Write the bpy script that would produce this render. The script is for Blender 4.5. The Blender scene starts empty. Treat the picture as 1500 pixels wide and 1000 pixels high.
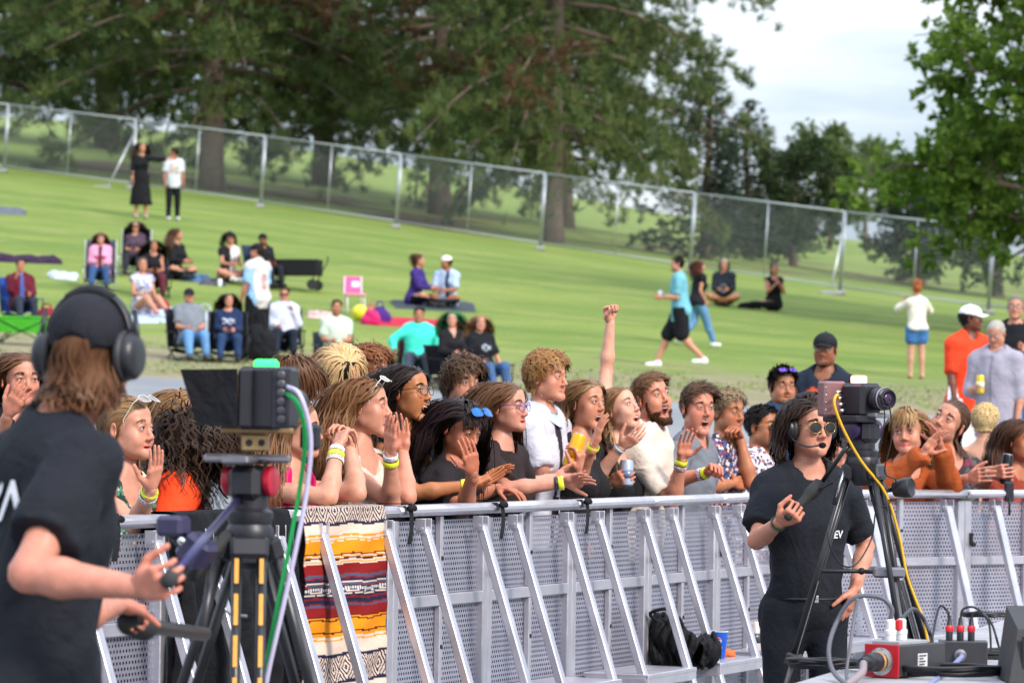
import bpy, math, random, time
import numpy as np
from mathutils import Matrix, Vector
T0 = time.time()
R = math.radians
scene = bpy.context.scene
col = scene.collection
# ---------------------------------------------------------------- camera
FPX = 5900.0                      # focal length in pixels of the 1500 px wide photograph
HC = 1.54                         # camera height
PITCH = math.atan(117.5 / FPX)
ROLL = R(0.8)
_f = np.array([0, math.cos(PITCH), math.sin(PITCH)])
_r0 = np.array([1.0, 0, 0]); _u0 = np.cross(_r0, _f)
CR = math.cos(ROLL) * _r0 + math.sin(ROLL) * _u0
CU = np.cross(CR, _f); CF = _f
CAMP = np.array([0, 0, HC])
def P(px, py, d):
    """world point seen at photograph pixel (px, py), d metres in front of the camera"""
    return CAMP + d * (CF + CR * (px - 750) / FPX + CU * (500 - py) / FPX)
def pix(p):
    v = np.asarray(p) - CAMP; d = v @ CF
    return 750 + FPX * (v @ CR) / d, 500 - FPX * (v @ CU) / d, d
cam_data = bpy.data.cameras.new('camera'); cam = bpy.data.objects.new('camera', cam_data); col.objects.link(cam)
cam.matrix_world = Matrix(((CR[0], CU[0], -CF[0], 0), (CR[1], CU[1], -CF[1], 0), (CR[2], CU[2], -CF[2], HC), (0, 0, 0, 1)))
cam_data.sensor_width = 36; cam_data.lens = 36 * FPX / 1500
cam_data.clip_start = 0.1; cam_data.clip_end = 3000
cam_data.dof.use_dof = True; cam_data.dof.focus_distance = 15.8; cam_data.dof.aperture_fstop = 7.0
scene.camera = cam
# ---------------------------------------------------------------- world, sun, exposure
SUN_EL, SUN_AZ = R(36), R(138)    # azimuth clockwise from +Y (away from the camera)
world = bpy.data.worlds.new('World'); scene.world = world; world.use_nodes = True
nt = world.node_tree; nt.nodes.clear()
def N(nt, typ, **kw):
    n = nt.nodes.new(typ)
    for k, v in kw.items():
        if k.startswith('i_'): n.inputs[k[2:].replace('_', ' ')].default_value = v
        else: setattr(n, k, v)
    return n
wo = N(nt, 'ShaderNodeOutputWorld'); bg = N(nt, 'ShaderNodeBackground'); bg.inputs[1].default_value = 0.105
sky = N(nt, 'ShaderNodeTexSky', sky_type='NISHITA', sun_disc=False, sun_elevation=SUN_EL, sun_rotation=SUN_AZ)
tc = N(nt, 'ShaderNodeTexCoord')
mp = N(nt, 'ShaderNodeMapping'); mp.inputs['Scale'].default_value = (5, 5, 26); mp.inputs['Location'].default_value = (0.3, 0.1, 0.62)
nz = N(nt, 'ShaderNodeTexNoise', i_Scale=1.0, i_Detail=5.0, i_Roughness=0.55)
rp = N(nt, 'ShaderNodeValToRGB')
rp.color_ramp.elements[0].position = 0.40; rp.color_ramp.elements[0].color = (1.62, 2.0, 2.6, 1)
rp.color_ramp.elements[1].position = 0.62; rp.color_ramp.elements[1].color = (3.7, 3.9, 4.2, 1)
mx = N(nt, 'ShaderNodeMix', data_type='RGBA'); mx.inputs[0].default_value = 0.86
L = nt.links.new
L(tc.outputs['Generated'], mp.inputs[0]); L(mp.outputs[0], nz.inputs['Vector']); L(nz.outputs['Fac'], rp.inputs[0])
sz = N(nt, 'ShaderNodeSeparateXYZ'); L(tc.outputs['Generated'], sz.inputs[0])
zr = N(nt, 'ShaderNodeMapRange'); zr.inputs['To Min'].default_value = .82; zr.inputs['To Max'].default_value = 2.7; L(sz.outputs[2], zr.inputs['Value'])   # an overcast sky is brightest overhead
zm = N(nt, 'ShaderNodeMix', data_type='RGBA', blend_type='MULTIPLY'); zm.inputs[0].default_value = 1; L(rp.outputs[0], zm.inputs[6]); L(zr.outputs[0], zm.inputs[7])
L(sky.outputs[0], mx.inputs[6]); L(zm.outputs[2], mx.inputs[7]); L(mx.outputs[2], bg.inputs[0]); L(bg.outputs[0], wo.inputs[0])
sun_d = bpy.data.lights.new('sun', 'SUN'); sun = bpy.data.objects.new('sun', sun_d); col.objects.link(sun)
sun_d.energy = 1.5; sun_d.angle = R(14); sun_d.color = (1.0, 0.93, 0.85)
_sd = Vector((math.sin(SUN_AZ) * math.cos(SUN_EL), math.cos(SUN_AZ) * math.cos(SUN_EL), math.sin(SUN_EL)))
sun.rotation_euler = (-_sd).to_track_quat('-Z', 'Y').to_euler(); sun.location = _sd * 60
vs = scene.view_settings; vs.view_transform = 'Standard'; vs.look = 'None'; vs.gamma = 1; vs.exposure = 1.5; vs.use_curve_mapping = False
scene.display_settings.display_device = 'sRGB'
scene.cycles.max_bounces = 6; scene.cycles.transparent_max_bounces = 8; scene.cycles.caustics_reflective = False; scene.cycles.caustics_refractive = False
# ---------------------------------------------------------------- helpers
rng = np.random.default_rng(7); random.seed(7)
A = lambda *v: np.array(v, dtype=float)
def nrm(v):
    v = np.asarray(v, float); return v / (np.linalg.norm(v) + 1e-12)
def s2l(c):                                   # '#rrggbb' as seen on a paint chip -> linear
    c = c.lstrip('#'); v = [int(c[i:i + 2], 16) / 255 for i in (0, 2, 4)]
    return tuple((x / 12.92 if x < .04045 else ((x + .055) / 1.055) ** 2.4) for x in v)
def put(o, parent=None, label=None, cat=None, group=None, kind=None):
    col.objects.link(o)
    if parent is not None: o.parent = parent
    if label: o['label'] = label
    if cat: o['category'] = cat
    if group: o['group'] = group
    if kind: o['kind'] = kind
    return o
def thing(name, label, cat, loc=(0, 0, 0), rz=0, group=None):
    o = bpy.data.objects.new(name, None); o.empty_display_size = .1
    o.location = loc; o.rotation_euler = (0, 0, rz)
    return put(o, None, label, cat, group)
def copy_tree(o, parent=None, label=None):
    c = o.copy(); col.objects.link(c); c.parent = parent
    if label: c['label'] = label
    for ch in list(o.children): copy_tree(ch, c)
    return c
def mesh_np(name, V, Q, mats, colors=None, smooth=True, mat_idx=None):
    """numpy mesh: V (n,3), Q list of (m,k) index arrays"""
    me = bpy.data.meshes.new(name)
    V = np.ascontiguousarray(V, np.float32)
    if isinstance(Q, np.ndarray): Q = [Q]
    Q = [q for q in Q if len(q)]
    loops = np.concatenate([q.ravel() for q in Q]).astype(np.int32)
    tot = np.concatenate([np.full(len(q), q.shape[1], np.int32) for q in Q])
    st = np.concatenate([[0], np.cumsum(tot)[:-1]]).astype(np.int32)
    me.vertices.add(len(V)); me.vertices.foreach_set('co', V.ravel())
    me.loops.add(len(loops)); me.loops.foreach_set('vertex_index', loops)
    me.polygons.add(len(tot)); me.polygons.foreach_set('loop_start', st); me.polygons.foreach_set('loop_total', tot)
    me.polygons.foreach_set('use_smooth', np.full(len(tot), smooth))
    if not isinstance(mats, (list, tuple)): mats = [mats]
    for m in mats: me.materials.append(m)
    if mat_idx is not None: me.polygons.foreach_set('material_index', np.asarray(mat_idx, np.int32))
    if colors is not None:
        at = me.attributes.new('col', 'FLOAT_COLOR', 'POINT')
        c = np.ones((len(V), 4), np.float32); c[:, :3] = colors; at.data.foreach_set('color', c.ravel())
    me.update(); me.validate()
    return me
def obj(name, me, parent=None, **kw):
    return put(bpy.data.objects.new(name, me), parent, **kw)
class MB:
    """collects simple shapes into one mesh"""
    def __init__(s): s.V = []; s.F = {3: [], 4: []}; s.n = 0; s.C = []
    def add(s, V, F, c=None):
        V = np.asarray(V, float)
        for f in F:
            f = np.asarray(f)
            if f.ndim == 2 and len(f): s.F.setdefault(f.shape[1], []).append(f + s.n)
        s.V.append(V); s.n += len(V)
        s.C.append(np.broadcast_to(np.array(c if c is not None else (1, 1, 1), float), (len(V), 3)))
        return s
    def box(s, c, size, M=None, c0=None, bev=0.0):
        h = np.array(size) / 2
        if bev > 0:
            b = min(bev, .45 * min(size)); V = []
            for ax in range(3):
                for sg in (-1, 1):
                    a1, a2 = (ax + 1) % 3, (ax + 2) % 3
                    for u, v in ((-1, -1), (1, -1), (1, 1), (-1, 1)):
                        p = np.zeros(3); p[ax] = sg * h[ax]; p[a1] = u * (h[a1] - b); p[a2] = v * (h[a2] - b)
                        V.append(p)
            V = np.array(V); Q = []; T = []
            for ax in range(3):
                for si, sg in enumerate((-1, 1)):
                    o = (ax * 2 + si) * 4; q = [o, o + 1, o + 2, o + 3]
                    Q.append(q if sg > 0 else q[::-1])
            def find(p):
                return int(np.argmin(((V - p) ** 2).sum(1)))
            for ax in range(3):
                a1, a2 = (ax + 1) % 3, (ax + 2) % 3
                for u in (-1, 1):
                    for v in (-1, 1):
                        q = []
                        for e, (w1, w2) in ((-1, (1, 0)), (1, (1, 0)), (1, (0, 1)), (-1, (0, 1))):
                            p = np.zeros(3); p[ax] = e * (h[ax] - b)
                            p[a1] = u * (h[a1] - (0 if w1 else b)); p[a2] = v * (h[a2] - (0 if w2 else b)); q.append(find(p))
                        if u * v < 0: q = q[::-1]
                        Q.append(q)
            for sx in (-1, 1):
                for sy in (-1, 1):
                    for sz in (-1, 1):
                        sg = np.array([sx, sy, sz]); t = []
                        for ax in range(3):
                            p = sg * (h - b); p[ax] = sg[ax] * h[ax]; t.append(find(p))
                        T.append(t if sx * sy * sz > 0 else t[::-1])
            F = []
            for arr in (Q, T):
                o2 = []
                for q in arr:
                    p = V[q]; nn = np.cross(p[1] - p[0], p[2] - p[0])
                    o2.append(q if nn @ p.mean(0) > 0 else q[::-1])
                F.append(np.array(o2))
        else:
            V = np.array([(x, y, z) for x in (-1, 1) for y in (-1, 1) for z in (-1, 1)]) * h
            F = [np.array([(0, 1, 3, 2), (4, 6, 7, 5), (0, 4, 5, 1), (2, 3, 7, 6), (0, 2, 6, 4), (1, 5, 7, 3)])]
        if M is not None: V = V @ np.asarray(M).T
        return s.add(V + np.array(c, float), F, c0)
    def bar(s, a, b, w, t, up=(0, 0, 1), c0=None, bev=0.0):
        """box beam from a to b, w wide (side), t thick (towards up)"""
        a = np.array(a, float); b = np.array(b, float); d = nrm(b - a)
        if abs(d @ np.array(up)) > .98: up = (0, 1, 0)
        x = nrm(np.cross(d, up)); u = np.cross(x, d)
        return s.box((a + b) / 2, (w, np.linalg.norm(b - a), t), np.stack([x, d, u], 1), c0, bev)
    def tube(s, pts, r, n=8, c0=None, cap=True, flat=None):
        V, F = tube_geo(pts, r, n, cap, flat); return s.add(V, F, c0)
    def lathe(s, prof, c=(0, 0, 0), M=None, n=20, c0=None):
        """profile [(radius, height)] turned round +Z"""
        prof = np.array(prof, float); a = np.arange(n) * 2 * math.pi / n
        V = np.stack([prof[:, None, 0] * np.cos(a), prof[:, None, 0] * np.sin(a), np.repeat(prof[:, 1:2], n, 1)], -1).reshape(-1, 3)
        i = np.arange(len(prof) - 1)[:, None] * n; j = np.arange(n)[None]; k = (j + 1) % n
        Q = np.stack([i + j, i + k, i + n + k, i + n + j], -1).reshape(-1, 4)
        F = [Q]
        caps = []
        if prof[0, 0] > 1e-4: caps.append(np.arange(n)[None, ::-1])
        if prof[-1, 0] > 1e-4: caps.append((len(prof) - 1) * n + np.arange(n)[None])
        if caps: F += caps
        if M is not None: V = V @ np.asarray(M).T
        return s.add(V + np.array(c, float), F, c0)
    def ball(s, c, r, n=12, c0=None, M=None):
        t = np.linspace(0, math.pi, max(5, n // 2 + 1)); r = np.broadcast_to(np.array(r, float), (3,))
        V0 = [(max(math.sin(a), 1e-3), -math.cos(a)) for a in t]
        mb = MB().lathe(V0, n=n); V = mb.V[0] * r
        if M is not None: V = V @ np.asarray(M).T
        return s.add(V + np.array(c, float), [np.concatenate(mb.F[4])], c0)
    def mesh(s, name, mat, smooth=True, color=False):
        return mesh_np(name, np.concatenate(s.V), [np.concatenate(f) for f in s.F.values() if f], mat,
                       np.concatenate(s.C) if color else None, smooth)
    def build(s, name, mat, parent=None, smooth=False, color=False, auto=None, **kw):
        me = s.mesh(name, mat, smooth or auto is not None, color)
        if auto is not None: me.set_sharp_from_angle(angle=R(auto))
        return obj(name, me, parent, **kw)
def tube_geo(pts, r, n=8, cap=True, flat=None):
    pts = np.asarray(pts, float); m = len(pts); r = np.broadcast_to(np.asarray(r, float), (m,))
    t = np.gradient(pts, axis=0); t /= np.linalg.norm(t, axis=1, keepdims=True) + 1e-12
    up = np.array([0, 0, 1.0]) if abs(t[0][2]) < .9 else np.array([1.0, 0, 0])
    x = nrm(np.cross(t[0], up)); X = [x]
    for i in range(1, m):
        x = x - t[i] * (x @ t[i]); x = nrm(x); X.append(x)
    X = np.array(X); Y = np.cross(t, X); a = np.arange(n) * 2 * math.pi / n
    fl = 1 if flat is None else flat
    V = (pts[:, None] + r[:, None, None] * (np.cos(a)[None, :, None] * X[:, None] + fl * np.sin(a)[None, :, None] * Y[:, None])).reshape(-1, 3)
    i = np.arange(m - 1)[:, None] * n; j = np.arange(n)[None]; k = (j + 1) % n
    F = [np.stack([i + j, i + k, i + n + k, i + n + j], -1).reshape(-1, 4)]
    if cap: F += [np.stack([np.arange(n)[::-1], (m - 1) * n + np.arange(n)])]
    return V, F
def spline(ctrl, n=24):
    """Catmull-Rom through control points"""
    c = np.asarray(ctrl, float); c = np.vstack([2 * c[0] - c[1], c, 2 * c[-1] - c[-2]]); out = []
    m = len(c) - 3; u = np.linspace(0, m - 1e-6, n)
    i = u.astype(int); t = (u - i)[:, None]
    p0, p1, p2, p3 = c[i], c[i + 1], c[i + 2], c[i + 3]
    return .5 * ((2 * p1) + (-p0 + p2) * t + (2 * p0 - 5 * p1 + 4 * p2 - p3) * t ** 2 + (-p0 + 3 * p1 - 3 * p2 + p3) * t ** 3)
# ---------------------------------------------------------------- materials
MATS = {}
def mat(name, color=(.5, .5, .5), rough=.6, metal=0., var=.12, vscale=20., bump=0., bscale=60., spec=.5, emit=None, estr=0., attr=False, sss=0., coat=0., alpha=1., trans=0., vcol2=None, weave=False, coords='Object', dirt=0.):
    if name in MATS: return MATS[name]
    m = bpy.data.materials.new(name); MATS[name] = m; m.use_nodes = True
    t = m.node_tree; b = t.nodes['Principled BSDF']; L = t.links.new
    b.inputs['Roughness'].default_value = rough; b.inputs['Metallic'].default_value = metal
    b.inputs['Specular IOR Level'].default_value = spec
    if coat: b.inputs['Coat Weight'].default_value = coat
    if trans: b.inputs['Transmission Weight'].default_value = trans
    if alpha < 1: b.inputs['Alpha'].default_value = alpha
    tc = N(t, 'ShaderNodeTexCoord')
    nz = N(t, 'ShaderNodeTexNoise', i_Scale=vscale, i_Detail=4.0, i_Roughness=.6); L(tc.outputs[coords], nz.inputs['Vector'])
    mr = N(t, 'ShaderNodeMapRange'); mr.inputs['From Min'].default_value = .25; mr.inputs['From Max'].default_value = .75
    mr.inputs['To Min'].default_value = 1 - var; mr.inputs['To Max'].default_value = 1 + var
    L(nz.outputs['Fac'], mr.inputs['Value'])
    mul = N(t, 'ShaderNodeMix', data_type='RGBA', blend_type='MULTIPLY'); mul.inputs[0].default_value = 1
    if attr:
        at = N(t, 'ShaderNodeAttribute', attribute_name='col'); L(at.outputs['Color'], mul.inputs[6])
    elif vcol2 is not None:
        n2 = N(t, 'ShaderNodeTexNoise', i_Scale=vscale * .35, i_Detail=5.0, i_Roughness=.6); L(tc.outputs[coords], n2.inputs['Vector'])
        r2 = N(t, 'ShaderNodeMapRange'); r2.inputs['From Min'].default_value = .38; r2.inputs['From Max'].default_value = .62; L(n2.outputs['Fac'], r2.inputs['Value'])
        mm = N(t, 'ShaderNodeMix', data_type='RGBA'); mm.inputs[6].default_value = (*color, 1); mm.inputs[7].default_value = (*vcol2, 1)
        L(r2.outputs[0], mm.inputs[0]); L(mm.outputs[2], mul.inputs[6])
    else: mul.inputs[6].default_value = (*color, 1)
    L(mr.outputs[0], mul.inputs[7]); L(mul.outputs[2], b.inputs['Base Color'])
    if dirt:
        rr = N(t, 'ShaderNodeMapRange'); rr.inputs['To Min'].default_value = max(0, rough - dirt); rr.inputs['To Max'].default_value = rough + dirt
        L(nz.outputs['Fac'], rr.inputs['Value']); L(rr.outputs[0], b.inputs['Roughness'])
    if sss:
        b.inputs['Subsurface Weight'].default_value = sss; b.inputs['Subsurface Radius'].default_value = (.012, .005, .003); b.inputs['Subsurface Scale'].default_value = 1.
    if bump:
        bn = N(t, 'ShaderNodeTexNoise', i_Scale=bscale, i_Detail=3.0); L(tc.outputs[coords], bn.inputs['Vector'])
        bp = N(t, 'ShaderNodeBump', i_Strength=1.0); bp.inputs['Distance'].default_value = bump
        L(bn.outputs['Fac'], bp.inputs['Height']); L(bp.outputs[0], b.inputs['Normal'])
    if emit is not None:
        b.inputs['Emission Color'].default_value = (*emit, 1); b.inputs['Emission Strength'].default_value = estr
    return m
def folds(m, dist=.016, sc=6.5):
    """broad soft creases on top of a cloth's fine grain"""
    t = m.node_tree; b = t.nodes['Principled BSDF']; L = t.links.new
    tc = N(t, 'ShaderNodeTexCoord'); nz = N(t, 'ShaderNodeTexNoise', i_Scale=sc, i_Detail=2.5, i_Roughness=.45, i_Distortion=1.6); L(tc.outputs['Object'], nz.inputs['Vector'])
    bp = N(t, 'ShaderNodeBump', i_Strength=1.0); bp.inputs['Distance'].default_value = dist; L(nz.outputs['Fac'], bp.inputs['Height'])
    if b.inputs['Normal'].is_linked: L(b.inputs['Normal'].links[0].from_socket, bp.inputs['Normal'])
    L(bp.outputs[0], b.inputs['Normal']); return m
def floral(name, base, cols, scale=28., size=.42, rough=.8):
    """printed cloth: scattered flower flecks in a few colours on a base"""
    if name in MATS: return MATS[name]
    m = mat(name, base, rough, bump=.002, bscale=40); t = m.node_tree; b = t.nodes['Principled BSDF']; L = t.links.new
    tc = N(t, 'ShaderNodeTexCoord'); prev = None
    for i, c in enumerate(cols):
        mp = N(t, 'ShaderNodeMapping'); mp.inputs['Location'].default_value = (i * 3.3, i * 1.7, i * .9); L(tc.outputs['Object'], mp.inputs[0])
        nz = N(t, 'ShaderNodeTexNoise', i_Scale=scale * 1.4, i_Detail=2.0); L(mp.outputs[0], nz.inputs['Vector'])
        ad = N(t, 'ShaderNodeVectorMath', operation='MULTIPLY_ADD'); ad.inputs[1].default_value = (.022,) * 3; L(nz.outputs['Color'], ad.inputs[0]); L(mp.outputs[0], ad.inputs[2])
        v = N(t, 'ShaderNodeTexVoronoi', i_Scale=scale * (1 + .25 * i)); L(ad.outputs[0], v.inputs['Vector'])
        lt = N(t, 'ShaderNodeMath', operation='LESS_THAN'); lt.inputs[1].default_value = size; L(v.outputs['Distance'], lt.inputs[0])
        mm = N(t, 'ShaderNodeMix', data_type='RGBA'); L(lt.outputs[0], mm.inputs[0]); mm.inputs[7].default_value = (*c, 1)
        if prev is None: mm.inputs[6].default_value = (*base, 1)
        else: L(prev, mm.inputs[6])
        prev = mm.outputs[2]
    L(prev, b.inputs['Base Color'])
    return folds(m)
def cloth(c, rough=.85, name=None, var=.10):
    if isinstance(c, str): c = s2l(c)
    nm = name or 'cloth_%02x%02x%02x_%d' % (*[int(255 * min(1, x ** .45)) for x in c], int(rough * 10))
    if nm in MATS: return MATS[nm]
    return folds(mat(nm, c, rough, var=var, vscale=9, bump=.003, bscale=60, spec=.22))
    return mat(name or 'cloth_%02x%02x%02x_%d' % (*[int(255 * min(1, x ** .45)) for x in c], int(rough * 10)), c, rough, var=var, vscale=9, bump=.004, bscale=22, spec=.25)
# ---------------------------------------------------------------- signed-distance bodies
def smin(a, b, k):
    if k <= 0: return np.minimum(a, b)
    h = np.maximum(k - np.abs(a - b), 0) / k
    return np.minimum(a, b) - h * h * (k * .25)
class Field:
    def __init__(s): s.p = []
    def cone(s, a, b, ra, rb=None, k=.02, flat=None, fs=1.0, op=1, cap=False):
        a = np.asarray(a, float); b = np.asarray(b, float); rb = ra if rb is None else rb
        s.p.append(('c', a, b, ra, rb, flat, fs, k, op, cap, np.minimum(a - ra, b - rb), np.maximum(a + ra, b + rb))); return s
    def ell(s, c, r, k=.02, M=None, op=1):
        c = np.asarray(c, float); r = np.broadcast_to(np.asarray(r, float), (3,)); e = r.max() if M is not None else r
        s.p.append(('e', c, r, M, k, op, c - e, c + e)); return s
    def plane(s, c, n, k=0.0):                # keep the side the normal points away from
        s.p.append(('p', np.asarray(c, float), nrm(n), k)); return s
    def copy(s):
        f = Field(); f.p = list(s.p); return f
    def one(s, q, X, Y, Z):
        if q[0] == 'c':
            _, a, b, ra, rb, fl, fs, k, op = q[:9]
            d = b - a; L2 = d @ d + 1e-12
            x = X - a[0]; y = Y - a[1]; z = Z - a[2]
            t = np.clip((x * d[0] + y * d[1] + z * d[2]) / L2, 0, 1)
            x = x - t * d[0]; y = y - t * d[1]; z = z - t * d[2]
            q2 = x * x + y * y + z * z
            if fl is not None:
                c = x * fl[0] + y * fl[1] + z * fl[2]; q2 = q2 + (fs * fs - 1) * c * c
            o = np.sqrt(q2) - (ra + t * (rb - ra))
            if q[9]:
                n = d / math.sqrt(L2); o = np.maximum(o, (X - b[0]) * n[0] + (Y - b[1]) * n[1] + (Z - b[2]) * n[2])
            return o, k, op
        if q[0] == 'e':
            _, c, r, M, k, op = q[:6]
            x = X - c[0]; y = Y - c[1]; z = Z - c[2]
            if M is not None:
                x, y, z = M[0][0] * x + M[1][0] * y + M[2][0] * z, M[0][1] * x + M[1][1] * y + M[2][1] * z, M[0][2] * x + M[1][2] * y + M[2][2] * z
            x = x / r[0]; y = y / r[1]; z = z / r[2]
            k0 = np.sqrt(x * x + y * y + z * z) + 1e-9
            k1 = np.sqrt((x / r[0]) ** 2 + (y / r[1]) ** 2 + (z / r[2]) ** 2) + 1e-9
            return k0 * (k0 - 1) / k1, k, op
        _, c, n, k = q
        return (X - c[0]) * n[0] + (Y - c[1]) * n[1] + (Z - c[2]) * n[2], k, 0
    def at(s, p):
        X, Y, Z = p[..., 0], p[..., 1], p[..., 2]; D = np.full(X.shape, 1.0)
        for q in s.p:
            d, k, op = s.one(q, X, Y, Z)
            if op == 1: D = smin(D, d, k)
            elif op == -1: D = -smin(-D, d, k)
            else: D = np.maximum(D, d)
        return D
    def grad(s, p, e=.002):
        g = np.stack([s.at(p + e * np.eye(3)[i]) - s.at(p - e * np.eye(3)[i]) for i in range(3)], -1)
        return g / (np.linalg.norm(g, axis=-1, keepdims=True) + 1e-9)
    def project(s, p, it=3, off=0.):
        for _ in range(it): p = p - (s.at(p) - off)[..., None] * s.grad(p) * .9
        return p
    def mesh(s, h, noise=None, bounds=None, infl=0.0, smooth=0):
        V, Q = s.mesh0(h, noise, bounds, infl)
        for _ in range(smooth):
            a = np.concatenate([Q[:, 0], Q[:, 1], Q[:, 2], Q[:, 3]]); b = np.concatenate([Q[:, 1], Q[:, 2], Q[:, 3], Q[:, 0]])
            n = len(V); acc = np.stack([np.bincount(a, V[b, i], n) + np.bincount(b, V[a, i], n) for i in range(3)], 1)
            ct = (np.bincount(a, minlength=n) + np.bincount(b, minlength=n))[:, None]
            V = np.where(ct > 0, V * .4 + .6 * acc / np.maximum(ct, 1), V)
        return V, Q
    def mesh0(s, h, noise=None, bounds=None, infl=0.0):
        lo = np.min([q[-2] for q in s.p if q[0] != 'p' and q[{'c': 8, 'e': 5}[q[0]]] == 1], 0) - 3 * h - infl
        hi = np.max([q[-1] for q in s.p if q[0] != 'p' and q[{'c': 8, 'e': 5}[q[0]]] == 1], 0) + 3 * h + infl
        if bounds is not None: lo = np.maximum(lo, bounds[0]); hi = np.minimum(hi, bounds[1])
        n = np.ceil((hi - lo) / h).astype(int) + 1
        ax = [(lo[i] + h * np.arange(n[i])).astype(np.float32) for i in range(3)]
        D = np.full(n, .2, np.float32)
        for q in s.p:
            if q[0] == 'p': sl = (slice(None),) * 3
            else:
                k = q[7] if q[0] == 'c' else q[4]; m = k + 3.2 * h
                sl = tuple(slice(max(0, int((q[-2][i] - m - lo[i]) / h)), max(0, int((q[-1][i] + m - lo[i]) / h) + 2)) for i in range(3))
            d, k, op = s.one(q, ax[0][sl[0]][:, None, None], ax[1][sl[1]][None, :, None], ax[2][sl[2]][None, None, :])
            if op == 1: D[sl] = smin(D[sl], d, k)
            elif op == -1: D[sl] = -smin(-D[sl], d, k)
            else: D[sl] = np.maximum(D[sl], d)
        if infl: D = D - infl
        if noise is not None: D += noise(ax[0][:, None, None], ax[1][None, :, None], ax[2][None, None, :])
        return nets(D, lo, h)
_CO = np.array([(i, j, k) for i in (0, 1) for j in (0, 1) for k in (0, 1)])
_ED = [(a, b) for a in range(8) for b in range(a + 1, 8) if np.abs(_CO[a] - _CO[b]).sum() == 1]
def nets(D, lo, h):
    s = (D < 0); u = s.view(np.uint8)
    c = u[:-1] + u[1:]; c = c[:, :-1] + c[:, 1:]; c = c[:, :, :-1] + c[:, :, 1:]
    I = np.argwhere((c > 0) & (c < 8))
    if len(I) == 0: return np.zeros((0, 3)), np.zeros((0, 4), int)
    idx = np.full(c.shape, -1, np.int32); idx[I[:, 0], I[:, 1], I[:, 2]] = np.arange(len(I))
    v = np.stack([D[I[:, 0] + o[0], I[:, 1] + o[1], I[:, 2] + o[2]] for o in _CO], 1)
    acc = np.zeros((len(I), 3)); cnt = np.zeros(len(I))
    for a, b in _ED:
        m = (v[:, a] < 0) != (v[:, b] < 0)
        t = v[m, a] / (v[m, a] - v[m, b])
        acc[m] += _CO[a] + t[:, None] * (_CO[b] - _CO[a]); cnt[m] += 1
    V = lo + h * (I + acc / cnt[:, None])
    Q = []
    for ax in range(3):
        a1, a2 = (ax + 1) % 3, (ax + 2) % 3
        sl0 = [slice(None)] * 3; sl1 = [slice(None)] * 3
        sl0[ax] = slice(0, -1); sl1[ax] = slice(1, None)
        s0, s1 = s[tuple(sl0)], s[tuple(sl1)]
        E = np.argwhere(s0 != s1)
        E = E[(E[:, a1] > 0) & (E[:, a2] > 0) & (E[:, a1] < D.shape[a1] - 1) & (E[:, a2] < D.shape[a2] - 1)]
        inside = s[E[:, 0], E[:, 1], E[:, 2]]
        def g(d1, d2):
            F = E.copy(); F[:, a1] += d1; F[:, a2] += d2; return idx[F[:, 0], F[:, 1], F[:, 2]]
        q = np.stack([g(-1, -1), g(0, -1), g(0, 0), g(-1, 0)], 1)
        q[~inside] = q[~inside][:, ::-1]
        Q.append(q)
    Q = np.concatenate(Q); Q = Q[(Q >= 0).all(1)]
    return V, Q
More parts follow.
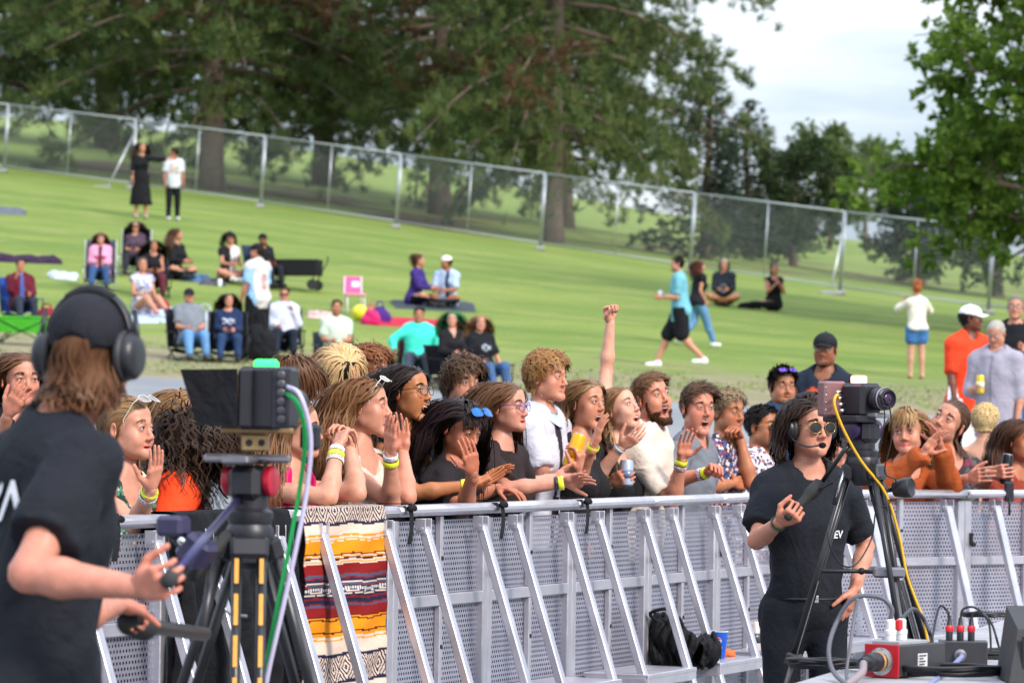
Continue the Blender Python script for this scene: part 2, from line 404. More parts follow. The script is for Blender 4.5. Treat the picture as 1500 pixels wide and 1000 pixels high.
# ---------------------------------------------------------------- people
def frame(th, ph=0., ro=0.):
    """columns: right, forward, up for a heading th (degrees, 0 = picture right, -90 = towards the camera)"""
    th, ph, ro = R(th), R(ph), R(ro)
    f = A(math.cos(th) * math.cos(ph), math.sin(th) * math.cos(ph), math.sin(ph))
    r = nrm(np.cross(f, A(0, 0, 1))); u = np.cross(r, f)
    r2 = math.cos(ro) * r + math.sin(ro) * u; u2 = np.cross(r2, f)
    return np.stack([r2, f, u2], 1)
HOLE = {}
def head_field(g, mouth=0., smile=0., fat=0., nose=1., neck_b=A(0, -.05, -.2), eye=1.):
    """head in its own axes: x to the person's right, y forward, z up; g = 0 man .. 1 woman"""
    F = Field(); j = -.034 * mouth; jy = -.010 * mouth
    F.ell((0, -.016, .03), (.0735, .093, .082), .02)
    F.ell((0, .028, .045), (.058, .056, .05), .03)
    F.ell((0, .032, -.036), (.0550 - .0035 * g + .004 * fat, .0515, .072), .03)
    jw = .049 - .006 * g + .006 * fat
    for sx in (-1, 1):
        F.cone((sx * jw, .0, -.06 + j * .3), (sx * (.016 - .004 * g), .07 + jy, -.094 + j + .005 * g), .0145 + .004 * fat, .0145, .03)
    F.ell((0, .075 + jy, -.096 + j + .004 * g), (.019 - .003 * g, .0135, .0135), .022)
    for sx in (-1, 1):
        F.ell((sx * .041, .0535, -.028), (.0185, .0185, .018), .03); F.ell((sx * (.036 - .003 * g), .036, -.058), (.021, .026, .026), .034)
        if smile: F.ell((sx * .035, .066, -.045), (.014, .014, .013), .02)
        F.cone((0, .083 - .003 * g, .022), (sx * .04, .066, .022), .0105 - .0015 * g, .009, .016)
        F.ell((sx * .0315, .093, .0035), (.0195, .0135, .0115), .012, op=-1)
    F.cone((0, .0795, .012), (0, .1015 + .004 * (nose - 1) - .002 * g, -.029), .0076, .0086 * nose, .014)
    F.ell((0, .1025 + .005 * (nose - 1) - .002 * g, -.034), (.0096 * nose, .0098, .0084), .008)
    for sx in (-1, 1): F.ell((sx * .0118 * nose, .092, -.0385), (.0068, .009, .0064), .008)
    for sx in (-1, 1): F.ell((sx * .006, .0965, -.0458), (.0032, .0048, .003), .002, op=-1)
    for sx in (-1, 1):
        F.ell((sx * .0315, .0735, .001), .0148, .004)
        F.ell((sx * .0315, .092, .0008), (.0138, .0125, .0049 * eye * (1 + .12 * g)), .0015, op=-1)
    w = .0235 + .005 * smile - .004 * mouth; zz = -.0665; cz = .004 * smile
    for sx in (-1, 1):
        F.cone((0, .0885, zz + .0035), (sx * w, .0785, zz + cz + j * .45), .0048 + .0008 * g, .0028, .004)
        F.cone((0, .0875 + jy, zz - .0065 + j), (sx * w, .078, zz + cz + j * .45 - .001), .0056 + .0008 * g, .0028, .004)
    F.ell((0, .086 + jy * .5, zz - .0015 + j * .5), (w * .86, .03, (.0016 + .0185 * mouth)), .002, op=-1)
    for sx in (-1, 1):
        M = np.array(frame(90 - sx * 62, 0, 0)); M = np.array([[0.88, sx * -.42, 0], [sx * .42, .88, 0], [0, -.12, 1]])
        F.ell((sx * .0775, -.012, -.008), (.0075, .0185, .031), .004, M=M.T)
        F.ell((sx * .0845, -.006, -.006), (.0055, .0095, .018), .004, M=M.T, op=-1)
    nr = .0545 - .011 * g + .006 * fat
    F.cone((0, -.022, -.055), neck_b, nr, nr - .002, .028)
    meta = dict(w=w, zz=zz, j=j, jy=jy, cz=cz)
    return F, meta
def hairline_ok(p, shift=0., c=A(0, -.016, .028)):
    a = np.arctan2(np.abs(p[:, 0]), p[:, 1] - c[1])
    z = np.interp(a, [0, .45, .8, 1.1, 1.35, 1.7, 2.2, 3.2], [.077, .07, .05, .02, -.015, -.03, -.062, -.07])
    return p[:, 2] - z - shift
def sstep(x, a, b):
    t = np.clip((x - a) / (b - a), 0, 1); return t * t * (3 - 2 * t)
def paint_head(V, meta, skin, hairc, g, stubble=None, hair_shift=0., bald=False, lip=None, mouth=0., makeup=0., back=0.):
    C = np.tile(np.array(skin, float), (len(V), 1)); x, y, z = V[:, 0], V[:, 1], V[:, 2]
    def mixc(w, c): C[:] = C * (1 - w[:, None]) + np.array(c) * w[:, None]
    s = np.array(skin)
    red = s * A(1.05, .70, .66)
    for sx in (-1, 1): mixc(.45 * np.exp(-((x - sx * .04) ** 2 + (y - .075) ** 2 + (z + .03) ** 2) / .022 ** 2), red)
    mixc(.45 * np.exp(-(x ** 2 + (y - .108) ** 2 + (z + .036) ** 2) / .014 ** 2), red)
    mixc(.5 * sstep(np.abs(x), .074, .082) * (np.abs(y + .01) < .03), red)
    for sx in (-1, 1): mixc(.35 * np.exp(-((x - sx * .0315) ** 2 / .02 ** 2 + (y - .085) ** 2 / .02 ** 2 + (z - .002) ** 2 / .011 ** 2)), s * A(.62, .5, .48))
    if stubble is not None:
        b = sstep(-z, .035, .062) * sstep(y, -.02, .03) * (1 - sstep(-z, .125, .145)); b *= 1 - .7 * np.exp(-((np.abs(x) - .03) ** 2 + (z + .035) ** 2) / .018 ** 2)
        mixc(np.clip(b * stubble[1], 0, 1), stubble[0])
    lp = np.array(lip if lip is not None else s * (A(.90, .50, .50) if g > .5 else A(.85, .56, .54)) + A(.02, 0, .01) * g)
    w, zz, j, jy, cz = (meta[k] for k in ('w', 'zz', 'j', 'jy', 'cz'))
    t = np.clip(np.abs(x) / w, 0, 1)
    for z0, y0 in ((zz + .0035, .0885), (zz - .0065 + j, .0875 + jy)):
        zl = z0 + (zz + cz + j * .45 - z0) * t; yl = y0 + (.0785 - y0) * t
        d = np.sqrt((z - zl) ** 2 + ((y - yl) * .7) ** 2)
        mixc((1 - sstep(d, .0056, .0084)) * (np.abs(x) < w + .003) * .9, lp)
    d = np.sqrt((x / (w * .86)) ** 2 + ((z - (zz - .0015 + j * .5)) / (.0022 + .0185 * mouth)) ** 2)
    mixc((1 - sstep(d, .8, 1.05)) * (y > .03) * (y < .0865 + jy * .5 if mouth < .2 else y < .0835 + jy), (.09, .012, .012))
    if not bald:
        h = sstep(hairline_ok(V, hair_shift), -.006, .006) * (1 - sstep(np.abs(x), .07, .078) * (np.abs(y + .012) < .022) * (np.abs(z + .008) < .032))
        mixc(h, np.array(hairc) * .75)
    return C
_eye = {}
def eye_mesh(iris):
    k = tuple(iris)
    if k in _eye: return _eye[k]
    th = np.array([0, .16, .19, .40, .45, .8, 1.3, 1.9, 2.5, math.pi]); n = 14
    rr = .0131 + .0009 * np.exp(-(th / .35) ** 2)
    V = []; C = []
    for t, r in zip(th, rr):
        for i in range(n):
            a = i * 2 * math.pi / n
            V.append((r * max(math.sin(t), .001) * math.cos(a), r * math.cos(t), r * max(math.sin(t), .001) * math.sin(a)))
            C.append((.005, .005, .005) if t < .18 else (iris if t < .42 else (.5, .46, .44)))
    i = np.arange(len(th) - 1)[:, None] * n; j = np.arange(n)[None]; kk = (j + 1) % n
    Q = np.stack([i + j, i + n + j, i + n + kk, i + kk], -1).reshape(-1, 4)
    _eye[k] = mesh_np('eye', np.array(V), Q, mat('eye_gloss', attr=True, rough=.12, var=0, spec=.6), np.array(C))
    return _eye[k]
def ribbons(paths, normals, w0, w1, colors, name, material, mid=1.0):
    """paths (n,s,3): flat tapered locks lying along the normals"""
    n, s, _ = paths.shape
    t = np.gradient(paths, axis=1); t /= np.linalg.norm(t, axis=2, keepdims=True) + 1e-9
    side = np.cross(t, normals); side /= np.linalg.norm(side, axis=2, keepdims=True) + 1e-9
    u = np.linspace(0, 1, s)
    w = (w0 * (1 - u ** 2.2) + w1 * u ** 2.2)[None, :, None] * np.ones((n, 1, 1)) * .5
    nn = np.cross(side, t)
    V = np.stack([paths - side * w, paths + side * w], 2)           # n,s,2,3
    V = V.reshape(-1, 3)
    i = (np.arange(n)[:, None] * s + np.arange(s - 1)[None]).reshape(-1) * 2
    Q = np.stack([i, i + 1, i + 3, i + 2], 1)
    C = np.repeat(np.repeat(colors[:, None, None, :], s, 1), 2, 2)
    if colors.ndim == 3: C = np.repeat(colors[:, :, None, :], 2, 2)
    me = mesh_np(name, V, Q, material, C.reshape(-1, 3))
    cn = np.repeat(nn * .35 + normals * .65, 2, 1).reshape(-1, 3) if False else np.repeat(normals, 2, 1).reshape(-1, 3)
    if len(V) == len(me.vertices): me.normals_split_custom_set_from_vertices(cn.tolist())
    return me
def hair_mat(): return mat('hair_strands', attr=True, rough=.5, var=.08, vscale=60, spec=.22)
def make_hair(F, M, hc, st, lr, coll, n, seed):
    """st: len, back, part, comb, grav, wave, curl, vol, shift, fringe, colour2 ... returns a mesh in world axes (head matrix M = 3x3), origin at the head centre"""
    r = np.random.default_rng(seed); g = M.T @ A(0, 0, -1)
    n0 = n * 3
    i = np.arange(n0) + .5; ph = np.arccos(1 - 2 * i / n0); th = math.pi * (1 + 5 ** .5) * i
    d = np.stack([np.cos(th) * np.sin(ph), np.sin(th) * np.sin(ph), np.cos(ph)], 1) + r.normal(0, .02, (n0, 3))
    cr = Field(); cr.p = F.p[:3]
    p = A(0, -.016, .028) + d * A(.0735, .093, .082); p = cr.project(p, 2)
    m = hairline_ok(p, st.get('shift', 0.)) + r.normal(0, .004, n0) > 0
    if 'mask' in st: m &= st['mask'](p)
    p = p[m][r.permutation(m.sum())[:n]]; n = len(p)
    nr = cr.grad(p)
    az = np.arctan2(np.abs(p[:, 0]), p[:, 1] + .016) / math.pi            # 0 front .. 1 back
    top = sstep(p[:, 2], .02, .09)
    ln = st['len'] * (1 + st.get('var', .25) * r.normal(0, .5, n))
    if 'side_len' in st: ln = np.where(True, st['side_len'] + (ln - st['side_len']) * sstep(p[:, 2], .015, .065), ln)
    if 'fringe' in st:
        fm = (az < st.get('fringe_w', .22)) & (p[:, 2] > .05); ln = np.where(fm, st['fringe'] * (1 + .15 * r.normal(0, 1, n)), ln)
    ln = np.clip(ln, .006, 1.2)
    S = st.get('seg', 12); dl = ln / (S - 1)
    comb = st.get('comb', 'part'); px = st.get('part', 0.)
    if comb == 'part':
        sg = np.sign(p[:, 0] - px + r.normal(0, .004, n)); c = np.stack([sg * 1.0, -.7 + 0 * sg, -.2 + 0 * sg], 1)
        if 'fringe' in st: c[fm] = A(0, .9, -.2) + np.stack([sg[fm] * st.get('fringe_side', .25), 0 * sg[fm], 0 * sg[fm]], 1)
    elif comb == 'forward': c = np.tile(A(.15, .9, .35), (n, 1))
    elif comb == 'up': c = np.tile(A(.25, .35, .8), (n, 1))
    elif comb == 'back': c = np.tile(A(0, -1., .1), (n, 1))
    elif comb == 'side': c = np.tile(A(-.9, .35, .25), (n, 1))
    elif comb == 'mop':
        c = np.stack([p[:, 0] * 9, (p[:, 1] + .05) * 9, 0 * p[:, 0] - .1], 1)
    elif comb == 'bun': c = nrm_rows(A(*st.get('bun', (0, -.1, .02))) - p)
    c = c + r.normal(0, st.get('mess', .15), c.shape)
    if comb not in ('part', 'bun', 'mop'):                                # sides always fall
        side = 1 - sstep(p[:, 2], .01, .06); c = c * (1 - side[:, None] * .8) + A(0, -.35, -.8) * side[:, None]
    v = nr * st.get('lift', .35) + nrm_rows(c); v = nrm_rows(v)
    lay = r.random(n); off = st.get('vol0', .003) + st.get('vol', .016) * lay * (.5 + .5 * top)
    gs = st.get('grav', .35); P_ = [p]; wv = st.get('wave', 0.); cu = st.get('curl', 0.)
    cell = np.floor((p + 1) / .03).astype(int); ck = (cell @ A(12.9, 78.2, 37.7)); phs = (ck * 43.7) % 6.283 + r.normal(0, .45, n)
    phs2 = (ck * 17.3) % 6.283 + r.normal(0, .5, n)
    q = p.copy()
    for k in range(1, S):
        f = k / (S - 1)
        v = nrm_rows(v * st.get('stiff', 1.) + g * gs * (.4 + f) + r.normal(0, st.get('rand', .05), (n, 3)))
        if comb in ('part', 'back'):                                      # kept off the face
            onf = (q[:, 1] > st.get('tuck', .012)) & (q[:, 2] < .062) & (q[:, 2] > -.16)
            if 'fringe' in st: onf &= ~fm
            v[onf] += A(0, -.75, 0); v = nrm_rows(v)
        q = q + v * dl[:, None]
        sd = coll.at(q); need = off * (1 if comb == 'bun' else min(1, .25 + f * 2)); pen = need - sd; hit = pen > 0
        if hit.any():
            gg = coll.grad(q[hit]); q[hit] += gg * np.minimum(pen[hit], .03)[:, None]
            vv = v[hit]; dn = (vv * gg).sum(1, keepdims=True); v[hit] = nrm_rows(vv - gg * np.minimum(dn, 0))
        if 'stick' in st:
            sd2 = coll.at(q); far_ = sd2 > off
            q = q - coll.grad(q) * (np.where(far_, sd2 - off, 0) * st['stick'])[:, None]
        P_.append(q.copy())
    Pth = np.stack(P_, 1)
    nn = coll.grad(Pth.reshape(-1, 3)).reshape(Pth.shape)
    t = np.linspace(0, 1, S)[None, :, None]; run = ln[:, None, None] * t
    if wv: 
        s1 = np.cross(nn, np.gradient(Pth, axis=1)); s1 /= np.linalg.norm(s1, axis=2, keepdims=True) + 1e-9
        fr = st.get('freq', 55.)
        Pth = Pth + wv * t ** .7 * (s1 * np.sin(run * fr + phs[:, None, None]) + nn * (.6 + .6 * np.sin(run * fr * .9 + phs2[:, None, None])))
    if cu:
        tg = np.gradient(Pth, axis=1); tg /= np.linalg.norm(tg, axis=2, keepdims=True) + 1e-9
        s1 = np.cross(nn, tg); s1 /= np.linalg.norm(s1, axis=2, keepdims=True) + 1e-9
        fr = st.get('cfreq', 160.); Pth = Pth + cu * np.minimum(t * 4, 1) * (s1 * np.sin(run * fr + phs[:, None, None]) + nn * (1 + np.cos(run * fr + phs[:, None, None])))
    c1 = np.array(hc, float); c2 = np.array(st.get('c2', tuple(min(1, x * 1.8 + .01) for x in hc)))
    mixv = np.clip(.62 * ((ck * 7.7) % 1) + .38 * r.random(n), 0, 1)
    C = c1 + (c2 - c1) * (mixv * st.get('mixw', .55))[:, None]
    if 'tip' in st:
        tt = sstep(np.linspace(0, 1, S)[None, :] + .25 * (mixv[:, None] - .5), *st.get('tip_at', (.25, .7)))[..., None]
        C = C[:, None] * (1 - tt) + np.array(st['tip']) * (.75 + .5 * mixv)[:, None, None] * tt
    W = M.T
    return ribbons(Pth @ W, nn @ W, st.get('w0', .0074), st.get('w1', .0034), C, 'hair', hair_mat())
def nrm_rows(v): return v / (np.linalg.norm(v, axis=-1, keepdims=True) + 1e-9)
def hand_geo(w, f, n, right, curl=.25, spread=.07, thumb=.6, size=1., h=.0034, tcurl=.2):
    """one hand mesh at wrist w, fingers along f, palm facing n"""
    f = nrm(f); n = nrm(n - f * (n @ f)); th = np.cross(f, n) * (1 if right else -1); s = size
    F = Field()
    F.cone(w - f * .035 * s, w + f * .015 * s, .0235 * s, .024 * s, .01, flat=n, fs=1.25)
    pc = w + f * .045 * s
    for i in range(4):
        o = (.033 - .0215 * i) * s
        F.cone(w + f * .012 * s + th * o * .55, w + f * (.088 - .004 * abs(i - 1.3)) * s + th * o, .0125 * s, .0112 * s, .012, flat=n, fs=1.05)
    F.ell(w + f * .035 * s + th * .02 * s + n * .008 * s, np.full(3, .019 * s), .015)
    F.ell(w + f * .04 * s - th * .022 * s + n * .006 * s, np.full(3, .015 * s), .015)
    L4 = ((.043, .026, .021), (.047, .03, .022), (.044, .028, .021), (.035, .021, .019))
    for i in range(4):
        cl = curl[i] if isinstance(curl, (list, tuple)) else curl
        o = (.033 - .0215 * i) * s; b = w + f * (.088 - .004 * abs(i - 1.3)) * s + th * o
        a0 = spread * (1.4 - i) * .6; d0 = nrm(f + th * math.tan(a0)); ang = 0.; p = b; rr = .0083 * s
        for j, l in enumerate(L4[i]):
            ang += cl * (1.0, 1.15, .75)[j]
            d = d0 * math.cos(ang) + n * math.sin(ang); q = p + d * l * s
            F.cone(p, q, rr, rr * .9, .0022 if j else .005); p = q; rr *= .9
    b = w + f * .026 * s + th * .03 * s + n * .006 * s
    d1 = nrm(th * math.sin(thumb + .25) + f * math.cos(thumb + .25) + n * (.35 + .5 * tcurl)); d2 = nrm(th * math.sin(thumb * (1 - tcurl)) + f * math.cos(thumb * (1 - tcurl)) + n * (.3 + .9 * tcurl) - th * .5 * tcurl)
    p = b + d1 * .038 * s; q = p + d2 * .032 * s; q2 = q + nrm(d2 + n * .15 * tcurl) * .026 * s
    F.cone(b, p, .014 * s, .0112 * s, .012); F.cone(p, q, .0108 * s, .0098 * s, .004); F.cone(q, q2, .0096 * s, .0078 * s, .003)
    V, Q = F.mesh(h); return V, Q
def wr_noise(amp, sc=1., seed=0):
    r = np.random.default_rng(seed); K = r.normal(0, 1, (7, 3)) * A(26, 26, 20) * sc; phs = r.random(7) * 6.28
    def f(X, Y, Z):
        o = 0
        wx = .012 * np.sin(31 * Z + 17 * X + phs[0]); wz = .014 * np.sin(23 * X - 29 * Y + phs[1])
        for k, p in zip(K, phs): o = o + (1 - 2.0 * np.abs(np.sin(.5 * (k[0] * (X + wx) + k[1] * Y + k[2] * (Z + wz)) + p)) ** .8)
        return (amp / 2.2 * o).astype(np.float32)
    return f
def solve(a, px, py, L, sg):
    """point seen at (px,py) at distance L from a: the nearer (sg<0) or farther (sg>0) one"""
    r = P(px, py, 1.) - CAMP; r = r / (r @ CF); o = a - CAMP
    aa = r @ r; bb = -2 * (r @ o); cc = o @ o - L * L; D = bb * bb - 4 * aa * cc
    t = (-bb + (0 if D < 0 else sg * math.sqrt(D))) / (2 * aa)
    q = CAMP + r * t
    return q
def torso(F, J, g, w, e=0., lo=True, k=.04):
    """chest, waist and hips; e = cloth thickness"""
    N_, u, f, r = J['N'], J['u'], J['f'], J['r']; s = J['s']
    a = lambda du, df=0., dr=0.: N_ - u * du * s + f * df * s + r * dr * s
    cw, ww, hw = (.158, .145, .158) if g < .5 else (.135, .118, .162)
    F.cone(J['SL'], J['SR'], .043 * s + e, None, k)
    F.cone(a(.10), a(.20, .01), (cw - .015) * w * s + e, cw * w * s + e, k, flat=f, fs=1.45)
    F.cone(a(.20, .01), a(.36), cw * w * s + e, ww * w * s + e, k, flat=f, fs=1.4)
    F.cone(a(.36), a(.52), ww * w * s + e, hw * w * s + e, k, flat=f, fs=1.35)
    for S in (J['SL'], J['SR']):
        F.cone(N_ + u * .025 * s, S - u * .0, .04 * s + e * .6, .036 * s + e, k)
        F.ell(S - u * .02 * s - (S - N_) * .04, np.full(3, .05 * s * (1 - .1 * g) + e * .8), .03)
    if g > .5:
        for sx in (-1, 1): F.ell(a(.21, .082, sx * .068), np.full(3, .056 * s + e), .035)
    for sx in (-1, 1): F.ell(a(.55, -.055, sx * .075), np.full(3, .088 * s * w + e), .05)
def limbs_legs(F, J, w, e=0., lo=0., hi=2., k=.03):
    """legs between lo and hi (0 hip, 1 knee, 2 ankle)"""
    s = J['s']
    for sd in 'LR':
        H, K, An = J['H' + sd], J['K' + sd], J['A' + sd]
        if lo < 1:
            h1 = min(hi, 1.); F.cone(H, H + (K - H) * h1, .088 * s * w + e, (.088 + (.06 - .088) * h1) * s * w + e, k)
        if hi > 1:
            h2 = hi - 1; F.cone(K, K + (An - K) * h2, .058 * s + e, (.058 - .02 * h2) * s + e * 1.0, k)
            if hi > 1.5: F.ell(K + (An - K) * .3 - J['f'] * .012, np.array([.05, .05, .09]) * s + e * .8, k)
PEOPLE = {}
def person(name, label, px, d, yaw=-20, pitch=0, tilt=0, byaw=None, lean=8, s=1., g=0., w=1., skin='#c98f74', hair=None, hairc='#3a2718', mouth=0., smile=0., fat=0., nose=1., eye=1., iris=(.05, .025, .012),
           arms=None, shirt=None, legs=None, ground=0., group=None, res=1., face=True, beard=None, stubble=None, brows=1., glasses=None, neck=.0, J=None, seed=None, feet=None, lip=None, shrug=0., teeth=True, ears=None, shoulder_w=1., nup=0., hipfwd=0., shoes='#2a2a2c', hn=1., bald=False):
    """px = head centre (between the ears) in the photograph; all joints are real lengths in metres"""
    seed = seed if seed is not None else (sum(map(ord, label)) % 9999)
    byaw = yaw if byaw is None else byaw
    HCp = P(px[0], px[1], d); M = frame(yaw, pitch, tilt); skin = tuple(np.array(s2l(skin)) * A(.68, .585, .53)) if isinstance(skin, str) else skin
    hairc = s2l(hairc) if isinstance(hairc, str) else hairc
    hs = s * 1.0
    Mb = frame(byaw); f0, r0 = Mb[:, 1], Mb[:, 0]
    u = nrm(A(0, 0, 1) * math.cos(R(lean)) + f0 * math.sin(R(lean))); f = nrm(f0 - u * (f0 @ u)); r = r0
    if J is None: J = {}
    N_ = HCp - A(0, 0, .178) * hs - f0 * (.022 + .04 * math.sin(R(lean)) + neck) * hs + A(0, 0, nup)
    J.update(N=N_, u=u, f=f, r=r, s=s)
    sw = (.17 - .02 * g) * shoulder_w * s
    J['SR'] = N_ + r * sw - u * (.062 - shrug) * s; J['SL'] = N_ - r * sw - u * (.062 - shrug) * s
    base = A(N_[0], N_[1], ground)
    pel = N_ - u * .54 * s
    if 'HL' not in J:
        for sd, sx in (('L', -1), ('R', 1)):
            J['H' + sd] = pel + r * sx * .085 * s
            ft = feet if feet is not None else A(pel[0], pel[1], ground) + f0 * hipfwd
            J['A' + sd] = A(*ft[:2], ground + .085 * s) + r * sx * .12 * s
            mid = (J['H' + sd] + J['A' + sd]) / 2
            J['K' + sd] = mid + f0 * .02
    base = A(*((J['AL'] + J['AR']) / 2)[:2], ground)
    root = thing(name, label, 'person', base, group=group)
    # arms
    UA, FA = (.285 - .015 * g) * s, (.255 - .015 * g) * s
    arms = arms or {}
    HANDS = []
    for sd, sx in (('L', -1), ('R', 1)):
        a = arms.get(sd); S = J['S' + sd]
        if a is None:                                                   # hanging
            E = S - A(0, 0, 1) * UA * .97 + r * sx * .05 + f0 * .03; W = E - A(0, 0, 1) * FA * .97 + f0 * .08 + r * sx * .01
            hd = dict(dir=nrm(W - E), n=-r * sx, curl=.35)
        else:
            if 'S' in a: S = P(*a['S']); J['S' + sd] = S
            if 'E' in a:                                                # elbow / wrist as offsets (right, forward, up) from the shoulder
                E = S + Mb @ nrm(a['E']) * UA; W = E + Mb @ nrm(a['W']) * FA
            else:
                E = solve(S, *a['e'][:2], UA, a['e'][2]); 
                W = solve(E, *a['w'][:2], FA, a['w'][2])
            hd = dict(a.get('hand', {}))
            if 'tip' in hd: hd['dir'] = nrm(solve(W, *hd['tip'][:2], .17, hd['tip'][2]) - W)
            if 'd' in hd: v = hd['d']; hd['dir'] = nrm(CR * v[0] + CU * v[1] - CF * v[2])
            hd.setdefault('dir', nrm(W - E))
            if 'pn' in hd: v = hd['pn']; hd['n'] = nrm(CR * v[0] + CU * v[1] - CF * v[2])
            hd.setdefault('n', -r * sx)
        J['E' + sd], J['W' + sd] = E, W; HANDS.append((sd, W, hd))
        if os_debug and res <= 1.2:
            print('  %-22s %s UA %.2f FA %.2f' % (label[:22], sd, np.linalg.norm(E - J['S' + sd]) / UA, np.linalg.norm(W - E) / FA))
    # ---- skin: one mesh
    VV, QQ, CC, nv = [], [], [], 0
    def addp(V, Q, C):
        nonlocal nv
        VV.append(V - base); QQ.append(Q + nv); CC.append(C); nv += len(V)
    inv = lambda p: (M.T @ (p - HCp)) / hs
    F, meta = head_field(g, mouth, smile, fat, nose, inv(N_ - u * .02), eye)
    hh = .0046 * res if res <= 1.4 else .0105
    V, Q = F.mesh(hh)
    cut = V[:, 2] > inv(N_ + u * .0)[2] - .01
    shift = (hair or {}).get('shift', 0.)
    C = paint_head(V, meta, skin, (hair or {}).get('root', hairc), g, stubble, shift, bald or hair is None, lip, mouth)
    addp(HCp + hs * (V @ M.T), Q, C)
    B = Field()
    nr = (.0545 - .011 * g + .006 * fat) * s
    B.cone(N_ - u * .03, HCp - M[:, 1] * .02 * s - M[:, 2] * .075 * s, nr + .0015, nr - .004, .03)
    torso(B, J, g, w)
    am = 1 - .14 * g + .25 * (w - 1)
    for sd in 'LR':
        S, E, W = J['S' + sd], J['E' + sd], J['W' + sd]
        B.cone(S, S + (E - S) * .5, (.047 * s * am), .045 * s * am, .025); B.cone(S + (E - S) * .5, E, .045 * s * am, .037 * s * am, .02)
        B.cone(E, E + (W - E) * .3, .037 * s * am, .041 * s * am, .02); B.cone(E + (W - E) * .3, W, .041 * s * am, .0245 * s, .02)
    V, Q = B.mesh(.0145 * res if res <= 1.4 else .025, smooth=0)
    BL_ = Field()
    for sx in (-1, 1): BL_.ell(N_ - u * .52 * s + r * sx * .05, np.full(3, .09 * s), .04)
    limbs_legs(BL_, J, w)
    for sd in 'LR':
        An = J['A' + sd]; td = f0 if J.get('toe') is None else J['toe']
        BL_.cone(An - td * .02 - A(0, 0, .04) * s, An + td * .14 * s - A(0, 0, .058) * s, .036 * s, .026 * s, .03)
    V2, Q2 = BL_.mesh(.028 if res <= 1.4 or (legs or {}).get('hi', 2) > 1.2 and (legs or {}).get('kind') != 'none' else .014)
    Q = np.concatenate([Q, Q2 + len(V)]); V = np.concatenate([V, V2])
    sk = np.tile(np.array(skin), (len(V), 1))
    for sd in 'LR':
        dd = np.linalg.norm(V - J['E' + sd], axis=1); ww_ = .35 * np.exp(-(dd / .05) ** 2); sk = sk * (1 - ww_[:, None]) + ww_[:, None] * np.array(skin) * A(1.04, .74, .7)
    addp(V, Q, sk)
    for sd, W, hd in HANDS:
        V, Q = hand_geo(W, hd['dir'], hd['n'], sd == 'R', hd.get('curl', .25), hd.get('spread', .07), hd.get('thumb', .6), s * (.95 - .06 * g) * hd.get('size', 1.), (.0047 * res if arms.get(sd) is not None else .009) if res <= 1.4 else .011, hd.get('tcurl', .2))
        c = np.tile(np.array(skin) * A(1.02, .9, .88), (len(V), 1)); addp(V, Q, c)
        J['hand' + sd] = (W, nrm(hd['dir']), nrm(hd['n'] - nrm(hd['dir']) * (hd['n'] @ nrm(hd['dir']))))
    me = mesh_np('body', np.concatenate(VV), np.concatenate(QQ), mat('skin', attr=True, rough=.46, var=.16, vscale=26, sss=.12, spec=.35, bump=.0006, bscale=160), np.concatenate(CC))
    obj('body', me, root)
    # ---- face pieces
    hp = lambda p: HCp + hs * (M @ np.asarray(p, float)) - base
    if face:
        for sx in (-1, 1):
            e = obj('eye', eye_mesh(iris), root)
            gz = J.get('gaze', (0, 0)); Mg = M @ np.array(Matrix.Rotation(R(gz[0]), 3, 'Z') @ Matrix.Rotation(R(gz[1]), 3, 'X'))
            e.matrix_local = Matrix.Translation(hp((sx * .0315, .0738, .001))) @ Matrix((Mg * hs).tolist()).to_4x4()
        if brows:
            r_ = np.random.default_rng(seed + 5); nb = 60 if res <= 1.4 else 14
            for sx in (-1, 1):
                pa, no, cs = [], [], []
                t = r_.random(nb); x = sx * (.012 + .037 * t); z = .0245 + .0045 * np.sin(t * 2.7) - .004 * t + r_.normal(0, .0012 + .0012 * (1 - t), nb)
                p0 = F.project(np.stack([x, .082 - .25 * (np.abs(x) - .012) ** 1.0, z], 1), 3, .0006)
                dv = np.stack([sx * .0075 + 0 * x, 0 * x, .004 - .0065 * t], 1) * (1 if res <= 1.4 else 2)
                p1 = F.project(p0 + dv, 2, .0014)
                pa.append(np.stack([p0, (p0 + p1) / 2, p1], 1)); no.append(np.repeat(F.grad(p0)[:, None], 3, 1))
                pa = np.concatenate(pa); no = np.concatenate(no)
                bc = np.array(J.get('browc', np.array(hairc) * .7)); cs = np.tile(bc, (len(pa), 1))
                W_ = (M * hs).T
                obj('eyebrow', ribbons(pa @ W_ + (HCp - base), no @ M.T, .0026 * brows * (1 if res <= 1.4 else 2), .001, cs, 'eyebrow', hair_mat()), root)
            if res <= 1.4:
                for sx in (-1, 1):
                    mb = MB(); t = np.linspace(-1, 1, 9); pts = np.stack([sx * .0315 + .0138 * t, .0738 + np.sqrt(np.maximum(.0150 ** 2 - (.0138 * t * .96) ** 2 - .0055 ** 2 * (1 - t * t), 0)), .001 + (.005 * eye * (1 + .12 * g) + .0004) * np.sqrt(np.maximum(1 - t * t, 0)) + .0003], 1)
                    mb.tube([hp(q) for q in pts], .0009 * hs + .0007 * g, 5)
                    mb.build('eyelashes', mat('lash', (.012, .008, .006), .7, var=0), root, smooth=True)
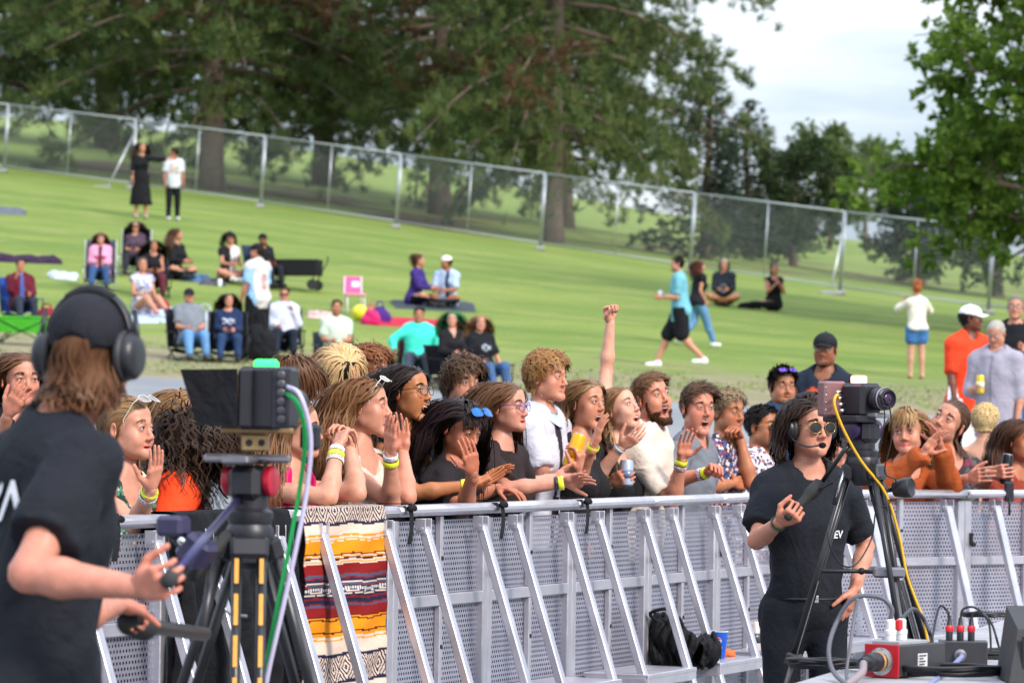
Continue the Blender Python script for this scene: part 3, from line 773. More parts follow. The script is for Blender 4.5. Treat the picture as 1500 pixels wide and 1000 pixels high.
        if mouth > .3 and teeth:
            mb = MB(); zz = meta['zz']; a = np.linspace(-1.05, 1.05, 11)
            wd = meta['w'] * .8
            pts = np.stack([np.sin(a) * wd, .061 + np.cos(a) * .0225 - .0, 0 * a + zz + .0012 - .001 * 0], 1)
            for i in range(10):
                p0, p1 = pts[i], pts[i + 1]; c = (p0 + p1) / 2; t = p1 - p0; hgt = .0085 - .0012 * abs(i - 4.5) / 4.5
                Mx = np.stack([nrm(t), nrm(np.cross(A(0, 0, 1), t)), A(0, 0, 1)], 1)
                mb.box(hp(c - A(0, 0, hgt / 2)), np.array([np.linalg.norm(t) * .97, .004, hgt]) * hs, M @ Mx, bev=.0012)
            mb.build('teeth', mat('tooth', (.72, .68, .6), .3, var=.03), root, smooth=True)
            t_ = MB().ball(hp((0, .066 + meta['jy'], zz - .009 + meta['j'] * .8)), (.015 * hs, .02 * hs, .006 * hs), 12, M=M); t_.build('tongue', mat('tongue_flesh', (.42, .12, .11), .35, var=.1), root, smooth=True)
    # ---- hair
    coll = Field(); coll.p = list(F.p[:3]); coll.cone((0, -.03, -.06), inv(N_), .052, .05, .02)
    T = Field(); torso(T, J, g, w, .02); 
    def tloc(q):
        q = list(q)
        if q[0] == 'c':
            q[1], q[2] = inv(q[1]), inv(q[2]); q[3] /= hs; q[4] /= hs; q[5] = None if q[5] is None else M.T @ q[5]; q[7] /= hs
        else: q[2] = inv(q[2]); q[3] = q[3] / hs; q[5 - 1] /= hs
        q[0:1] = q[0:1]; return tuple(q)
    for q in T.p[:3]: coll.p.append(tloc(q))
    for q in T.p[4:]:
        if q[0] == 'c': coll.p.append(tloc(q))
    if hair:
        for k_, h in enumerate([hair] + hair.get('more', [])):
            st = h; nh = int((1700 if res <= 1.4 else 200) * st.get('n', 1.) * hn)
            if res > 1.4: st = dict(st, w0=st.get('w0', .0075) * 2., w1=.006, seg=min(st.get('seg', 12), 7))
            hm = make_hair(F, M * hs, hairc if k_ == 0 else s2l(h['col']), st, None, coll, nh, seed + k_)
            hm.transform(Matrix.Translation(HCp - base)); obj('hair', hm, root)
    if beard:
        r_ = np.random.default_rng(seed + 9); n = int(beard.get('n', 700)); 
        a = r_.uniform(-1.5, 1.5, n * 3); z = r_.uniform(-.125, beard.get('top', -.02), n * 3)
        p = np.stack([.06 * np.sin(a), .01 + .075 * np.cos(a), z + meta['j'] * sstep(-z, .05, .08)], 1); p = F.project(p, 4)
        w_ = meta['w'] + .004; jz = meta['j']
        inlip = (np.abs(p[:, 0]) < w_) & (p[:, 2] > meta['zz'] - .013 + jz) & (p[:, 2] < meta['zz'] + .0085) & (p[:, 1] > .06)
        chk = p[:, 2] > -.03 - .05 * sstep(p[:, 1], .01, .06) + .012 * (np.abs(p[:, 0]) < .018) * (p[:, 1] > .08) * 2.2
        if beard.get('goatee'): chk |= np.abs(p[:, 0]) > .03
        keep = ~inlip & ~chk & (np.abs(p[:, 2]) < .2) & (p[:, 2] < -.047 + .0 * a) | (~inlip & (np.abs(p[:, 0]) > .05) & (p[:, 1] > -.002) & (p[:, 1] < .03) & (not beard.get('goatee')))
        p = p[keep][:n]; gn = F.grad(p); L_ = beard.get('len', .012)
        v = nrm_rows(gn * .5 + A(0, .1, -.8) + r_.normal(0, .3, p.shape)); p1 = p + v * L_ * .5; p2 = p1 + nrm_rows(v + A(0, 0, -.5)) * L_ * .5
        pa = np.stack([p, p1, p2], 1); no = np.repeat(gn[:, None], 3, 1)
        bc = np.array(s2l(beard['col'])); cs = bc * r_.uniform(.6, 1.5, (len(p), 1))
        obj('beard', ribbons(pa @ (M * hs).T + (HCp - base), no @ M.T, .004, .0012, cs, 'beard', hair_mat()), root)
    # ---- clothes
    if shirt: make_shirt(root, base, J, g, w, s, res, seed, **shirt)
    if legs: make_legs(root, base, J, w, s, res, seed, f0, shoes, **legs)
    if glasses: make_glasses(root, hp, M, hs, **glasses)
    J.update(root=root, base=base, M=M, HC=HCp, hs=hs, hp=hp, F=F, head=lambda p: HCp + hs * (M @ np.asarray(p, float)))
    return J
def make_shirt(root, base, J, g, w, s, res, seed, color='#202020', kind='tee', sleeve=.55, hem=.62, e=.012, name=None, material=None, amp=.009, neckr=.072, strap=None, paint=None, collar=None, drop=.0, sl_e=.015, flare=0., vox=1.):
    N_, u, f, r = J['N'], J['u'], J['f'], J['r']; F = Field(); res2 = res if res <= 1.4 else 1.9
    torso(F, J, g, w, e)
    am = 1 - .14 * g
    if sleeve > 0:
        for sd in 'LR':
            S, E, W = J['S' + sd], J['E' + sd], J['W' + sd]
            t = min(sleeve, 1.); F.cone(S, S + (E - S) * t, .047 * s * am + e, .044 * s * am + sl_e, .025, cap=sleeve <= 1)
            if sleeve > 1: F.cone(E, E + (W - E) * (sleeve - 1), .041 * s * am + sl_e * .7, .028 * s + sl_e * .7, .02, cap=True)
    if kind in ('dress', 'skirt'): F.cone(N_ - u * .5 * s, N_ - u * hem * s, .15 * s * w + e, (.19 + flare) * s * w + e, .05, flat=f, fs=1.2)
    elif hem > .6: F.cone(N_ - u * .5 * s, N_ - u * hem * s, .155 * s * w + e, (.165 + flare) * s * w + e, .04, flat=f, fs=1.3)
    if kind == 'tank':
        for sd in 'LR': F.ell(J['S' + sd] + (J['S' + sd] - N_) * .28 - u * .035 * s, np.full(3, (.088 + e * .8) * s), .006, op=-1)
        F.ell(N_ + u * .03 * s + f * .06 * s, np.array([.085, .085, .1]) * s, .006, op=-1)
    elif kind == 'strap':
        for sd in 'LR': F.ell(J['S' + sd] + (J['S' + sd] - N_) * .18 - u * .03 * s, np.full(3, .1 * s), .006, op=-1)
        F.ell(N_ + u * .02 * s + f * .05 * s, np.array([.11, .11, .13]) * s, .006, op=-1)
        F.ell(N_ - u * .02 * s - f * .12 * s, np.array([.11, .11, .13]) * s, .006, op=-1)
    elif kind == 'tube':
        F.plane(N_ - u * .13 * s, u)
    else:
        F.cone(N_ - u * .012 * s + f * (.012 + drop) * s, N_ + u * .12 * s + f * .03 * s, neckr * s, neckr * 1.25 * s, .006, op=-1)
        if drop: F.ell(N_ - u * drop * s + f * .09 * s, np.array([.04, .04, .05 + drop]) * s, .006, op=-1)
    F.plane(N_ - u * hem * s, -u)
    V, Q = F.mesh(.0118 * res2 * vox, wr_noise(amp, 1., seed), smooth=1)
    nm = name or {'tee': 'shirt', 'tank': 'tank_top', 'strap': 'tank_top', 'dress': 'dress', 'tube': 'top'}.get(kind, 'shirt')
    m = material or cloth(color); cols = None
    if paint:
        q = V - N_; loc = np.stack([q @ r, q @ f, q @ u], 1) / s
        cols = paint(loc, np.tile(np.array(s2l(color)), (len(V), 1))); m = MATS.get('painted_cloth') or folds(mat('painted_cloth', attr=True, rough=.85, var=.10, vscale=9, bump=.003, bscale=60, spec=.22))
    obj(nm, mesh_np(nm, V - base, Q, m, cols), root)
    if collar:
        mb = MB(); a = np.linspace(-2.7, 2.7, 19)
        rim = lambda rr, h, fw: np.stack([N_ + r * rr * math.sin(t) * s + f * (rr * math.cos(t) * .95 + .014 + fw * math.cos(t)) * s + u * (h - .05 * max(0, math.cos(t)) ** 2) * s - base for t in a])
        i0, i1, i2 = rim(.066, .035, 0), rim(.07, .062, 0), rim(.098, .012, .012)
        Vc = np.concatenate([i0, i1, i2, i2 - u * .006]); n = len(a); Qc = []
        for k in range(3):
            for j in range(n - 1): Qc.append((k * n + j, k * n + j + 1, (k + 1) * n + j + 1, (k + 1) * n + j))
        mb.add(Vc, [np.array(Qc)]); mb.build('collar', cloth(collar), root, smooth=True)
def make_legs(root, base, J, w, s, res, seed, f0, shoes, color='#22252e', kind='trousers', hi=1.93, e=.014, waist=.48, material=None, shoe_on=True, vox=1.):
    u, N_ = J['u'], J['N']; F = Field(); res2 = res if res <= 1.4 else 2.
    if kind != 'none':
        F.cone(N_ - u * waist * s, N_ - u * .54 * s, .145 * s * w + e * .3, .158 * s * w + e * .5, .04, flat=J['f'], fs=1.36)
        for sx in (-1, 1): F.ell(N_ - u * .55 * s - J['f'] * .055 * s + J['r'] * sx * .075 * s, np.full(3, .088 * s * w + e * .5), .05)
        limbs_legs(F, J, w, e, 0, hi, .018)
        if hi < 1.2:
            for sd in 'LR':
                H, K = J['H' + sd], J['K' + sd]; F.cone(H, H + (K - H) * hi, .09 * s * w + e, .085 * s * w + e, .03)
        F.plane(N_ - u * waist * s, u)
        V, Q = F.mesh(.029 * vox if res <= 1.4 else .022, wr_noise(.005, .8, seed + 3), smooth=1)
        nm = 'shorts' if hi < 1.2 else kind
        obj(nm, mesh_np(nm, V - base, Q, material or cloth(color)), root)
    if shoes and shoe_on:
        td = f0 if J.get('toe') is None else J['toe']
        for sd in 'LR':
            An = J['A' + sd]; tt = J.get('toe' + sd, td); F = Field()
            F.cone(An - tt * .035 * s - A(0, 0, .045) * s, An + tt * .15 * s - A(0, 0, .052) * s, .046 * s, .038 * s, .02)
            F.cone(An - tt * .01, An - A(0, 0, .05) * s, .046 * s, .05 * s, .02)
            F.plane(A(0, 0, An[2] - .085 * s), A(0, 0, -1)); F.plane(An + A(0, 0, .022), A(0, 0, 1))
            V, Q = F.mesh(.024 if res <= 1.4 else .017)
            if len(V): obj('shoe', mesh_np('shoe', V - base, Q, cloth(shoes, .7)), root)
def make_glasses(root, hp, M, hs, kind='round', frame_c='#1a1a1c', lens=None, up=0., name='glasses', size=1., thick=.0014, metal=False):
    """up = 0 worn, 1 pushed up on the hair"""
    def q(p):
        p = np.asarray(p, float)
        if up:
            a = .95; c, s_ = math.cos(a), math.sin(a); y, z = p[1] - .0, p[2] - .03
            y, z = y * c - z * s_, y * s_ + z * c; p = A(p[0] * 1.02, y + .012, z + .045)
        return hp(p)
    mb = MB(); lens_mb = [MB(), MB()]; n = 20; rx, rz = (.0215 * size, .0185 * size) if kind == 'round' else ((.026 * size, .02 * size) if kind == 'big' else (.024 * size, .016 * size))
    for sx in (-1, 1):
        a = np.arange(n + 1) * 2 * math.pi / n; cx = .0325 * (.9 + .1 * size)
        ex = 2.0 if kind == 'round' else 2.9
        X = np.sign(np.cos(a)) * np.abs(np.cos(a)) ** (2 / ex) * rx; Z = np.sign(np.sin(a)) * np.abs(np.sin(a)) ** (2 / ex) * rz
        pts = np.stack([sx * cx + X, .1005 - .22 * np.maximum(np.abs(sx * cx + X) - .03, 0) + 0 * a - .0005, Z - .002], 1)
        mb.tube([q(p) for p in pts], thick * hs, 6, cap=False)
        ctr = q(pts[:-1].mean(0) + A(0, .0025, 0)); Vl = np.array([q(p) for p in pts[:-1]] + [ctr])
        lens_mb[sx > 0].add(Vl, [np.array([(i, (i + 1) % n, n) for i in range(n)])])
        mb.tube([q((sx * (cx + rx), .0965 - .22 * max(cx + rx - .03, 0) + .0035, .006)), q((sx * .073, .07, .008)), q((sx * .0775, .0, .006)), q((sx * .077, -.018, -.012))], thick * hs * 1.1, 6)
    mb.tube([q((-.0115, .1, .002)), q((0, .1035, .005)), q((.0115, .1, .002))], thick * hs, 6)
    g_ = mb.build(name, mat('frame_' + frame_c.strip('#'), s2l(frame_c), .25 if not metal else .2, 1. if metal else 0., var=.02), root, smooth=True)
    if lens == 'clear': lm = mat('clear_lens', (.9, .95, 1), .03, var=0, alpha=.06, spec=.5)
    else: lm = mat('lens_' + lens.strip('#'), s2l(lens), .06, .0 if lens in ('#08080a', '#101014') else .85, var=.02, spec=.7)
    for l_ in lens_mb: l_.build('lens', lm, g_, smooth=True)
def band(J, sd, t, colr, wd=.018, name='wristband', rough=.4, text=None, e=.0035, tcol='#303a60', material=None):
    """a wristband round the forearm, t = 0 at the wrist towards the elbow (metres)"""
    W, E = J['W' + sd], J['E' + sd]; d = nrm(E - W); c = W + d * t; s = J['s']
    rad = (.0245 + (.041 - .0245) * min(1, t / (.18 * s))) * s * 1.0 + e
    x = nrm(np.cross(d, CF)); y = np.cross(d, x); M_ = np.stack([x, y, d], 1)
    mb = MB(); mb.lathe([(rad, -wd / 2), (rad + .001, -wd / 2 + .001), (rad + .001, wd / 2 - .001), (rad, wd / 2), (rad - .002, wd / 2), (rad - .002, -wd / 2), (rad, -wd / 2)], c - J['base'], M_, 20)
    b = mb.build(name, material or mat('band_' + colr.strip('#'), s2l(colr), rough, var=.05), J['root'], smooth=True)
    if text:
        # letters bent round the band on the side towards the camera
        tw = nrm(-CF - d * (-CF @ d)); tx = nrm(np.cross(-d if d @ CU < 0 else d, tw))
        up = np.cross(tw, tx)
        V, F_ = text_geo(text, wd * .8)
        ang = V[:, 0] / rad
        PV = c + rad * 1.0 * (np.sin(ang)[:, None] * tx + np.cos(ang)[:, None] * tw) + V[:, 1:2] * up + (np.sin(ang)[:, None] * tx + np.cos(ang)[:, None] * tw) * .0018
        m2 = MB().add(PV - J['base'], F_); m2.build('lettering', mat('ink_' + tcol.strip('#'), s2l(tcol), .6, var=0), b)
    return b
def text_geo(txt, size, shear=0., fat=0.):
    cu = bpy.data.curves.new('t', 'FONT'); cu.body = txt; cu.size = size; cu.align_x = 'CENTER'; cu.align_y = 'CENTER'; cu.shear = shear; cu.offset = fat; cu.resolution_u = 3
    o = bpy.data.objects.new('t', cu); col.objects.link(o); dg = bpy.context.evaluated_depsgraph_get(); me = bpy.data.meshes.new_from_object(o.evaluated_get(dg))
    V = np.zeros(len(me.vertices) * 3, np.float32); me.vertices.foreach_get('co', V); V = V.reshape(-1, 3).astype(float)
    by = {}
    for p in me.polygons: by.setdefault(len(p.vertices), []).append(tuple(p.vertices))
    bpy.data.objects.remove(o); bpy.data.curves.remove(cu); bpy.data.meshes.remove(me)
    return V, [np.array(f) for f in by.values()]
import os
os_debug = bool(os.environ.get('DBG'))
# ---------------------------------------------------------------- terrain
_ctl = [(90, 266, 115), (370, 309, 111), (570, 342, 108), (783, 362, 104), (990, 388, 101), (1218, 432, 97), (1400, 457, 94),
        (207, 320, 88), (1340, 554, 68), (990, 538, 63), (640, 449, 78), (1135, 455, 80), (1060, 448, 80), (145, 430, 71), (290, 533, 60), (210, 464, 67),
        (380, 488, 64), (230, 546, 51), (1050, 598, 47), (700, 575, 49), (20, 470, 64)]
_pts = [P(*c) for c in _ctl] + [A(x, d, z) for d, z in ((-20, 0), (8, 0), (17, 0), (22, .1), (28, .42), (36, .8)) for x in (-6, 0, 6)] + [P(450, 228, 230), P(750, 262, 215), P(1300, 372, 200)]
_kz = np.array([-20, 16, 24, 36, 48, 56, 64, 74, 86, 100, 116, 150, 190, 235.]); _ks = np.array([0, 24, 60, 100, 230.])
def _hat(y, kn):
    y = np.clip(y, kn[0], kn[-1]); i = np.clip(np.searchsorted(kn, y, 'right') - 1, 0, len(kn) - 2); t = (y - kn[i]) / (kn[i + 1] - kn[i])
    B = np.zeros((len(y), len(kn))); B[np.arange(len(y)), i] = 1 - t; B[np.arange(len(y)), i + 1] += t; return B
def _xe(x): return 26 * np.tanh(np.asarray(x, float) / 26)
_p = np.array(_pts); _Am = np.hstack([_hat(_p[:, 1], _kz), _hat(_p[:, 1], _ks) * _xe(_p[:, 0])[:, None]])
_reg = []
for i in range(1, len(_kz) - 1):
    r_ = np.zeros(_Am.shape[1]); h1, h2 = _kz[i] - _kz[i - 1], _kz[i + 1] - _kz[i]; r_[i - 1] = 1 / h1; r_[i] = -1 / h1 - 1 / h2; r_[i + 1] = 1 / h2; _reg.append(r_ * 9)
for i in range(1, len(_ks) - 1):
    r_ = np.zeros(_Am.shape[1]); o = len(_kz); r_[o + i - 1] = 1; r_[o + i] = -2; r_[o + i + 1] = 1; _reg.append(r_ * 4)
r_ = np.zeros(_Am.shape[1]); r_[len(_kz)] = 30; _reg.append(r_)
_sol = np.linalg.lstsq(np.vstack([_Am] + _reg), np.concatenate([_p[:, 2], np.zeros(len(_reg))]), rcond=None)[0]
_yy = np.arange(-20, 240, 1.0); _zc = _hat(_yy, _kz) @ _sol[:len(_kz)]; _sc = _hat(_yy, _ks) @ _sol[len(_kz):]
_kn = np.exp(-np.linspace(-2, 2, 13) ** 2); _kn /= _kn.sum()
_zs = np.convolve(np.pad(_zc, 6, 'edge'), _kn, 'valid'); _ss = np.convolve(np.pad(_sc, 6, 'edge'), _kn, 'valid')
def ground_z(x, y):
    y = np.asarray(y, float); yc = np.clip(y, -20, 239)
    z = np.interp(yc, _yy, _zs) + np.interp(yc, _yy, _ss) * _xe(x)
    return z - np.maximum(y - 239, 0) * .06 * np.minimum(1, np.maximum(y - 239, 0) / 60)
def on_ground(px, py, d0=18, d1=235):
    """where the line of sight through a pixel meets the ground"""
    ds = np.linspace(d0, d1, 1500); q = CAMP + ds[:, None] * (P(px, py, 1.) - CAMP)
    h = q[:, 2] - ground_z(q[:, 0], q[:, 1]); i = np.argmax(h < 0)
    if h[i] >= 0: i = len(ds) - 1
    q = q[i]; return A(q[0], q[1], ground_z(q[0], q[1])), ds[i]
if os_debug:
    for c, q in zip(_ctl, _p): print('ctl', c, 'resid %.2f' % (ground_z(q[0], q[1]) - q[2]))
def sheet(name, ys, xs, m, dz=0.0, **kw):
    X, Y = np.meshgrid(xs, ys); Z = ground_z(X, Y) + dz
    V = np.stack([X, Y, Z], -1).reshape(-1, 3); n = len(xs)
    i = np.arange(len(ys) - 1)[:, None] * n + np.arange(n - 1)[None]
    Q = np.stack([i, i + 1, i + n + 1, i + n], -1).reshape(-1, 4)
    return obj(name, mesh_np(name, V, Q, m), kind='structure', **kw)
def ground_mat(name, kind):
    m = mat(name, (.1, .1, .1), .9, spec=.2); t = m.node_tree; b = t.nodes['Principled BSDF']; L = t.links.new
    tc = N(t, 'ShaderNodeTexCoord'); sep = N(t, 'ShaderNodeSeparateXYZ'); L(tc.outputs['Object'], sep.inputs[0])
    def noise(sc, det=4., stretch=(1, 1, 1), rough=.6):
        mp = N(t, 'ShaderNodeMapping'); mp.inputs['Scale'].default_value = stretch; L(tc.outputs['Object'], mp.inputs[0])
        n = N(t, 'ShaderNodeTexNoise', i_Scale=sc, i_Detail=det, i_Roughness=rough); L(mp.outputs[0], n.inputs['Vector']); return n.outputs['Fac']
    def ramp(f, a, b_, lo=0, hi=1):
        n = N(t, 'ShaderNodeMapRange'); n.interpolation_type = 'SMOOTHSTEP'; n.inputs['From Min'].default_value = a; n.inputs['From Max'].default_value = b_; n.inputs['To Min'].default_value = lo; n.inputs['To Max'].default_value = hi; L(f, n.inputs['Value']); return n.outputs[0]
    def mix(f, a, b_):
        n = N(t, 'ShaderNodeMix', data_type='RGBA'); L(f, n.inputs[0])
        for k, v in ((6, a), (7, b_)):
            if isinstance(v, tuple): n.inputs[k].default_value = (*v, 1)
            else: L(v, n.inputs[k])
        return n.outputs[2]
    def add(a, b_, op='ADD', s=1.):
        n = N(t, 'ShaderNodeMath', operation=op); L(a, n.inputs[0])
        if isinstance(b_, float): n.inputs[1].default_value = b_
        else: L(b_, n.inputs[1])
        return n.outputs[0]
    if kind == 'grass':
        c = mix(ramp(noise(.55, 5, (.18, 1, 1)), .35, .66), GRASS_A, GRASS_B)             # mown bands running along the slope
        c = mix(ramp(noise(1.6, 4, (.35, 1, 1)), .5, .72, 0, .75), c, GRASS_C)             # dry, yellowed grass
        c = mix(ramp(noise(9., 3), .45, .75, 0, .6), c, GRASS_D)
        yd = add(sep.outputs[1], add(noise(.5, 5), 14., 'MULTIPLY'), 'ADD')
        worn = ramp(yd, 72.5, 63.5)
        c = mix(worn, c, mix(ramp(noise(2.5, 5, (.4, 1, 1)), .4, .65), DIRT_A, DIRT_B))
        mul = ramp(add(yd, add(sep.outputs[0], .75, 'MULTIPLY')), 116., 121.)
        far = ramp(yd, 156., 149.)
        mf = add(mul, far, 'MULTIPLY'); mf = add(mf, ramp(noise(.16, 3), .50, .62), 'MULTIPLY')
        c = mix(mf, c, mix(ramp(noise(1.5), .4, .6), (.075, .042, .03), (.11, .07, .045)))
    else:
        c = mix(ramp(noise(.4, 5), .35, .65), (.19, .20, .215), (.25, .255, .26))
        c = mix(ramp(noise(40., 3), .4, .7, 0, .5), c, (.16, .165, .175))
    L(c, b.inputs['Base Color'])
    bn = N(t, 'ShaderNodeTexNoise', i_Scale=14., i_Detail=4.0); L(tc.outputs['Object'], bn.inputs['Vector'])
    bp = N(t, 'ShaderNodeBump', i_Strength=.8); bp.inputs['Distance'].default_value = .05 if kind == 'grass' else .004; L(bn.outputs['Fac'], bp.inputs['Height']); L(bp.outputs[0], b.inputs['Normal'])
    return m
GRASS_A, GRASS_B, GRASS_C, GRASS_D = (.115, .18, .030), (.185, .24, .048), (.30, .29, .10), (.105, .16, .034)
DIRT_A, DIRT_B = (.27, .215, .145), (.17, .18, .08)
_xs = np.unique(np.concatenate([np.linspace(-30, 30, 81), np.linspace(-140, 140, 41), np.linspace(-900, 900, 31)]))
sheet('pavement', np.concatenate([[-300, -100], np.linspace(-20, 52., 42)]), _xs, ground_mat('asphalt', 'road'))
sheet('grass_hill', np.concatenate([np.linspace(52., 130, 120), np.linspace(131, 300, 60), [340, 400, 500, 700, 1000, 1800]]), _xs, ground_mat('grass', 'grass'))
# short ragged turf along the worn edge of the lawn
def turf():
    r = np.random.default_rng(3); n = 20000
    x = r.uniform(-11, 13, n); y = 53 + 8 * r.random(n) ** 1.3; cx = np.sin(x * 1.3) + np.sin(y * 1.1 + x * .4) + np.sin(x * 3.1 + 2) * .6
    k = cx + (y - 54) * .25 > .1; x, y = x[k], y[k]; n = len(x); z = ground_z(x, y); h = r.uniform(.02, .06, n); a = r.uniform(0, 6.28, n); w = r.uniform(.008, .02, n)
    b = np.stack([x, y, z - .01], 1); sd = np.stack([np.cos(a), np.sin(a), 0 * a], 1) * w[:, None]
    V = np.stack([b - sd, b + sd, b + np.stack([r.normal(0, .03, n), r.normal(0, .03, n), h], 1)], 1).reshape(-1, 3)
    C = np.repeat(np.array(GRASS_A) * r.uniform(.9, 1.7, (n, 1)) + A(.03, .01, 0) * r.random((n, 1)), 3, 0)
    obj('turf', mesh_np('turf', V, np.arange(n * 3).reshape(-1, 3), mat('turf_blade', attr=True, rough=.8, var=.1), C, False), kind='stuff')
turf()
# ---------------------------------------------------------------- trees
def leaf_mat(name, tr=.35):
    if name in MATS: return MATS[name]
    m = mat(name, attr=True, rough=.65, var=.12, vscale=3, spec=.2); t = m.node_tree; b = t.nodes['Principled BSDF']; L = t.links.new
    tl = N(t, 'ShaderNodeBsdfTranslucent'); src = b.inputs['Base Color'].links[0].from_socket; L(src, tl.inputs[0])
    mx = N(t, 'ShaderNodeMixShader'); mx.inputs[0].default_value = tr; L(b.outputs[0], mx.inputs[1]); L(tl.outputs[0], mx.inputs[2])
    L(mx.outputs[0], t.nodes['Material Output'].inputs[0]); return m
BARK = lambda: mat('bark', (.12, .085, .065), .9, var=.35, vscale=7, bump=.03, bscale=9)
def blades(cent, axis, nper, ln, wd, cols, r, spread=1.0, tri=True):
    """tufts of needle or leaf blades round each centre"""
    n = len(cent); N_ = n * nper
    d = r.normal(0, 1, (N_, 3)); d = nrm_rows(d) * spread + np.repeat(axis, nper, 0); d = nrm_rows(d)
    b = np.repeat(cent, nper, 0) + r.normal(0, ln * .18, (N_, 3))
    L_ = ln * r.uniform(.6, 1.3, (N_, 1)); s = nrm_rows(np.cross(d, r.normal(0, 1, (N_, 3)))) * wd * r.uniform(.7, 1.3, (N_, 1)) * .5
    C = np.repeat(cols, nper, 0) * r.uniform(.75, 1.25, (N_, 1))
    if tri:
        V = np.stack([b - s, b + s, b + d * L_], 1).reshape(-1, 3); F = np.arange(N_ * 3).reshape(-1, 3); C = np.repeat(C, 3, 0)
    else:
        m = b + d * L_ * .5; V = np.stack([b, m + s, b + d * L_, m - s], 1).reshape(-1, 3); F = np.arange(N_ * 4).reshape(-1, 4); C = np.repeat(C, 4, 0)
    return V, F, C
def pine_meshes(seed, H=21., rad=7.5, base=.12, nb=120, dens=1., cone=.45, colA=(.055, .098, .032), colB=(.135, .165, .05), brown=.07, droop=.25, ln=.34, wd=.05, per=20):
    r = np.random.default_rng(seed); tr = MB(); ctrl = [(0, 0, -.4), (.1, .05, H * .3), (-.1, .15, H * .65), (0, 0, H)]
    sp = spline(ctrl, 16); tr.tube(sp, np.interp(np.linspace(0, 1, 16), [0, .03, 1], [.52, .40, .05]) * H / 21, 12)
    limbs = MB(); cent, ax, cols = [], [], []
    for i in range(nb):
        f = base + (1 - base) * ((i + r.random()) / nb) ** 1.05; z = f * H; a = i * 2.4 + r.normal(0, .4)
        R_ = rad * (1 - ((f - base) / (1 - base)) ** (1 / cone) * .93) * r.uniform(.6, 1.1)
        if f < base + .08: R_ *= .8
        dirn = A(math.cos(a), math.sin(a), 0); up0 = .35 * f + r.normal(0, .1)
        pts = [A(0, 0, z) + dirn * R_ * t + A(0, 0, R_ * (up0 * t - droop * t * t * (1.4 - f))) + A(*r.normal(0, .12, 3)) * t for t in (0, .33, .66, 1.)]
        sp_ = spline(pts, 9); limbs.tube(sp_, np.linspace(.085, .015, 9) * (1.3 - f * .6), 5)
        nt_ = int(max(4, R_ * 9 * dens)); isb = r.random() < brown
        for k in range(nt_):
            t = .18 + .82 * r.random() ** .7; p = sp_[0] + 0; q = np.array([np.interp(t, np.linspace(0, 1, 9), sp_[:, j]) for j in range(3)])
            side = np.cross(dirn, A(0, 0, 1)) * r.normal(0, .17 * R_ * (1.1 - .5 * t)); c = q + side + A(0, 0, r.normal(.08, .22)) - A(0, 0, 1) * abs(side @ side) ** .5 * .12
            cent.append(c); ax.append(nrm(dirn * .4 + A(0, 0, .7) + nrm(side + 1e-6) * .3))
            cc = np.array(colA) + (np.array(colB) - np.array(colA)) * r.random()
            if isb and r.random() < .75: cc = A(.12, .062, .032) * r.uniform(.7, 1.2)
            cols.append(cc)
    V, F, C = blades(np.array(cent), np.array(ax), per, ln, wd, np.array(cols), r, 1.1)
    return tr.mesh('trunk', BARK()), limbs.mesh('limbs', BARK()), mesh_np('crown', V, F, leaf_mat('needles', .3), C, False)
def broad_meshes(seed, H=12., rad=5., base=.2, colA=(.06, .11, .018), colB=(.12, .20, .03), nleaf=24000, leaf=.16, lw=.09, n1=11, clump=.55, trunk=.28, low=1., els=.9):
    r = np.random.default_rng(seed); tr = MB(); limbs = MB(); cent = []; axx = []
    sp = spline([(0, 0, -.3), (.1, 0, H * .25), (-.1, .1, H * .5), (.05, 0, H * .85)], 14); tr.tube(sp, np.interp(np.linspace(0, 1, 14), [0, .05, 1], [1.25, 1, .18]) * trunk, 12)
    for i in range(n1):
        f = base + (.85 - base) * (i + r.random() * .6) / n1; a = i * 2.4 + r.normal(0, .3); o = A(0, 0, f * H); el = .2 + els * f
        R_ = rad * (1 - .5 * max(0, f - .5) / .5) * (low + (1 - low) * min(1, f / .35)) * r.uniform(.8, 1.1); dirn = A(math.cos(a) * math.cos(el), math.sin(a) * math.cos(el), math.sin(el))
        p1 = o + dirn * R_ * .5 + A(*r.normal(0, .25, 3)); p2 = o + dirn * R_ + A(0, 0, -.04 * R_) + A(*r.normal(0, .3, 3)); s1 = spline([o, p1, p2], 9); limbs.tube(s1, np.linspace(.38, .06, 9) * trunk, 6)
        for k in range(9):
            t = r.uniform(.3, 1); q = np.array([np.interp(t, np.linspace(0, 1, 9), s1[:, j]) for j in range(3)]); d2 = nrm(dirn + A(*r.normal(0, .75, 3))); l2 = R_ * r.uniform(.25, .5)
            e = q + d2 * l2 - A(0, 0, .12 * l2); s2 = spline([q, q + d2 * l2 * .5 + A(0, 0, .05), e], 6); limbs.tube(s2, np.linspace(.1, .02, 6) * trunk * 1.2, 4)
            for m in range(5):
                t2 = r.uniform(.3, 1.05); cent.append(q + (e - q) * t2 + A(*r.normal(0, clump * .55, 3))); axx.append(A(0, 0, -.25) + d2 * .4)
    cent = np.array(cent); per = max(3, nleaf // len(cent)); k = r.random((len(cent), 1)); cols = np.array(colA) + (np.array(colB) - np.array(colA)) * k
    c2 = np.repeat(cent, 4, 0) + r.normal(0, clump * .42, (len(cent) * 4, 3)); cols = np.repeat(cols, 4, 0)
    V, F, C = blades(c2, np.repeat(np.array(axx), 4, 0), max(2, per // 4), leaf, lw, cols, r, 1., tri=False)
    return tr.mesh('trunk', BARK()), limbs.mesh('limbs', BARK()), mesh_np('crown', V, F, leaf_mat('leaves', .4), C, False)
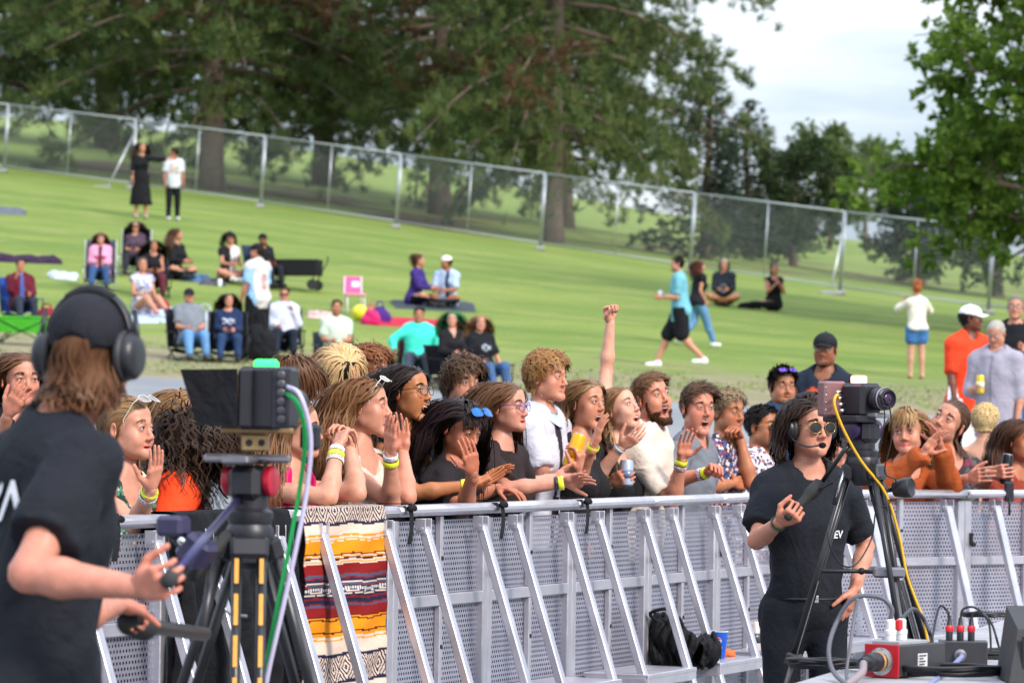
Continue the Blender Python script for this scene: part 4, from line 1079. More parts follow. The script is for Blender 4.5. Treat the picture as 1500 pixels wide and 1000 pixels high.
def tree(name, label, ms, px, py, d, sc=1., rz=0., group=None, szz=1.):
    if py is None: p = P(px, 600, d); p[2] = ground_z(p[0], p[1])
    else: p, d = on_ground(px, py)
    t = thing(name, label, 'tree', p, rz, group); t.scale = (sc, sc, sc * szz)
    obj('trunk', ms[0], t); l = obj('limbs', ms[1], t); l['kind'] = 'stuff'; c = obj('crown', ms[2], t); c['kind'] = 'stuff'; return t
PA = pine_meshes(11, base=.12, nb=132, droop=.34); PB = pine_meshes(23, H=20, rad=8., base=.155, nb=122, brown=.16, droop=.34)
SP = pine_meshes(31, H=15, rad=4.2, base=.04, nb=90, brown=.0, colA=(.028, .05, .034), colB=(.045, .075, .045), droop=.1, cone=.8, ln=.26, per=20)
g_ = 'tall pines beyond the wire fence'
tree('pine_tree', 'leftmost tall pine behind the fence, its crown cut by the left edge of the photo', PA, -30, None, 134, 1.05, 0, g_)
tree('pine_tree', 'pine with rusty dead clumps low in its crown, behind the woman in the black dress', PB, 305, None, 124, 1.0, 1.1, g_)
tree('pine_tree', 'dark pine standing deeper in the grove between the rusty pine and the thick trunk', PA, 470, None, 150, 1.1, 2.3, g_)
tree('pine_tree', 'pine with a thick grey trunk behind the fence above the seated couple', PB, 640, None, 131, 1.0, 3.9, g_)
tree('pine_tree', 'pine with a brownish crown and a broad trunk behind the middle of the fence', PB, 806, None, 117, .80, 4.5, g_, 1.2)
tree('pine_tree', 'pine whose ragged crown edge meets the open sky', PA, 825, None, 140, .74, 2.6, g_, 1.2)
tree('pine_tree', 'pine furthest back on the left, filling the gap between nearer crowns', PA, 150, None, 165, 1.2, 3.1, g_)
g2 = 'dark spruces beyond the fence'
tree('spruce_tree', 'dark conical spruce right of the pines, below the open sky', SP, 1092, None, 135, .62, .3, g2, .56)
tree('spruce_tree', 'short dark spruce half hidden behind the pale green tree', SP, 1150, None, 146, .5, 2.2, g2, .5)
tree('spruce_tree', 'broad drooping evergreen behind the fence above the walking man', SP, 1030, None, 122, .62, 4.2, g2, .66)
tree('spruce_tree', 'slim dark evergreen just left of the big leafy tree', SP, 1340, None, 125, .24, 1.2, g2)
BA = broad_meshes(41, H=10, rad=4.2, colA=(.10, .15, .05), colB=(.17, .22, .085), nleaf=16000, leaf=.30, lw=.17)
BR = broad_meshes(51, H=12.5, rad=4.3, base=.11, colA=(.085, .165, .022), colB=(.19, .29, .05), nleaf=78000, leaf=.18, lw=.11, n1=30, clump=.5, low=.5, els=.5)
BD = broad_meshes(61, H=6, rad=3.4, base=.12, colA=(.03, .055, .02), colB=(.05, .08, .025), nleaf=16000, leaf=.22, lw=.12)
g3 = 'leafy trees beyond the fence'
tree('leafy_tree', 'pale green leafy tree in the distance under the bright sky', BA, 1212, None, 172, .5, 0, g3)
tree('leafy_tree', 'faint green leafy tree furthest right of the sky gap', BA, 1265, None, 190, .48, 2, g3)
tree('leafy_tree', 'rounded dark tree behind the fence above the woman in denim shorts', BD, 1345, None, 122, .50, 1, g3)
tree('leafy_tree', 'rounded dark tree behind the fence above the seated woman in black', BD, 1160, None, 128, .55, 2.5, g3)
tree('leafy_tree', 'dark leafy tree behind the fence at the right edge under the bright branches', BD, 1460, None, 118, .72, 4, g3)
tree('leafy_tree', 'small pale bush tree in the sunlit grass behind the fence', BA, 1085, None, 150, .2, 4, g3)
tree('leafy_tree', 'large bright green leafy tree overhanging the fence on the right', BR, 1630, None, 80, 1.0, .6)
# ---------------------------------------------------------------- wire fence on the hill
GALV = lambda: mat('galvanised', (.50, .52, .53), .38, .75, var=.08, vscale=30)
FJ = [-195, 0 - 0, 187, 377, 576, 788, 1008, 1228, 1446, 1668]
def fence():
    gp = 'temporary fence panels across the hillside'
    lab = ['temporary wire fence panel cut by the left edge above the grass', 'temporary wire fence panel left of the standing couple, with a slanting prop', 'temporary wire fence panel behind the standing couple', 'temporary wire fence panel right of the standing couple', 'temporary wire fence panel above the black folded wagon', 'temporary wire fence panel above the seated couple', 'temporary wire fence panel in front of the broad pine trunk, above the raised fist', 'temporary wire fence panel with a leaning end post, behind the walking man', 'temporary wire fence panel behind the seated woman in black', 'temporary wire fence panel at the right under the leafy tree']
    J = []
    for x in FJ:
        d = 116.5 - (x - 90) * (19.5 / 1135); p = P(x, 600, d); p[2] = ground_z(p[0], p[1]) + .05; J.append(p)
    for i in range(len(J) - 1):
        a, b = J[i], J[i + 1]; L_ = np.linalg.norm(b - a); e = (b - a) / L_
        upv = nrm(A(.055, 0, 1)); H = 1.95
        root = thing('fence_panel', lab[i + 0] if i < len(lab) else 'temporary wire fence panel', 'fence', a, group=gp)
        q = lambda u, h: (b - a) * u + upv * h
        g0 = .03 / L_
        for u in (g0, 1 - g0): MB().tube([q(u, 0), q(u, H)], .024, 8).build('post', GALV(), root, smooth=True)
        MB().tube([q(.5, .12), q(.5, H - .03)], .017, 8).build('middle_tube', GALV(), root, smooth=True)
        MB().tube([q(g0, H), q(1 - g0, H)], .022, 8).build('top_rail', GALV(), root, smooth=True)
        MB().tube([q(g0, .14), q(1 - g0, .14)], .02, 8).build('bottom_rail', GALV(), root, smooth=True)
        w = MB()
        for k in range(19): h = .2 + k * .092; w.tube([q(g0, h), q(1 - g0, h)], .0030, 3, cap=False)
        for k in range(46): u = (k + 1) / 47; w.tube([q(u, .14), q(u, H)], .0024, 3, cap=False)
        o = w.build('wire_mesh', GALV(), root); o['kind'] = 'stuff'
        f = MB(); f.box(q(0, -.02) + A(0, -.05, 0), (.24, .62, .12), bev=.03); f.build('foot_block', mat('foot_block', (.28, .28, .27), .8), root)
        c = MB(); c.box(q(0, H * .86), (.1, .07, .06), bev=.01); c.build('clamp', GALV(), root)
        if i in (2, 7):
            s_ = -1 if i == 2 else -1
            m = MB(); m.tube([q(.0, H * .82), q(.0, 0) + A(-.62 if i == 2 else -.3, -.75, -.1)], .024, 8); m.build('prop', GALV(), root, smooth=True)
            m = MB(); m.box(q(0, 0) + A(-.75 if i == 2 else -.3, -.8, -.05), (.5, .3, .1), bev=.02); m.build('prop_weight', mat('foot_block', (.28, .28, .27), .8), root)
fence()
# ---------------------------------------------------------------- crowd barrier
ALU = lambda: mat('aluminium', (.58, .565, .615), .36, .72, var=.10, vscale=9, dirt=.16, bump=.0008, bscale=30)
ALUS = lambda: mat('aluminium_sheet', (.43, .42, .50), .42, .7, var=.12, vscale=5, dirt=.15)  # slight violet of the stage lights mixed into the sheet's base colour
Y0B = 16.0; KA, KB = .369, .929
def bar_pt(k): return A((572 - 750) / FPX * Y0B + KA * k, Y0B + KB * k, 0)
BDIR = A(KA, KB, 0); BNRM = A(KB, -KA, 0)                    # along the line, towards the stage
def holes(w, h, pw=.0235, ph=.0205, hr=.0072):
    nx, ny = int(w / pw), int(h / ph); pw, ph = w / nx, h / ny
    u = np.array([(-.5, -.5), (.5, -.5), (.5, .5), (-.5, .5)]) * (pw, ph)
    v = np.array([(-1, 0), (0, -1), (1, 0), (0, 1)]) * hr; a6 = [-.75 * math.pi, -.25 * math.pi, .25 * math.pi, .75 * math.pi]
    V0 = np.concatenate([u, np.stack([np.cos(a6), np.sin(a6)], 1) * hr, np.array([(0, -1), (1, 0), (0, 1), (-1, 0)]) * hr])
    V, Q3, Q4 = [], [], []; n = 0
    for j in range(ny):
        off = .5 * pw if j % 2 else 0
        for i in range(nx + (1 if j % 2 else 0)):
            cx = (i + .5) * pw - (off if j % 2 else 0); c = np.array([cx, (j + .5) * ph])
            W_ = V0 + c
            if j % 2 and (i == 0 or i == nx): W_[:, 0] = np.clip(W_[:, 0], 0, w)
            V.append(W_)
            for k in range(4):
                k2 = (k + 1) % 4; Q4.append((n + k, n + k2, n + 4 + k2, n + 4 + k)); Q3.append((n + 4 + k, n + 4 + k2, n + 8 + k))
            n += 12
    V = np.concatenate(V); Q4 = np.array(Q4); Q3 = np.array(Q3)[:, [0, 1, 2]]
    return V, Q4, Q3
def barrier_proto():
    root = thing('crowd_barrier', 'x', 'barrier', (0, 0, 0))
    # local axes: x along the panel, y towards the stage, z up
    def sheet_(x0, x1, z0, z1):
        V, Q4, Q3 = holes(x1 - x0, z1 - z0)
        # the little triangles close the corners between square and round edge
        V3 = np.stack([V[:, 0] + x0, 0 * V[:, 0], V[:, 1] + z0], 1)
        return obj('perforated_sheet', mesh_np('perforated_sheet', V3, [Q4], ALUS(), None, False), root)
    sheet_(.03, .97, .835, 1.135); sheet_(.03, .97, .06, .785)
    for x in (.027, .973): MB().box((x, .004, .585), (.052, .05, 1.11), bev=.004).build('post', ALU(), root)
    t = MB(); t.box((.5, .015, 1.178), (.985, .105, .044), bev=.016); t.build('top_rail', ALU(), root, auto=40)
    MB().box((.5, .01, .81), (.892, .04, .046), bev=.003).build('middle_rail', ALU(), root)
    MB().box((.5, .01, .035), (.892, .045, .05), bev=.003).build('bottom_rail', ALU(), root)
    for z0, z1 in ((.062, .785), (.835, 1.152)): MB().box((.5, .014, (z0 + z1) / 2), (.03, .026, z1 - z0), bev=.003).build('mullion', ALU(), root)
    for x in (.19, .80):
        b = MB(); b.bar((x, .075, 1.105), (x, .425, .02), .046, .034, up=(0, 1, 0), bev=.004); b.build('brace', ALU(), root)
        h = MB()
        for dx in (-.031, .031): h.box((x + dx, .07, 1.118), (.006, .045, .06), bev=.002)
        h.tube([(x - .042, .075, 1.108), (x + .042, .075, 1.108)], .008, 8); h.build('hinge', ALU(), root)
    s = MB(); s.box((.495, .175, .418), (.66, .31, .02), bev=.003); s.box((.495, .322, .395), (.66, .012, .05), bev=.003)
    for x in (.17, .82): s.box((x, .175, .39), (.012, .29, .045), bev=.003)
    s.build('step', ALU(), root)
    l = MB(); l.box((.955, .036, .93), (.022, .012, .07), bev=.004); l.tube([(.955, .04, .90), (.955, .062, .90)], .012, 8); l.build('latch', mat('black_metal', (.02, .02, .022), .45, .5), root)
    for z in (.98, .90, .62): MB().tube([(.5, .026, z), (.5, .032, z)], .009, 8).build('bolt', mat('black_metal', (.02, .02, .022), .45, .5), root)
    return root
_bl = {-5: 'silver barrier panel nearest the left edge, hidden behind the camera operator', -4: 'silver barrier panel behind the camera operator\'s back', -3: 'silver barrier panel with a grey hoodie hung over its top rail', -2: 'silver barrier panel with the black jacket draped over it behind the left tripod',
       -1: 'silver barrier panel under the striped woven blanket', 0: 'silver perforated barrier panel right of the striped blanket', 1: 'silver perforated barrier panel below the woman resting her cheek on her hand', 2: 'silver perforated barrier panel below the yellow drink can', 3: 'silver perforated barrier panel with the black bag on its step', 4: 'silver perforated barrier panel with the blue paper cup on its step', 5: 'silver perforated barrier panel behind the woman wearing a headset'}
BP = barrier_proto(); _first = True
def place_bar(a, e, label):
    global _first
    o = BP if _first else copy_tree(BP); _first = False
    o.location = a + e; o.rotation_euler = (0, 0, math.atan2(-e[1], -e[0])); o['label'] = label; o['group'] = 'crowd barrier panels in front of the audience'
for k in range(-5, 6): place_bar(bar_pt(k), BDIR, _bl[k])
CORNER = bar_pt(6); RDIR = A(.76, .65, 0) / math.hypot(.76, .65); RNRM = A(RDIR[1], -RDIR[0], 0)
_br = ['silver barrier panel right of the tripod, under the woman in the rust sweater', 'silver barrier panel at the right edge with a black clamp on its rail', 'silver barrier panel outside the right edge']
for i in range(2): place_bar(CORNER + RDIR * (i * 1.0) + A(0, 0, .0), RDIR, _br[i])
# ---------------------------------------------------------------- stage deck in the lower right corner
def deck():
    a, b = A(.69, 11.7, 0), A(2.19, 17.2, 0); e = nrm(b - a); n = A(e[1], -e[0], 0); a0, b0 = a - e * 6, b + e * 1.2
    mb = MB(); w = 4.0; Z = .75
    for k in range(4):
        p = a0 + (b0 - a0) * k / 4; q = a0 + (b0 - a0) * (k + 1) / 4 - e * .006
        c = (p + q) / 2 + n * w / 2; mb.box((c[0], c[1], Z - .03), (w, np.linalg.norm(q - p), .06), np.stack([n, e, A(0, 0, 1)], 1), bev=.004)
    obj('stage_deck', mb.mesh('stage_deck', mat('deck_top', (.36, .35, .36), .55, var=.14, vscale=7, bump=.002, bscale=35, vcol2=(.30, .29, .31), dirt=.15), False), kind='structure')
    t = MB()
    for k in range(9):
        p = a0 + (b0 - a0) * (k + .5) / 9 + n * .12; t.tube([A(p[0], p[1], 0), A(p[0], p[1], Z - .06)], .025, 8)
    obj('deck_legs', t.mesh('deck_legs', ALU()), kind='structure')
deck()
# ---------------------------------------------------------------- the audience at the barrier
def crowd_d(px, off):
    """depth of someone standing off metres behind the barrier line whose head shows at px"""
    m = (px - 750) / FPX; X0 = (572 - 750) / FPX * Y0B - KB * off; Yo = Y0B + KA * off
    k = (m * Yo - X0) / (KA - m * KB); return Yo + KB * k
LONG = dict(len=.40, comb='part', seg=11, wave=.004, vol=.02, grav=.5, var=.2)
WAVY = dict(len=.40, comb='part', seg=15, wave=.013, freq=42, vol=.03, grav=.45, var=.2)
CROP = dict(len=.045, comb='side', seg=6, side_len=.02, mess=.16, lift=.3, vol=.016, grav=.14, rand=.08)
CURL = dict(len=.075, comb='side', seg=10, curl=.0048, cfreq=115, vol=.024, grav=.25, mess=.35, side_len=.05, lift=.3, n=1.3, w0=.006)
TIED = dict(len=.17, comb='back', seg=10, vol=.010, grav=.22, lift=.05, mess=.08, side_len=.13, stick=.85)
GF = 'audience leaning on the barrier'; GB = 'audience standing behind the front row'
def fp(name, label, px, off=.3, **kw):
    kw.setdefault('group', GF if off < .7 else GB); kw.setdefault('res', 1. if off < .7 else 1.35); kw.setdefault('byaw', -24)
    d = kw.pop('d', None)
    return person('person', label, px, d or crowd_d(px[0], off), **kw)
UP = (0, 1, .1)
Q = {}
Q['mouth'] = fp('w', 'woman at the left edge pressing a hand over her mouth behind the operator', (30, 556), 1.2, d=17., yaw=-62, g=1, skin='#e0a48c', hairc='#5a3a24', hair=dict(LONG, len=.3, wave=.006), shirt=dict(color='#17161a', kind='tank', sleeve=0), legs=dict(color='#26262c'),
    arms=dict(R=dict(e=(-5, 665, -1), w=(12, 606, -1), hand=dict(tip=(38, 560, -1), pn=(.3, .3, -1), curl=.2)), L=dict(E=(-.1, .0, -.26), W=(.3, .4, .3))))
Q['green'] = fp('w', 'woman in a dark green flowered top clapping, sunglasses pushed up on fair tied hair', (187, 628), .28, yaw=-27, pitch=2, g=1, smile=.35, skin='#e6ad96', hairc='#7d5a38', hair=dict(TIED, c2=(.33, .2, .1)),
    shirt=dict(kind='strap', sleeve=0, material=floral('flower_green', s2l('#12352e'), [s2l('#d8c9a8'), s2l('#b8604a'), s2l('#4a8068')], 24, .36)), legs=dict(color='#2a3038'),
    arms=dict(R=dict(e=(198, 770, -1), w=(221, 716, -1), hand=dict(tip=(236, 652, -1), pn=(-.8, 0, -.6), curl=.12, spread=.06)), L=dict(e=(120, 740, 1), w=(147, 672, 1), hand=dict(d=(.05, 1, 0), pn=(.8, 0, .4), curl=.15))),
    glasses=dict(kind='big', frame_c='#c9c4bd', lens='#9a8f84', up=1, name='sunglasses'))
band(Q['green'], 'R', .02, '#e6f02a'); band(Q['green'], 'R', .045, '#ece8e4', text='DUDE BEER'); band(Q['green'], 'L', .02, '#e6f02a')
Q['wire'] = fp('w', 'woman with thin gold glasses and long light brown hair, left of the camera rig', (266, 612), .8, yaw=-32, g=1, skin='#e2a992', hairc='#7a5838', hair=dict(LONG, len=.36), smile=.2, shirt=dict(color='#8b8788', sleeve=.9), legs=dict(color='#3a4250'), glasses=dict(kind='round', frame_c='#b98a4a', lens='clear', metal=True, size=1.05, thick=.0011))
Q['orange'] = fp('p', 'person with dark frizzy curls in a bright orange shirt, seen from behind', (295, 654), .2, nup=.075, neck=.05, yaw=28, byaw=10, pitch=-6, g=.8, lean=14, skin='#9a6248', hairc='#22140d', hair=dict(len=.24, comb='mop', seg=16, curl=.011, cfreq=90, vol=.05, grav=.4, mess=.35, lift=.5, c2=(.09, .05, .03)),
    shirt=dict(color='#f0461c', sleeve=.9, e=.02), legs=dict(color='#20242c'), arms=dict(R=dict(E=(.12, -.06, -.26), W=(-.4, .25, .6)), L=dict(E=(-.12, -.06, -.26), W=(.4, .25, .6))))
Q['boy'] = fp('m', 'boy with thick brown hair bowing his head behind the camera rig', (432, 562), .75, yaw=12, pitch=-14, byaw=0, g=.1, skin='#d79c84', hairc='#4a2b17', hair=dict(len=.12, comb='mop', seg=9, vol=.022, grav=.4, mess=.12, c2=(.24, .12, .055), side_len=.1), shirt=dict(color='#2b2f3a', sleeve=.6), legs=dict(color='#25262c'))
Q['magenta'] = fp('w', 'woman in a magenta top with clasped hands and wristbands, half hidden behind the camera', (432, 628), .22, yaw=-2, g=1, w=1.12, fat=.6, skin='#e6b49c', hairc='#6a4a30', hair=dict(LONG, len=.3), shirt=dict(color='#c4125f', kind='strap', sleeve=0), legs=dict(color='#2a2c34'),
    arms=dict(R=dict(e=(482, 728, -1), w=(494, 655, 1), hand=dict(tip=(512, 606, 1), pn=(.6, -.2, -.5), curl=.85, tcurl=.7)), L=dict(e=(524, 722, -1), w=(512, 656, 1), hand=dict(d=(-.3, 1, 0), pn=(-.6, -.2, .5), curl=.9, tcurl=.7))))
band(Q['magenta'], 'R', .014, '#ece9e6', text='2023'); band(Q['magenta'], 'R', .04, '#e8ee2e', .02); band(Q['magenta'], 'R', .064, '#e9e6e2', .016, text='DUDE BEER')
Q['undercut'] = fp('p', 'person with bleached hair over a dark shaved side, looking away', (503, 545), 1.15, yaw=48, byaw=20, g=.4, skin='#d39a80', hairc='#241812', hair=dict(len=.018, comb='back', seg=4, vol=.002, lift=.3, root=s2l('#2a1d16'), mask=lambda p: p[:, 2] < .05, more=[dict(len=.15, comb='side', seg=9, vol=.02, grav=.35, mess=.12, col='#c8a06a', c2=(.66, .48, .28), wave=.006, freq=50, mask=lambda p: p[:, 2] > .035)]), shirt=dict(color='#23262e', sleeve=.6), legs=dict(color='#25262c'))
Q['auburn'] = fp('m', 'young man with curly auburn hair looking over the front row', (541, 546), 1.3, yaw=-34, g=.1, skin='#e3a78e', hairc='#6b3416', hair=dict(CURL, c2=(.36, .16, .06)), shirt=dict(color='#2a3140', sleeve=.6), legs=dict(color='#25262c'))
Q['shout'] = fp('w', 'woman with long wavy light brown hair cupping both hands round her mouth', (534, 595), .22, yaw=-8, pitch=4, g=1, mouth=.5, skin='#e6ac94', hairc='#5b3418', hair=dict(WAVY, len=.46, c2=(.36, .2, .09), n=1.2, vol=.036), shirt=dict(color='#c4b3a6', kind='strap', sleeve=0), legs=dict(color='#3b465c'),
    arms=dict(R=dict(e=(574, 738, -1), w=(572, 664, -1), hand=dict(tip=(571, 604, -1), pn=(.75, 0, -.65), curl=.1, spread=.03)), L=dict(e=(598, 728, -1), w=(590, 662, 1), hand=dict(tip=(586, 600, 1), pn=(-.3, .1, .9), curl=.15, spread=.03))),
    glasses=dict(kind='big', frame_c='#e8e4dd', lens='#b9a58e', up=1, name='sunglasses'))
band(Q['shout'], 'R', .012, '#ece9e6', .02, text='VIP 2', tcol='#2f6fd0'); band(Q['shout'], 'R', .04, '#e8ee2e', .022)
Q['yell'] = fp('w', 'woman with long black hair and dark glasses yelling with her mouth wide open', (597, 574), .42, yaw=-26, pitch=6, g=1, mouth=.95, lean=10, skin='#c98a5c', hairc='#160f0e', hair=dict(WAVY, len=.46, wave=.01, freq=60, c2=(.07, .045, .04), n=1.2, vol=.03), shirt=dict(color='#1d1a1d', kind='tank', sleeve=0), legs=dict(color='#25262c'),
    arms=dict(R=dict(e=(606, 722, -1), w=(690, 711, -1), hand=dict(tip=(748, 690, -1), pn=(.2, .9, .5), curl=.15)), L=dict(e=(640, 712, 1), w=(703, 704, 1), hand=dict(tip=(765, 672, 1), pn=(.2, -.9, .5), curl=.1))),
    glasses=dict(kind='big', frame_c='#18171a', lens='clear', thick=.0017))
band(Q['yell'], 'R', .028, '#e8ee2e', .024); band(Q['yell'], 'R', .0, '#c8384e', .03, name='scrunchie', rough=.9, e=.011, material=floral('scrunchie_print', s2l('#b3243c'), [s2l('#f0e8e4'), s2l('#3a2a60')], 60, .4))
Q['cheek'] = fp('w', 'woman with dark fringe and blue mirrored sunglasses on her head, cheek in her hand', (674, 626), .22, yaw=-40, pitch=-20, g=1, eye=.35, skin='#cf8d70', hairc='#1b1112', hair=dict(LONG, len=.36, fringe=.055, fringe_w=.24, wave=.005, c2=(.07, .04, .04), n=1.15), shirt=dict(color='#201b1e', sleeve=.7), legs=dict(color='#25262c'), lean=14,
    arms=dict(R=dict(e=(680, 745, -1), w=(693, 692, -1), hand=dict(tip=(684, 638, -1), pn=(-.5, .1, -.9), curl=.2, spread=.02)), L=dict(e=(650, 745, 1), w=(730, 715, 1), hand=dict(tip=(778, 722, -1), pn=(0, -1, .1), curl=.3))),
    glasses=dict(kind='big', frame_c='#2a2c33', lens='#3d7fd6', up=1, size=1.15, name='sunglasses'))
Q['tache'] = fp('m', 'young man with tousled brown curls and a faint moustache standing second row', (676, 562), .95, yaw=-56, pitch=2, skin='#d39c82', hairc='#3a2416', hair=dict(CURL, len=.085, c2=(.17, .1, .05)), stubble=((.12, .08, .06), .35), shirt=dict(color='#2d2f36', sleeve=.6), legs=dict(color='#25262c'))
Q['purple'] = fp('w', 'woman with purple framed glasses and long straight brown hair in a dark shirt', (741, 596), .34, yaw=-26, pitch=2, g=1, skin='#e4aa95', hairc='#57361f', hair=dict(LONG, len=.44, wave=.003, c2=(.27, .15, .08), n=1.15), shirt=dict(color='#2a1e1e', sleeve=.8, e=.018), legs=dict(color='#25262c'),
    arms=dict(R=dict(e=(742, 716, -1), w=(826, 707, -1), hand=dict(tip=(874, 694, -1), pn=(.1, -.6, .8), curl=.18, spread=.09)), L=dict(e=(770, 712, 1), w=(810, 700, 1), hand=dict(tip=(866, 706, 1), pn=(0, .6, .6), curl=.25))),
    glasses=dict(kind='round', frame_c='#5b3f9e', lens='clear', thick=.0017, size=1.1))
band(Q['purple'], 'R', .012, '#e8ee2e', .024); band(Q['purple'], 'R', .034, '#1a1a1c', .014)
def strip(loc, C):
    C[(np.abs(loc[:, 0] - .02 - .06 * (loc[:, 2] + .1)) < .022) & (loc[:, 1] > .0) & (loc[:, 2] < -.03)] = s2l('#2c2026'); return C
Q['blond'] = fp('m', 'tall young man with curly blond hair in a white shirt with pale blue collar', (801, 553), .6, yaw=-30, pitch=2, skin='#e2a389', hairc='#8a5a2c', hair=dict(CURL, len=.06, side_len=.035, c2=(.55, .34, .15), curl=.004), shirt=dict(color='#bdbac4', sleeve=.75, e=.02, collar='#b9cde6', paint=strip), legs=dict(color='#3c4558'), stubble=((.35, .2, .12), .15),
    arms=dict(R=dict(e=(800, 706, -1), w=(846, 690, -1), hand=dict(d=(.2, .9, .2), pn=(-.9, .1, -.4), curl=.75, tcurl=.5))))
Q['gasp'] = fp('w', 'woman with wavy dark blond hair clapping, her mouth open', (858, 590), .5, yaw=-40, pitch=4, g=1, mouth=.85, skin='#dba083', hairc='#6b4a2c', hair=dict(WAVY, len=.36, c2=(.45, .3, .16)), shirt=dict(color='#201d20', kind='strap', sleeve=0), legs=dict(color='#25262c'),
    arms=dict(R=dict(e=(845, 706, -1), w=(870, 652, -1), hand=dict(tip=(886, 600, -1), pn=(.9, .1, -.3), curl=.15, spread=.1)), L=dict(e=(850, 728, 1), w=(895, 706, -1), hand=dict(tip=(930, 690, -1), pn=(.3, .2, -.8), curl=.7, tcurl=.5))))
band(Q['gasp'], 'R', .012, '#e8ee2e', .022); band(Q['gasp'], 'L', .012, '#e8ee2e', .02); band(Q['gasp'], 'L', .036, '#17171a', .026)
Q['fist'] = fp('w', 'pale woman in a black strappy top raising one fist high above the crowd', (908, 600), .5, yaw=-36, pitch=22, g=1, mouth=.65, smile=.4, skin='#ecbba4', hairc='#7a5a3a', hair=dict(LONG, len=.3, wave=.006), shirt=dict(color='#17161a', kind='strap', sleeve=0), legs=dict(color='#25262c'), shrug=.02,
    arms=dict(L=dict(S=(884, 612, crowd_d(908, .5) + .12), e=(888, 545, 1), w=(894, 472, -1), hand=dict(d=(-.1, 1, .1), pn=(.6, .2, .8), curl=1.35, tcurl=.9, thumb=.3)), R=dict(e=(868, 706, -1), w=(910, 654, -1), hand=dict(tip=(950, 628, -1), pn=(.1, .7, -.6), curl=.3, spread=.09))))
band(Q['fist'], 'R', .012, '#b9cfe0', .012)
Q['beard'] = fp('m', 'bearded man in a cream shirt shouting with both hands up', (955, 582), .42, yaw=-52, pitch=12, tilt=-8, mouth=1., smile=.4, fat=.7, w=1.1, skin='#e3a38a', hairc='#5a3820', hair=dict(CROP, c2=(.27, .15, .08)), beard=dict(col='#4a2c18', len=.016, n=1300), shirt=dict(color='#cfc1b3', sleeve=.75, e=.018), legs=dict(color='#39465c'),
    arms=dict(R=dict(e=(984, 738, -1), w=(999, 672, -1), hand=dict(tip=(1008, 626, -1), pn=(.4, .1, .9), curl=.14, spread=.12)), L=dict(e=(920, 720, -1), w=(938, 668, 1), hand=dict(tip=(966, 636, 1), pn=(.2, -.3, .9), curl=.2, spread=.09))))
band(Q['beard'], 'R', .016, '#e8ee2e', .022); band(Q['beard'], 'R', .044, '#b8b0b8', .02, material=floral('woven_band', s2l('#c8c0c4'), [s2l('#403850'), s2l('#b05a6a')], 90, .4)); band(Q['beard'], 'L', .01, '#b9b2aa', .008, name='bracelet')
def letters(loc, C):
    return C
Q['grey'] = fp('m', 'man with brushed up brown hair in a grey shirt, open mouthed, fist over the rail', (1022, 597), .34, yaw=-62, pitch=0, mouth=.85, skin='#e09c86', hairc='#3d2617', hair=dict(CROP, len=.055, side_len=.018, lift=.6, c2=(.2, .11, .06)), shirt=dict(color='#6d7078', sleeve=.7, e=.016), legs=dict(color='#2a3040'),
    arms=dict(R=dict(e=(978, 706, -1), w=(1036, 692, -1), hand=dict(tip=(1064, 672, -1), pn=(0, -.7, .5), curl=1.3, tcurl=.8)), L=dict(e=(1010, 716, 1), w=(1032, 712, -1), hand=dict(d=(.4, -.8, .3), pn=(.2, -.3, -.8), curl=.4))))
band(Q['grey'], 'R', .012, '#e8ee2e', .022); band(Q['grey'], 'R', .04, '#c8ccd8', .02, material=floral('woven_band2', s2l('#d0d4dc'), [s2l('#4a70a0'), s2l('#b05a6a')], 90, .4))
Q['chin'] = fp('m', 'tanned man with cropped curly bleached hair propping his chin on his fist', (1066, 603), .7, yaw=-44, pitch=-2, skin='#c98a66', hairc='#5a3f28', hair=dict(CURL, len=.035, side_len=.015, curl=.004, c2=(.6, .48, .28)), stubble=((.15, .09, .06), .35), shirt=dict(sleeve=.7, material=floral('flower_navy', s2l('#1c1a2c'), [s2l('#8a3a4a'), s2l('#c8b8b0'), s2l('#3a4a80')], 26, .4)), legs=dict(color='#25262c'),
    arms=dict(L=dict(e=(1100, 708, -1), w=(1084, 640, -1), hand=dict(tip=(1066, 612, -1), pn=(-.5, -.3, .5), curl=1.2, tcurl=.8)), R=dict(e=(1040, 712, -1), w=(1075, 708, 1), hand=dict(curl=.4))))
Q['shades'] = fp('m', 'man in black sunglasses and a white shirt with navy flowers', (1117, 625), .75, yaw=-38, pitch=4, fat=.6, w=1.1, skin='#c98966', hairc='#15100f', hair=dict(CROP, len=.03, side_len=.012, comb='forward', c2=(.05, .035, .03)), stubble=((.1, .06, .05), .35), shirt=dict(sleeve=.7, e=.02, collar='#dcdadd', material=floral('flower_white', s2l('#dddade'), [s2l('#2c3050'), s2l('#7a4a5a')], 30, .42)), legs=dict(color='#25262c'),
    arms=dict(R=dict(E=(.1, .0, -.26), W=(-.3, .5, .25)), L=dict(E=(-.1, .0, -.26), W=(.3, .5, .25))), glasses=dict(kind='square', frame_c='#c59a52', lens='#08080a', name='sunglasses', size=1.05, thick=.0016))
Q['smile'] = fp('m', 'smiling man with a goatee and violet sunglasses on his dark hair', (1146, 566), 1.5, yaw=-72, pitch=0, smile=.7, fat=.8, w=1.15, skin='#c78e6c', hairc='#15100f', hair=dict(CROP, len=.055, comb='forward', side_len=.03, c2=(.06, .04, .035)), beard=dict(col='#1b1210', len=.008, n=260, goatee=True), shirt=dict(color='#25344e', sleeve=.7, e=.018), legs=dict(color='#25262c'), glasses=dict(kind='big', frame_c='#2a2238', lens='#7a4fd0', up=1, name='sunglasses'))
Q['peek'] = fp('p', 'face half hidden between the headset woman and the camera', (1228, 672), .45, yaw=-110, g=.6, byaw=-60, skin='#d49a82', hairc='#2a1c16', hair=dict(LONG, len=.2), shirt=dict(color='#5b4a48', sleeve=.7), legs=dict(color='#25262c'))
